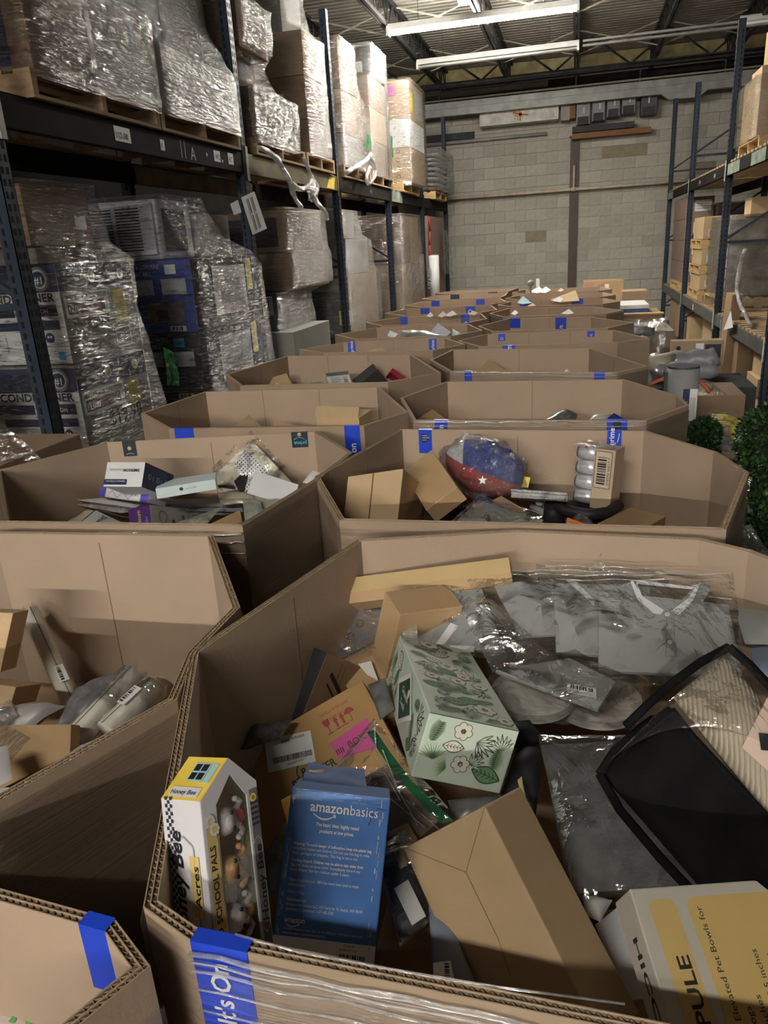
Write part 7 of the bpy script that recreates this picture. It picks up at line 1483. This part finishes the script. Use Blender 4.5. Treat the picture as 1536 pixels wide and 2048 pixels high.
t=Thing('bagged_sheet','folded off-white sheet in a clear bag at the near rim, below the quilt','packaged item',c[3]); t.part('sheet',pillow(c,.02,M('offwhite_sheet',(.52,.52,.45),.6,var=.04),.003,12),True); t.part('clear_bag',sheet([q+Vector((0,0,.016)) for q in c],BAG,.008,18,26,20,.006),True)
item('kraft_sliver','kraft box corner between the quilt and the black pump','box',slab([PL(x,y,.85,2.2,.3) for x,y in ((985,1000),(1003,992),(1060,1025),(1040,1035))],.05,KR))
item('blue_pack','small blue-grey pack left of the off-white sheet','packet',slab([PL(x,y,.85,2.25,.3) for x,y in ((945,995),(958,990),(978,1002),(960,1012))],.02,M('dusty_blue2',(.12,.17,.30),.5)))
c=P(1095,1020,.85); t=Thing('hand_pump','black hand pump with two clear caps beside the off-white sheet','pump',c+Vector((0,0,-.05)))
g=G(); g.tube([c+Vector((.02,-.03,-.03)),c+Vector((.02,-.01,.02))],[.035,.03],DARKC,18); t.part('black_body',g,True)
for dx,dz in ((-.025,.03),(.0,.035)): g=G(); g.tube([c+Vector((dx,.03,dz-.02)),c+Vector((dx,0,dz))],[.012,.014],LGREY,14); t.part('cap',g,True)
g=G(); g.tube([c+Vector((-.05,.04,.0)),c+Vector((.0,.0,-.02))],.014,GREY,10); t.part('hose',g,True)
g=G(); pts=[PL(x,y,.87,2.3,.1) for x,y in ((1095,1008),(1130,1020),(1175,1030),(1215,1025),(1238,1010))]; g.tube(pts,.018,DARKC,10); slab([PL(x,y,.85,2.35,.1) for x,y in ((1100,1000),(1230,1000),(1230,1040),(1110,1030))],.02,DARKC,g=g); item('black_tray','black curved tray rim under the can case','tray',g,True)
t=Thing('orange_box','white box with an orange edge and black emblem peeping at the near rim','box',PL(1160,1060,.82,2.05,.2)); c=[PL(x,y,.85,2.1,.5) for x,y in ((1134,1040),(1188,1060),(1180,1075),(1128,1070))]; t.part('box_body',slab(c,.04,WHC)); g=G(); g.tube([c[0],c[1]],.009,M('orange_edge',(.75,.20,.03),.5,var=0),4); t.part('orange_edge',g); t.part('emblem',slab([PL(x,y,.853,2.1,.5) for x,y in ((1141,1052),(1157,1056),(1154,1066),(1138,1064))],.001,BLK))
item('clear_cups','clear plastic cups heap behind the orange-edged box','cups',pillow([PL(x,y,.84,2.15,.2) for x,y in ((1145,1035),(1175,1030),(1190,1055),(1160,1055))],.04,M('smoky_clear',(.12,.11,.11),.2,var=.3,scale=40),.008,40),True)
# ================= other bins, small goods =================
for k,l,m in (('k3a','kraft box corner with a small sticker in the bin behind the cans bin',KR),('k4a','kraft box corner in the fourth right bin',KR2),('l3b','small kraft box in the middle of the third left bin',KR2),('l4b','large kraft box at the left of the fourth left bin',KR2),('l3a','tilted kraft box at the left of the third left bin',KR2)):
    carton('kraft_box',l,'box',FB(k,near={'l3b':.93,'l3a':.93}.get(k,.90)),m,bevel=.002)
bx=FB('l3c',near=.93); t=carton('kraft_box','open kraft box with raised flap, right in the third left bin','box',bx,KR2,bevel=.002); g=G(); g.obox(bx.pt(-.02,0,0),bx.A*1.0,Vector((0,.03,.04)),Vector((0,.003,0)),KR2); t.part('flap',g)
bx=FB('book4'); t=carton('cracker_box','white box with dark top band and barcode, standing in the fourth left bin','box',bx,LGREY,bevel=.001); pr=bx.pr((0,1,0),'+a','-b',.0015); w,h=pr.w,pr.h; pr.rect(0,h*.78,w,h,M('dark_olive',(.025,.03,.022),.5)); pr.bars(w*.70,h*.2,w*.18,h*.45,BLK,14,True); [pr.text(s_,w*.18,h*(.58-.12*i),.016,BLK,bold=True) for i,s_ in enumerate(('DOLLE','FRANCO','ROAST'))]; pr.rect(w*.3,h*.05,w*.62,h*.17,BLK); t.part('printing',pr)
bx=FB('dark4'); carton('dark_case','dark grey rigid case standing on a corner in the fourth left bin','case',bx,M('charcoal_case',(.06,.057,.055),.6,var=.1),bevel=.003)
bx=FB('red4'); t=carton('red_box','crimson box with white lettering at the right of the fourth left bin','box',bx,M('crimson_card',(.28,.01,.03),.4,var=.05),bevel=.001); pr=bx.pr((0,1,0),'+a','-b',.0015); pr.text('Lindt',pr.w*.2,pr.h*.35,.03,WHT,bold=True); t.part('lettering',pr)
def soft(name,label,cat,q,z,y0,m,th=.02,s=.3,wr=.008): item(name,label,cat,pillow([PL(x,y,z,y0,s) for x,y in q],th,m,wr,16,12,12),True)
def flat(name,label,cat,q,z,y0,m,th=.004,s=.5): item(name,label,cat,slab([PL(x,y,z,y0,s) for x,y in q],th,m))
flat('red_white_box','white box with a red edge at the near rim, fourth left bin','box',((547,776),(552,765),(582,778),(560,784)),.93,4.0,WHC,.03)
soft('bagged_can','silver and navy bagged pack at the near rim of the fourth left bin','packaged item',((615,782),(622,764),(660,768),(690,780)),.92,4.05,M('silver_navy_pack',(.50,.47,.45),.3,col2=(.10,.10,.13),scale=8),.03)
soft('dark_scrap','dark netted scrap left of the crimson box','scrap',((740,776),(765,764),(780,772),(770,784)),.92,4.2,DGREY,.02)
soft('clear_pouch','clear and black pouch in the bin behind the cans bin','pouch',((1080,845),(1130,818),(1156,826),(1150,846)),.87,3.1,M('smoky_clear',(.12,.11,.11),.2),.03)
soft('chips_bag','white bag end with a royal blue corner in the bin behind the cans bin','bag',((1170,848),(1185,832),(1226,826),(1215,848)),.90,3.1,M('bag_white',(.50,.50,.47),.4),.03); flat('blue_bag_corner','royal blue bag corner beside the white bag end','bag',((1208,842),(1228,826),(1256,842),(1225,850)),.91,3.1,M('deep_blue_bag',(.015,.03,.25),.35,var=.1),.01)
soft('white_scrap','tiny white crumple in the fourth right bin','scrap',((1122,748),(1134,738),(1146,748),(1134,752)),.92,4.2,WHC,.02)
flat('kraft_sheet','long flat kraft sheet sticking out of the fifth left bin','cardboard',((706,711),(765,694),(770,702),(740,713)),1.0,5.0,KR2,.01); flat('white_card','white card tip in the fifth left bin','card',((790,707),(812,703),(815,708),(800,712)),.98,4.9,WHC); flat('white_card','pointed white card in the fifth left bin, right of the tip','card',((833,710),(839,702),(844,708),(838,712)),1.0,4.9,WHC)
soft('silver_bag','crinkled silver bag with a dark print on the sixth left bin','bag',((806,676),(797,661),(850,661),(888,673)),1.04,5.75,M('silver_foil',(.62,.62,.60),.25,metal=.5,col2=(.30,.30,.28),scale=14),.04,.4); flat('white_square','white square card on a corner at the right of the silver bag','card',((860,665),(876,646),(902,664),(884,680)),1.03,5.9,M('lilac_white',(.50,.49,.58),.6),.01,.7); flat('orange_white_bag','white bag with an orange rim left of the silver bag','bag',((775,671),(780,661),(797,668),(790,674)),1.02,5.8,WHC,.01); soft('crumpled_film','crumpled clear film right of the white square card','plastic film',((903,676),(905,658),(922,668),(920,678)),1.02,5.9,GREY,.03)
for i,q in enumerate((((853,632),(861,624),(867,631),(860,634)),((875,632),(887,622),(893,630),(884,634)),((888,631),(905,621),(914,628),(900,633)),((936,628),(946,621),(956,626),(948,630)))):
    flat('paper_peak','pale paper tip showing over the seventh left bin, %s from the left'%['first','second','third','fourth'][i],'paper',q,1.06,6.85,M('peach_paper',(.66,.58,.48),.6) if i in(1,3) else WHC,.004,.8)
flat('white_paper','bright white crumpled paper at the near rim of the seventh right bin','paper',((1022,627),(1030,620),(1037,625),(1030,630)),1.05,6.9,WHC); flat('white_paper','white paper curl in the middle of the seventh right bin','paper',((1122,627),(1138,618),(1148,626),(1136,628)),1.05,6.9,WHC)
flat('white_sheet','long white sheet on top of the eighth right bin','paper',((1112,614),(1130,610),(1160,611),(1158,616)),1.08,7.95,WHC); flat('kraft_box_corner','kraft box corner standing in the eighth right bin','box',((1045,617),(1066,606),(1072,612),(1050,620)),1.06,7.95,KR2,.05)
flat('yellow_envelope','tan padded envelope standing over the eighth right bin','envelope',((1100,600),(1151,580),(1159,601),(1120,604)),1.12,8.4,M('manila',(.62,.46,.24),.6,var=.05),.01,.9); flat('teal_magazine','green and blue printed magazine corner in the ninth right bin','magazine',((1034,606),(1046,592),(1064,606),(1045,608)),1.10,8.6,M('teal_print',(.20,.38,.22),.4,col2=(.10,.25,.45),scale=5),.01,.8); flat('white_sheet','grey-white sheet under the tan envelope','paper',((1105,602),(1118,593),(1128,598),(1120,604)),1.12,8.3,LGREY)
for i,q in enumerate((((1057,584),(1078,573),(1090,582),(1075,586)),((1075,584),(1092,573),(1102,580),(1090,586)),((1115,582),(1122,576),(1128,580),(1122,583)))):
    flat('white_paper','crumpled white paper on the last right bin, %s'%['left piece','middle piece','small right piece'][i],'paper',q,1.12,9.95,WHC if i<2 else M('tan_paper',(.6,.5,.35),.6),.01,.9)
flat('white_post','narrow white upright board standing in the last right bin','board',((1072,574),(1072,557),(1079,557),(1079,574)),1.25,10.3,WHC,.02,3.0)
c=P(1061,570,1.20); g=G(); g.tube([c+Vector((0,0,-.08)),c],.012,GREY,8); g.ell(c+Vector((0,0,.02)),(.035,.035,.035),GREY); item('knob_post','small grey ball-topped post beside the white upright board','post',g,True)
# carton with red scene on the right end
t=sc('brown open carton with a red and white printed end, by the wall at right',.10,.68,12.2,12.7,.62,1.03,KR,name='printed_carton'); pr=t.bx.pr((0,0,0),'+a','+c',.004); pr.rect(.03,.10,.30,.36,M('red_white_print',(.45,.10,.06),.6,col2=(.5,.4,.35),scale=6)); pr.rect(.31,.22,.37,.36,LABEL); t.part('printing',pr)
sc('brown carton base under the printed open carton',.05,.72,12.2,12.75,.01,.615,BROWNC)
# ================= floor clutter at right =================
t=sc('carton stacked with books at the right, far end of the aisle',.45,.95,9.2,10.0,.01,.80,BROWNC)
for k,(m,z,l) in enumerate(((M('royal_book',(.04,.10,.30),.5),.81,'blue large flat book in the pile by the far aisle'),(WHC,.86,'white large flat book on top of the pile by the far aisle'))): sc(l,.47,.80,9.25,9.9,z,z+.045,m,name='flat_book',cat='book')
sc('thin pale plank on the carton behind the books',.45,.95,9.1,9.18,.805,.825,WOODL,name='plank',cat='plank')
sc('small tan carton with white labels behind the books',.55,.85,10.1,10.5,.01,1.0,TANC)
t=sc('grey-brown open carton under clear film, right end of the aisle',.47,.93,7.9,8.8,.01,.76,M('ash_carton',(.26,.22,.17),.7,var=.15))
soft('dark_bundle','dark glossy bundle in the open carton under film','bundle',((1262,668),(1262,652),(1310,655),(1308,672)),.95,8.2,DGREY,.06)
item('clear_drape','clear film drape over the grey-brown carton','plastic film',sheet([PL(x,y,.85,7.9,.9) for x,y in ((1245,640),(1335,635),(1325,740),(1290,735))],BAGH,.02,8),True)
t=sc('flat kraft television carton with a round logo, upright in the aisle by the right rack',.76,1.15,6.55,6.68,.25,.83,TANC,name='tv_carton'); pr=t.bx.pr((0,0,0),'+a','+c',.003); w,h=pr.w,pr.h; pr.disc(.05,h-.055,.018,BLK,14); pr.text('LG',.08,h-.068,.03,GREY,bold=True); pr.rect(.18,h-.12,.24,h-.02,LABEL); pr.rect(.25,h-.14,.37,h-.03,DARKC); t.part('printing',pr)
sc('brown carton under the television carton',.72,1.2,6.4,7.0,.01,.245,BROWNC)
SVB=M('silver_film_roll',(.74,.74,.80),.22,metal=.55,col2=(.50,.50,.56),scale=10,bump=.6,bscale=12)
for i,(a,b,r,l) in enumerate((((1300,728),(1432,715),.075,'silver film-wrapped roll lying in the aisle, upper'),((1300,745),(1430,738),.07,'silver film-wrapped roll lying in the aisle, lower'))):
    g=G(); A_,B_=PY(*a,6.2-.15*i),PY(*b,6.25-.15*i); g.tube([A_.lerp(B_,k/10)+Vector((0,0,.01*math.sin(k*2))) for k in range(11)],[r*(1+.12*noise.noise(Vector((k*.8,i,0)))) for k in range(11)],SVB,18); item('film_roll',l,'wrapped roll',g,True)
g=G(); A_,B_=PY(1296,727,6.0),PY(1345,716,6.2); g.tube([A_,B_],.05,M('cream_roll',(.62,.58,.44),.5),16); item('cream_roll','cream-coloured roll end left of the silver rolls','roll',g,True)
sc('dark slab carrying the silver rolls in the aisle',.50,1.25,5.75,6.35,.01,.60,DARKC,name='dark_crate',cat='crate')
# grey printed cylinder box
c=PY(1367,735,4.75); r=.092; zt=c.z; x0=c.x
t=Thing('cylinder_box','grey cylindrical box with a dark lid and navy label, standing in the right aisle','cylinder box',(x0,4.7,.35)); CB=M('grey_cylinder',(.30,.29,.29),.6,var=.06)
g=G(); g.tube([(x0,4.75,.35),(x0,4.75,zt)],[r*.95,r],CB,28); t.part('cylinder',g,True); g=G(); g.tube([(x0,4.75,zt),(x0,4.75,zt+.012)],r*.98,M('dark_lid',(.05,.07,.07),.5),28); t.part('lid',g)
pr=Print((x0-.035,4.75-r*1.02,zt-.30),(1,0,0),(0,0,1),.003); pr.rect(.03,.0,.065,.19,NAVY); pr.rect(.068,.0,.11,.19,LABEL); pr.up(); pr.text('SUMMER',.058,.02,.026,LGREY,rot=1.57,bold=True); [pr.line(.075+.006*i,.02,.075+.006*i,.14,.002,GREY) for i in range(5)]; t.part('label',pr)
g=G(); g.box((x0-r*1.15,4.72,.35),(x0-r*.9,4.78,zt-.02),M('dark_teal_strip',(.05,.08,.09),.5)); t.part('side_strip',g)
sc('carton under the grey cylinder box',x0-.12,x0+.12,4.6,4.88,.01,.345,BROWNC)
t=sc('brown carton with two arrow marks, in the aisle behind the yellow frame',.66,1.02,4.95,5.4,.30,.70,BROWNC); pr=t.bx.pr((0,0,0),'+a','+c',.003); pr.rect(.10,.2,.115,.27,BLK); pr.disc(.24,.25,.02,KR3,10); t.part('marks',pr)
sc('dull carton under the one with arrow marks',.62,1.05,4.9,5.45,.01,.295,KR3)
item('clear_wrap','clear glaring wrap arched over the carton with arrow marks','plastic film',sheet([PL(x,y,.72,5.0,.6) for x,y in ((1320,762),(1395,755),(1455,790),(1350,800))],BAGH,.03,6,bulge=.05),True)
g=G(); g.tube([PY(x,y,4.75) for x,y in ((1296,772),(1312,763),(1330,757))],.012,M('orange_pipe',(.55,.14,.05),.5,var=0),8); g.tube([PY(x,y,4.95) for x,y in ((1392,758),(1408,770),(1420,785))],.012,MT['orange_pipe'],8); item('orange_hose','orange hose loop behind the grey cylinder box','hose',g,True)
# yellow frame
YF=M('yellow_frame_paint',(.70,.55,.02),.4,var=.08); t=Thing('tubular_frame','yellow tubular frame in clear wrap between the topiary balls','metal frame',PY(1445,900,4.1))
for k,q in enumerate((((1424,833),(1450,834),(1478,842),(1500,850)),((1432,848),(1465,847),(1495,850)),((1464,838),(1466,870),(1471,890)))):
    g=G(); g.tube([PY(x,y,4.1) for x,y in q],.014,YF,8); t.part('tube_rail' if k<2 else 'tube_post',g,True)
item('clear_wrap','clear crinkled wrap around the yellow frame','plastic film',sheet([PY(x,y,4.05) for x,y in ((1415,822),(1500,832),(1510,915),(1430,920))],BAGH,.02,14),True)
soft('white_shrink_pack','white crinkled shrink-wrapped pack below the yellow frame','shrink pack',((1432,900),(1438,868),(1485,872),(1490,905)),.45,4.1,M('shrink_white',(.45,.44,.42),.3,col2=(.2,.19,.18),scale=16),.06,.6)
sc('grey film-covered carton under the yellow frame',.78,1.25,3.85,4.5,.01,.36,M('ash_carton',(.26,.22,.17)))
# topiary
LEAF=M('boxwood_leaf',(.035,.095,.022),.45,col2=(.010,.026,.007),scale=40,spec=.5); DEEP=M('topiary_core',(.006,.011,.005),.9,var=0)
lf=[]
def topi(label,c,r,n,seed):
    t=Thing('topiary_ball',label,'artificial plant',c+Vector((0,0,-r))); rn=random.Random(seed)
    t.part('core',blob(c,(r*.86,)*3,DEEP,.02,seed,8,18,12),True); g=G()
    for i in range(n):
        z=rn.uniform(-1,1); a=rn.uniform(0,6.283); q=math.sqrt(1-z*z); d=Vector((q*math.cos(a),q*math.sin(a),z)); p=c+d*(r*(rn.uniform(.86,1.04)+.07*noise.noise(d*4+Vector((seed,0,0)))))
        u=d.cross(Vector((rn.uniform(-1,1),rn.uniform(-1,1),rn.uniform(-1,1)))).normalized(); v=(d*rn.uniform(.2,.9)+u.cross(d)*rn.uniform(-.6,.6)).normalized(); s=rn.uniform(.009,.015); w_=u*s*.55
        g.add([p,p+v*s*.8+w_,p+v*s*1.7,p+v*s*.8-w_],[(0,1,2,3)],LEAF)
    t.part('leaves',g,kind='stuff')
topi('artificial boxwood ball between the far bins and the yellow frame',PY(1409,868,3.95),.072,1800,1)
topi('lower artificial boxwood ball behind the cans bin corner',PY(1409,918,3.95),.068,1400,2)
g=G(); b=PY(1409,868,3.95); g.tube([(b.x,b.y,0),(b.x,b.y,b.z)],.014,KR3,8); item('topiary_stem','dark brown stem carrying the two boxwood balls beyond the cans bin','plant stem',g,True)  # stem of the topiary, built apart from its balls
for i,(x,y,yy,r,n,l) in enumerate(((1560,885,3.0,.145,3200,'large upper boxwood ball at the right picture edge'),(1520,1000,2.75,.14,3200,'middle boxwood ball at the right edge beside the cans bin'),(1545,1080,2.5,.15,3000,'lowest boxwood ball at the right edge beside the foreground bin'),(1500,950,3.3,.075,1200,'small boxwood tuft behind the rim of the cans bin'))):
    topi(l,PY(x,y,yy),r,n,10+i)
g=G(); b=PY(1520,1000,2.75); 
for z0,p_ in ((0,PY(1545,1080,2.5)),): g.tube([(p_.x,p_.y,0),(p_.x,p_.y,p_.z),(b.x,b.y,b.z)],.015,KR3,8)
item('topiary_stem','dark brown stem carrying the boxwood balls at the right edge','plant stem',g,True)  # stem of the right-edge topiary
item('clear_film','clear film spilling between the foreground bin and the boxwood balls','plastic film',sheet([PL(x,y,.75,2.0,.8) for x,y in ((1455,1065),(1500,1050),(1560,1130),(1490,1110))],BAGH,.02,12),True)
# stretch film trailing at the left picture edge, second left bin
item('film_tail','stretched film tail hanging at the left picture edge before the first upright','plastic film',sheet([PX(x,y,-1.95) for x,y in ((0,840),(10,850),(84,920),(-20,925))],WRAP,.01,9),True)
sc('brown carton at the left picture edge below the film tail',-2.4,-2.05,2.2,2.75,.3,1.0,BROWNC)
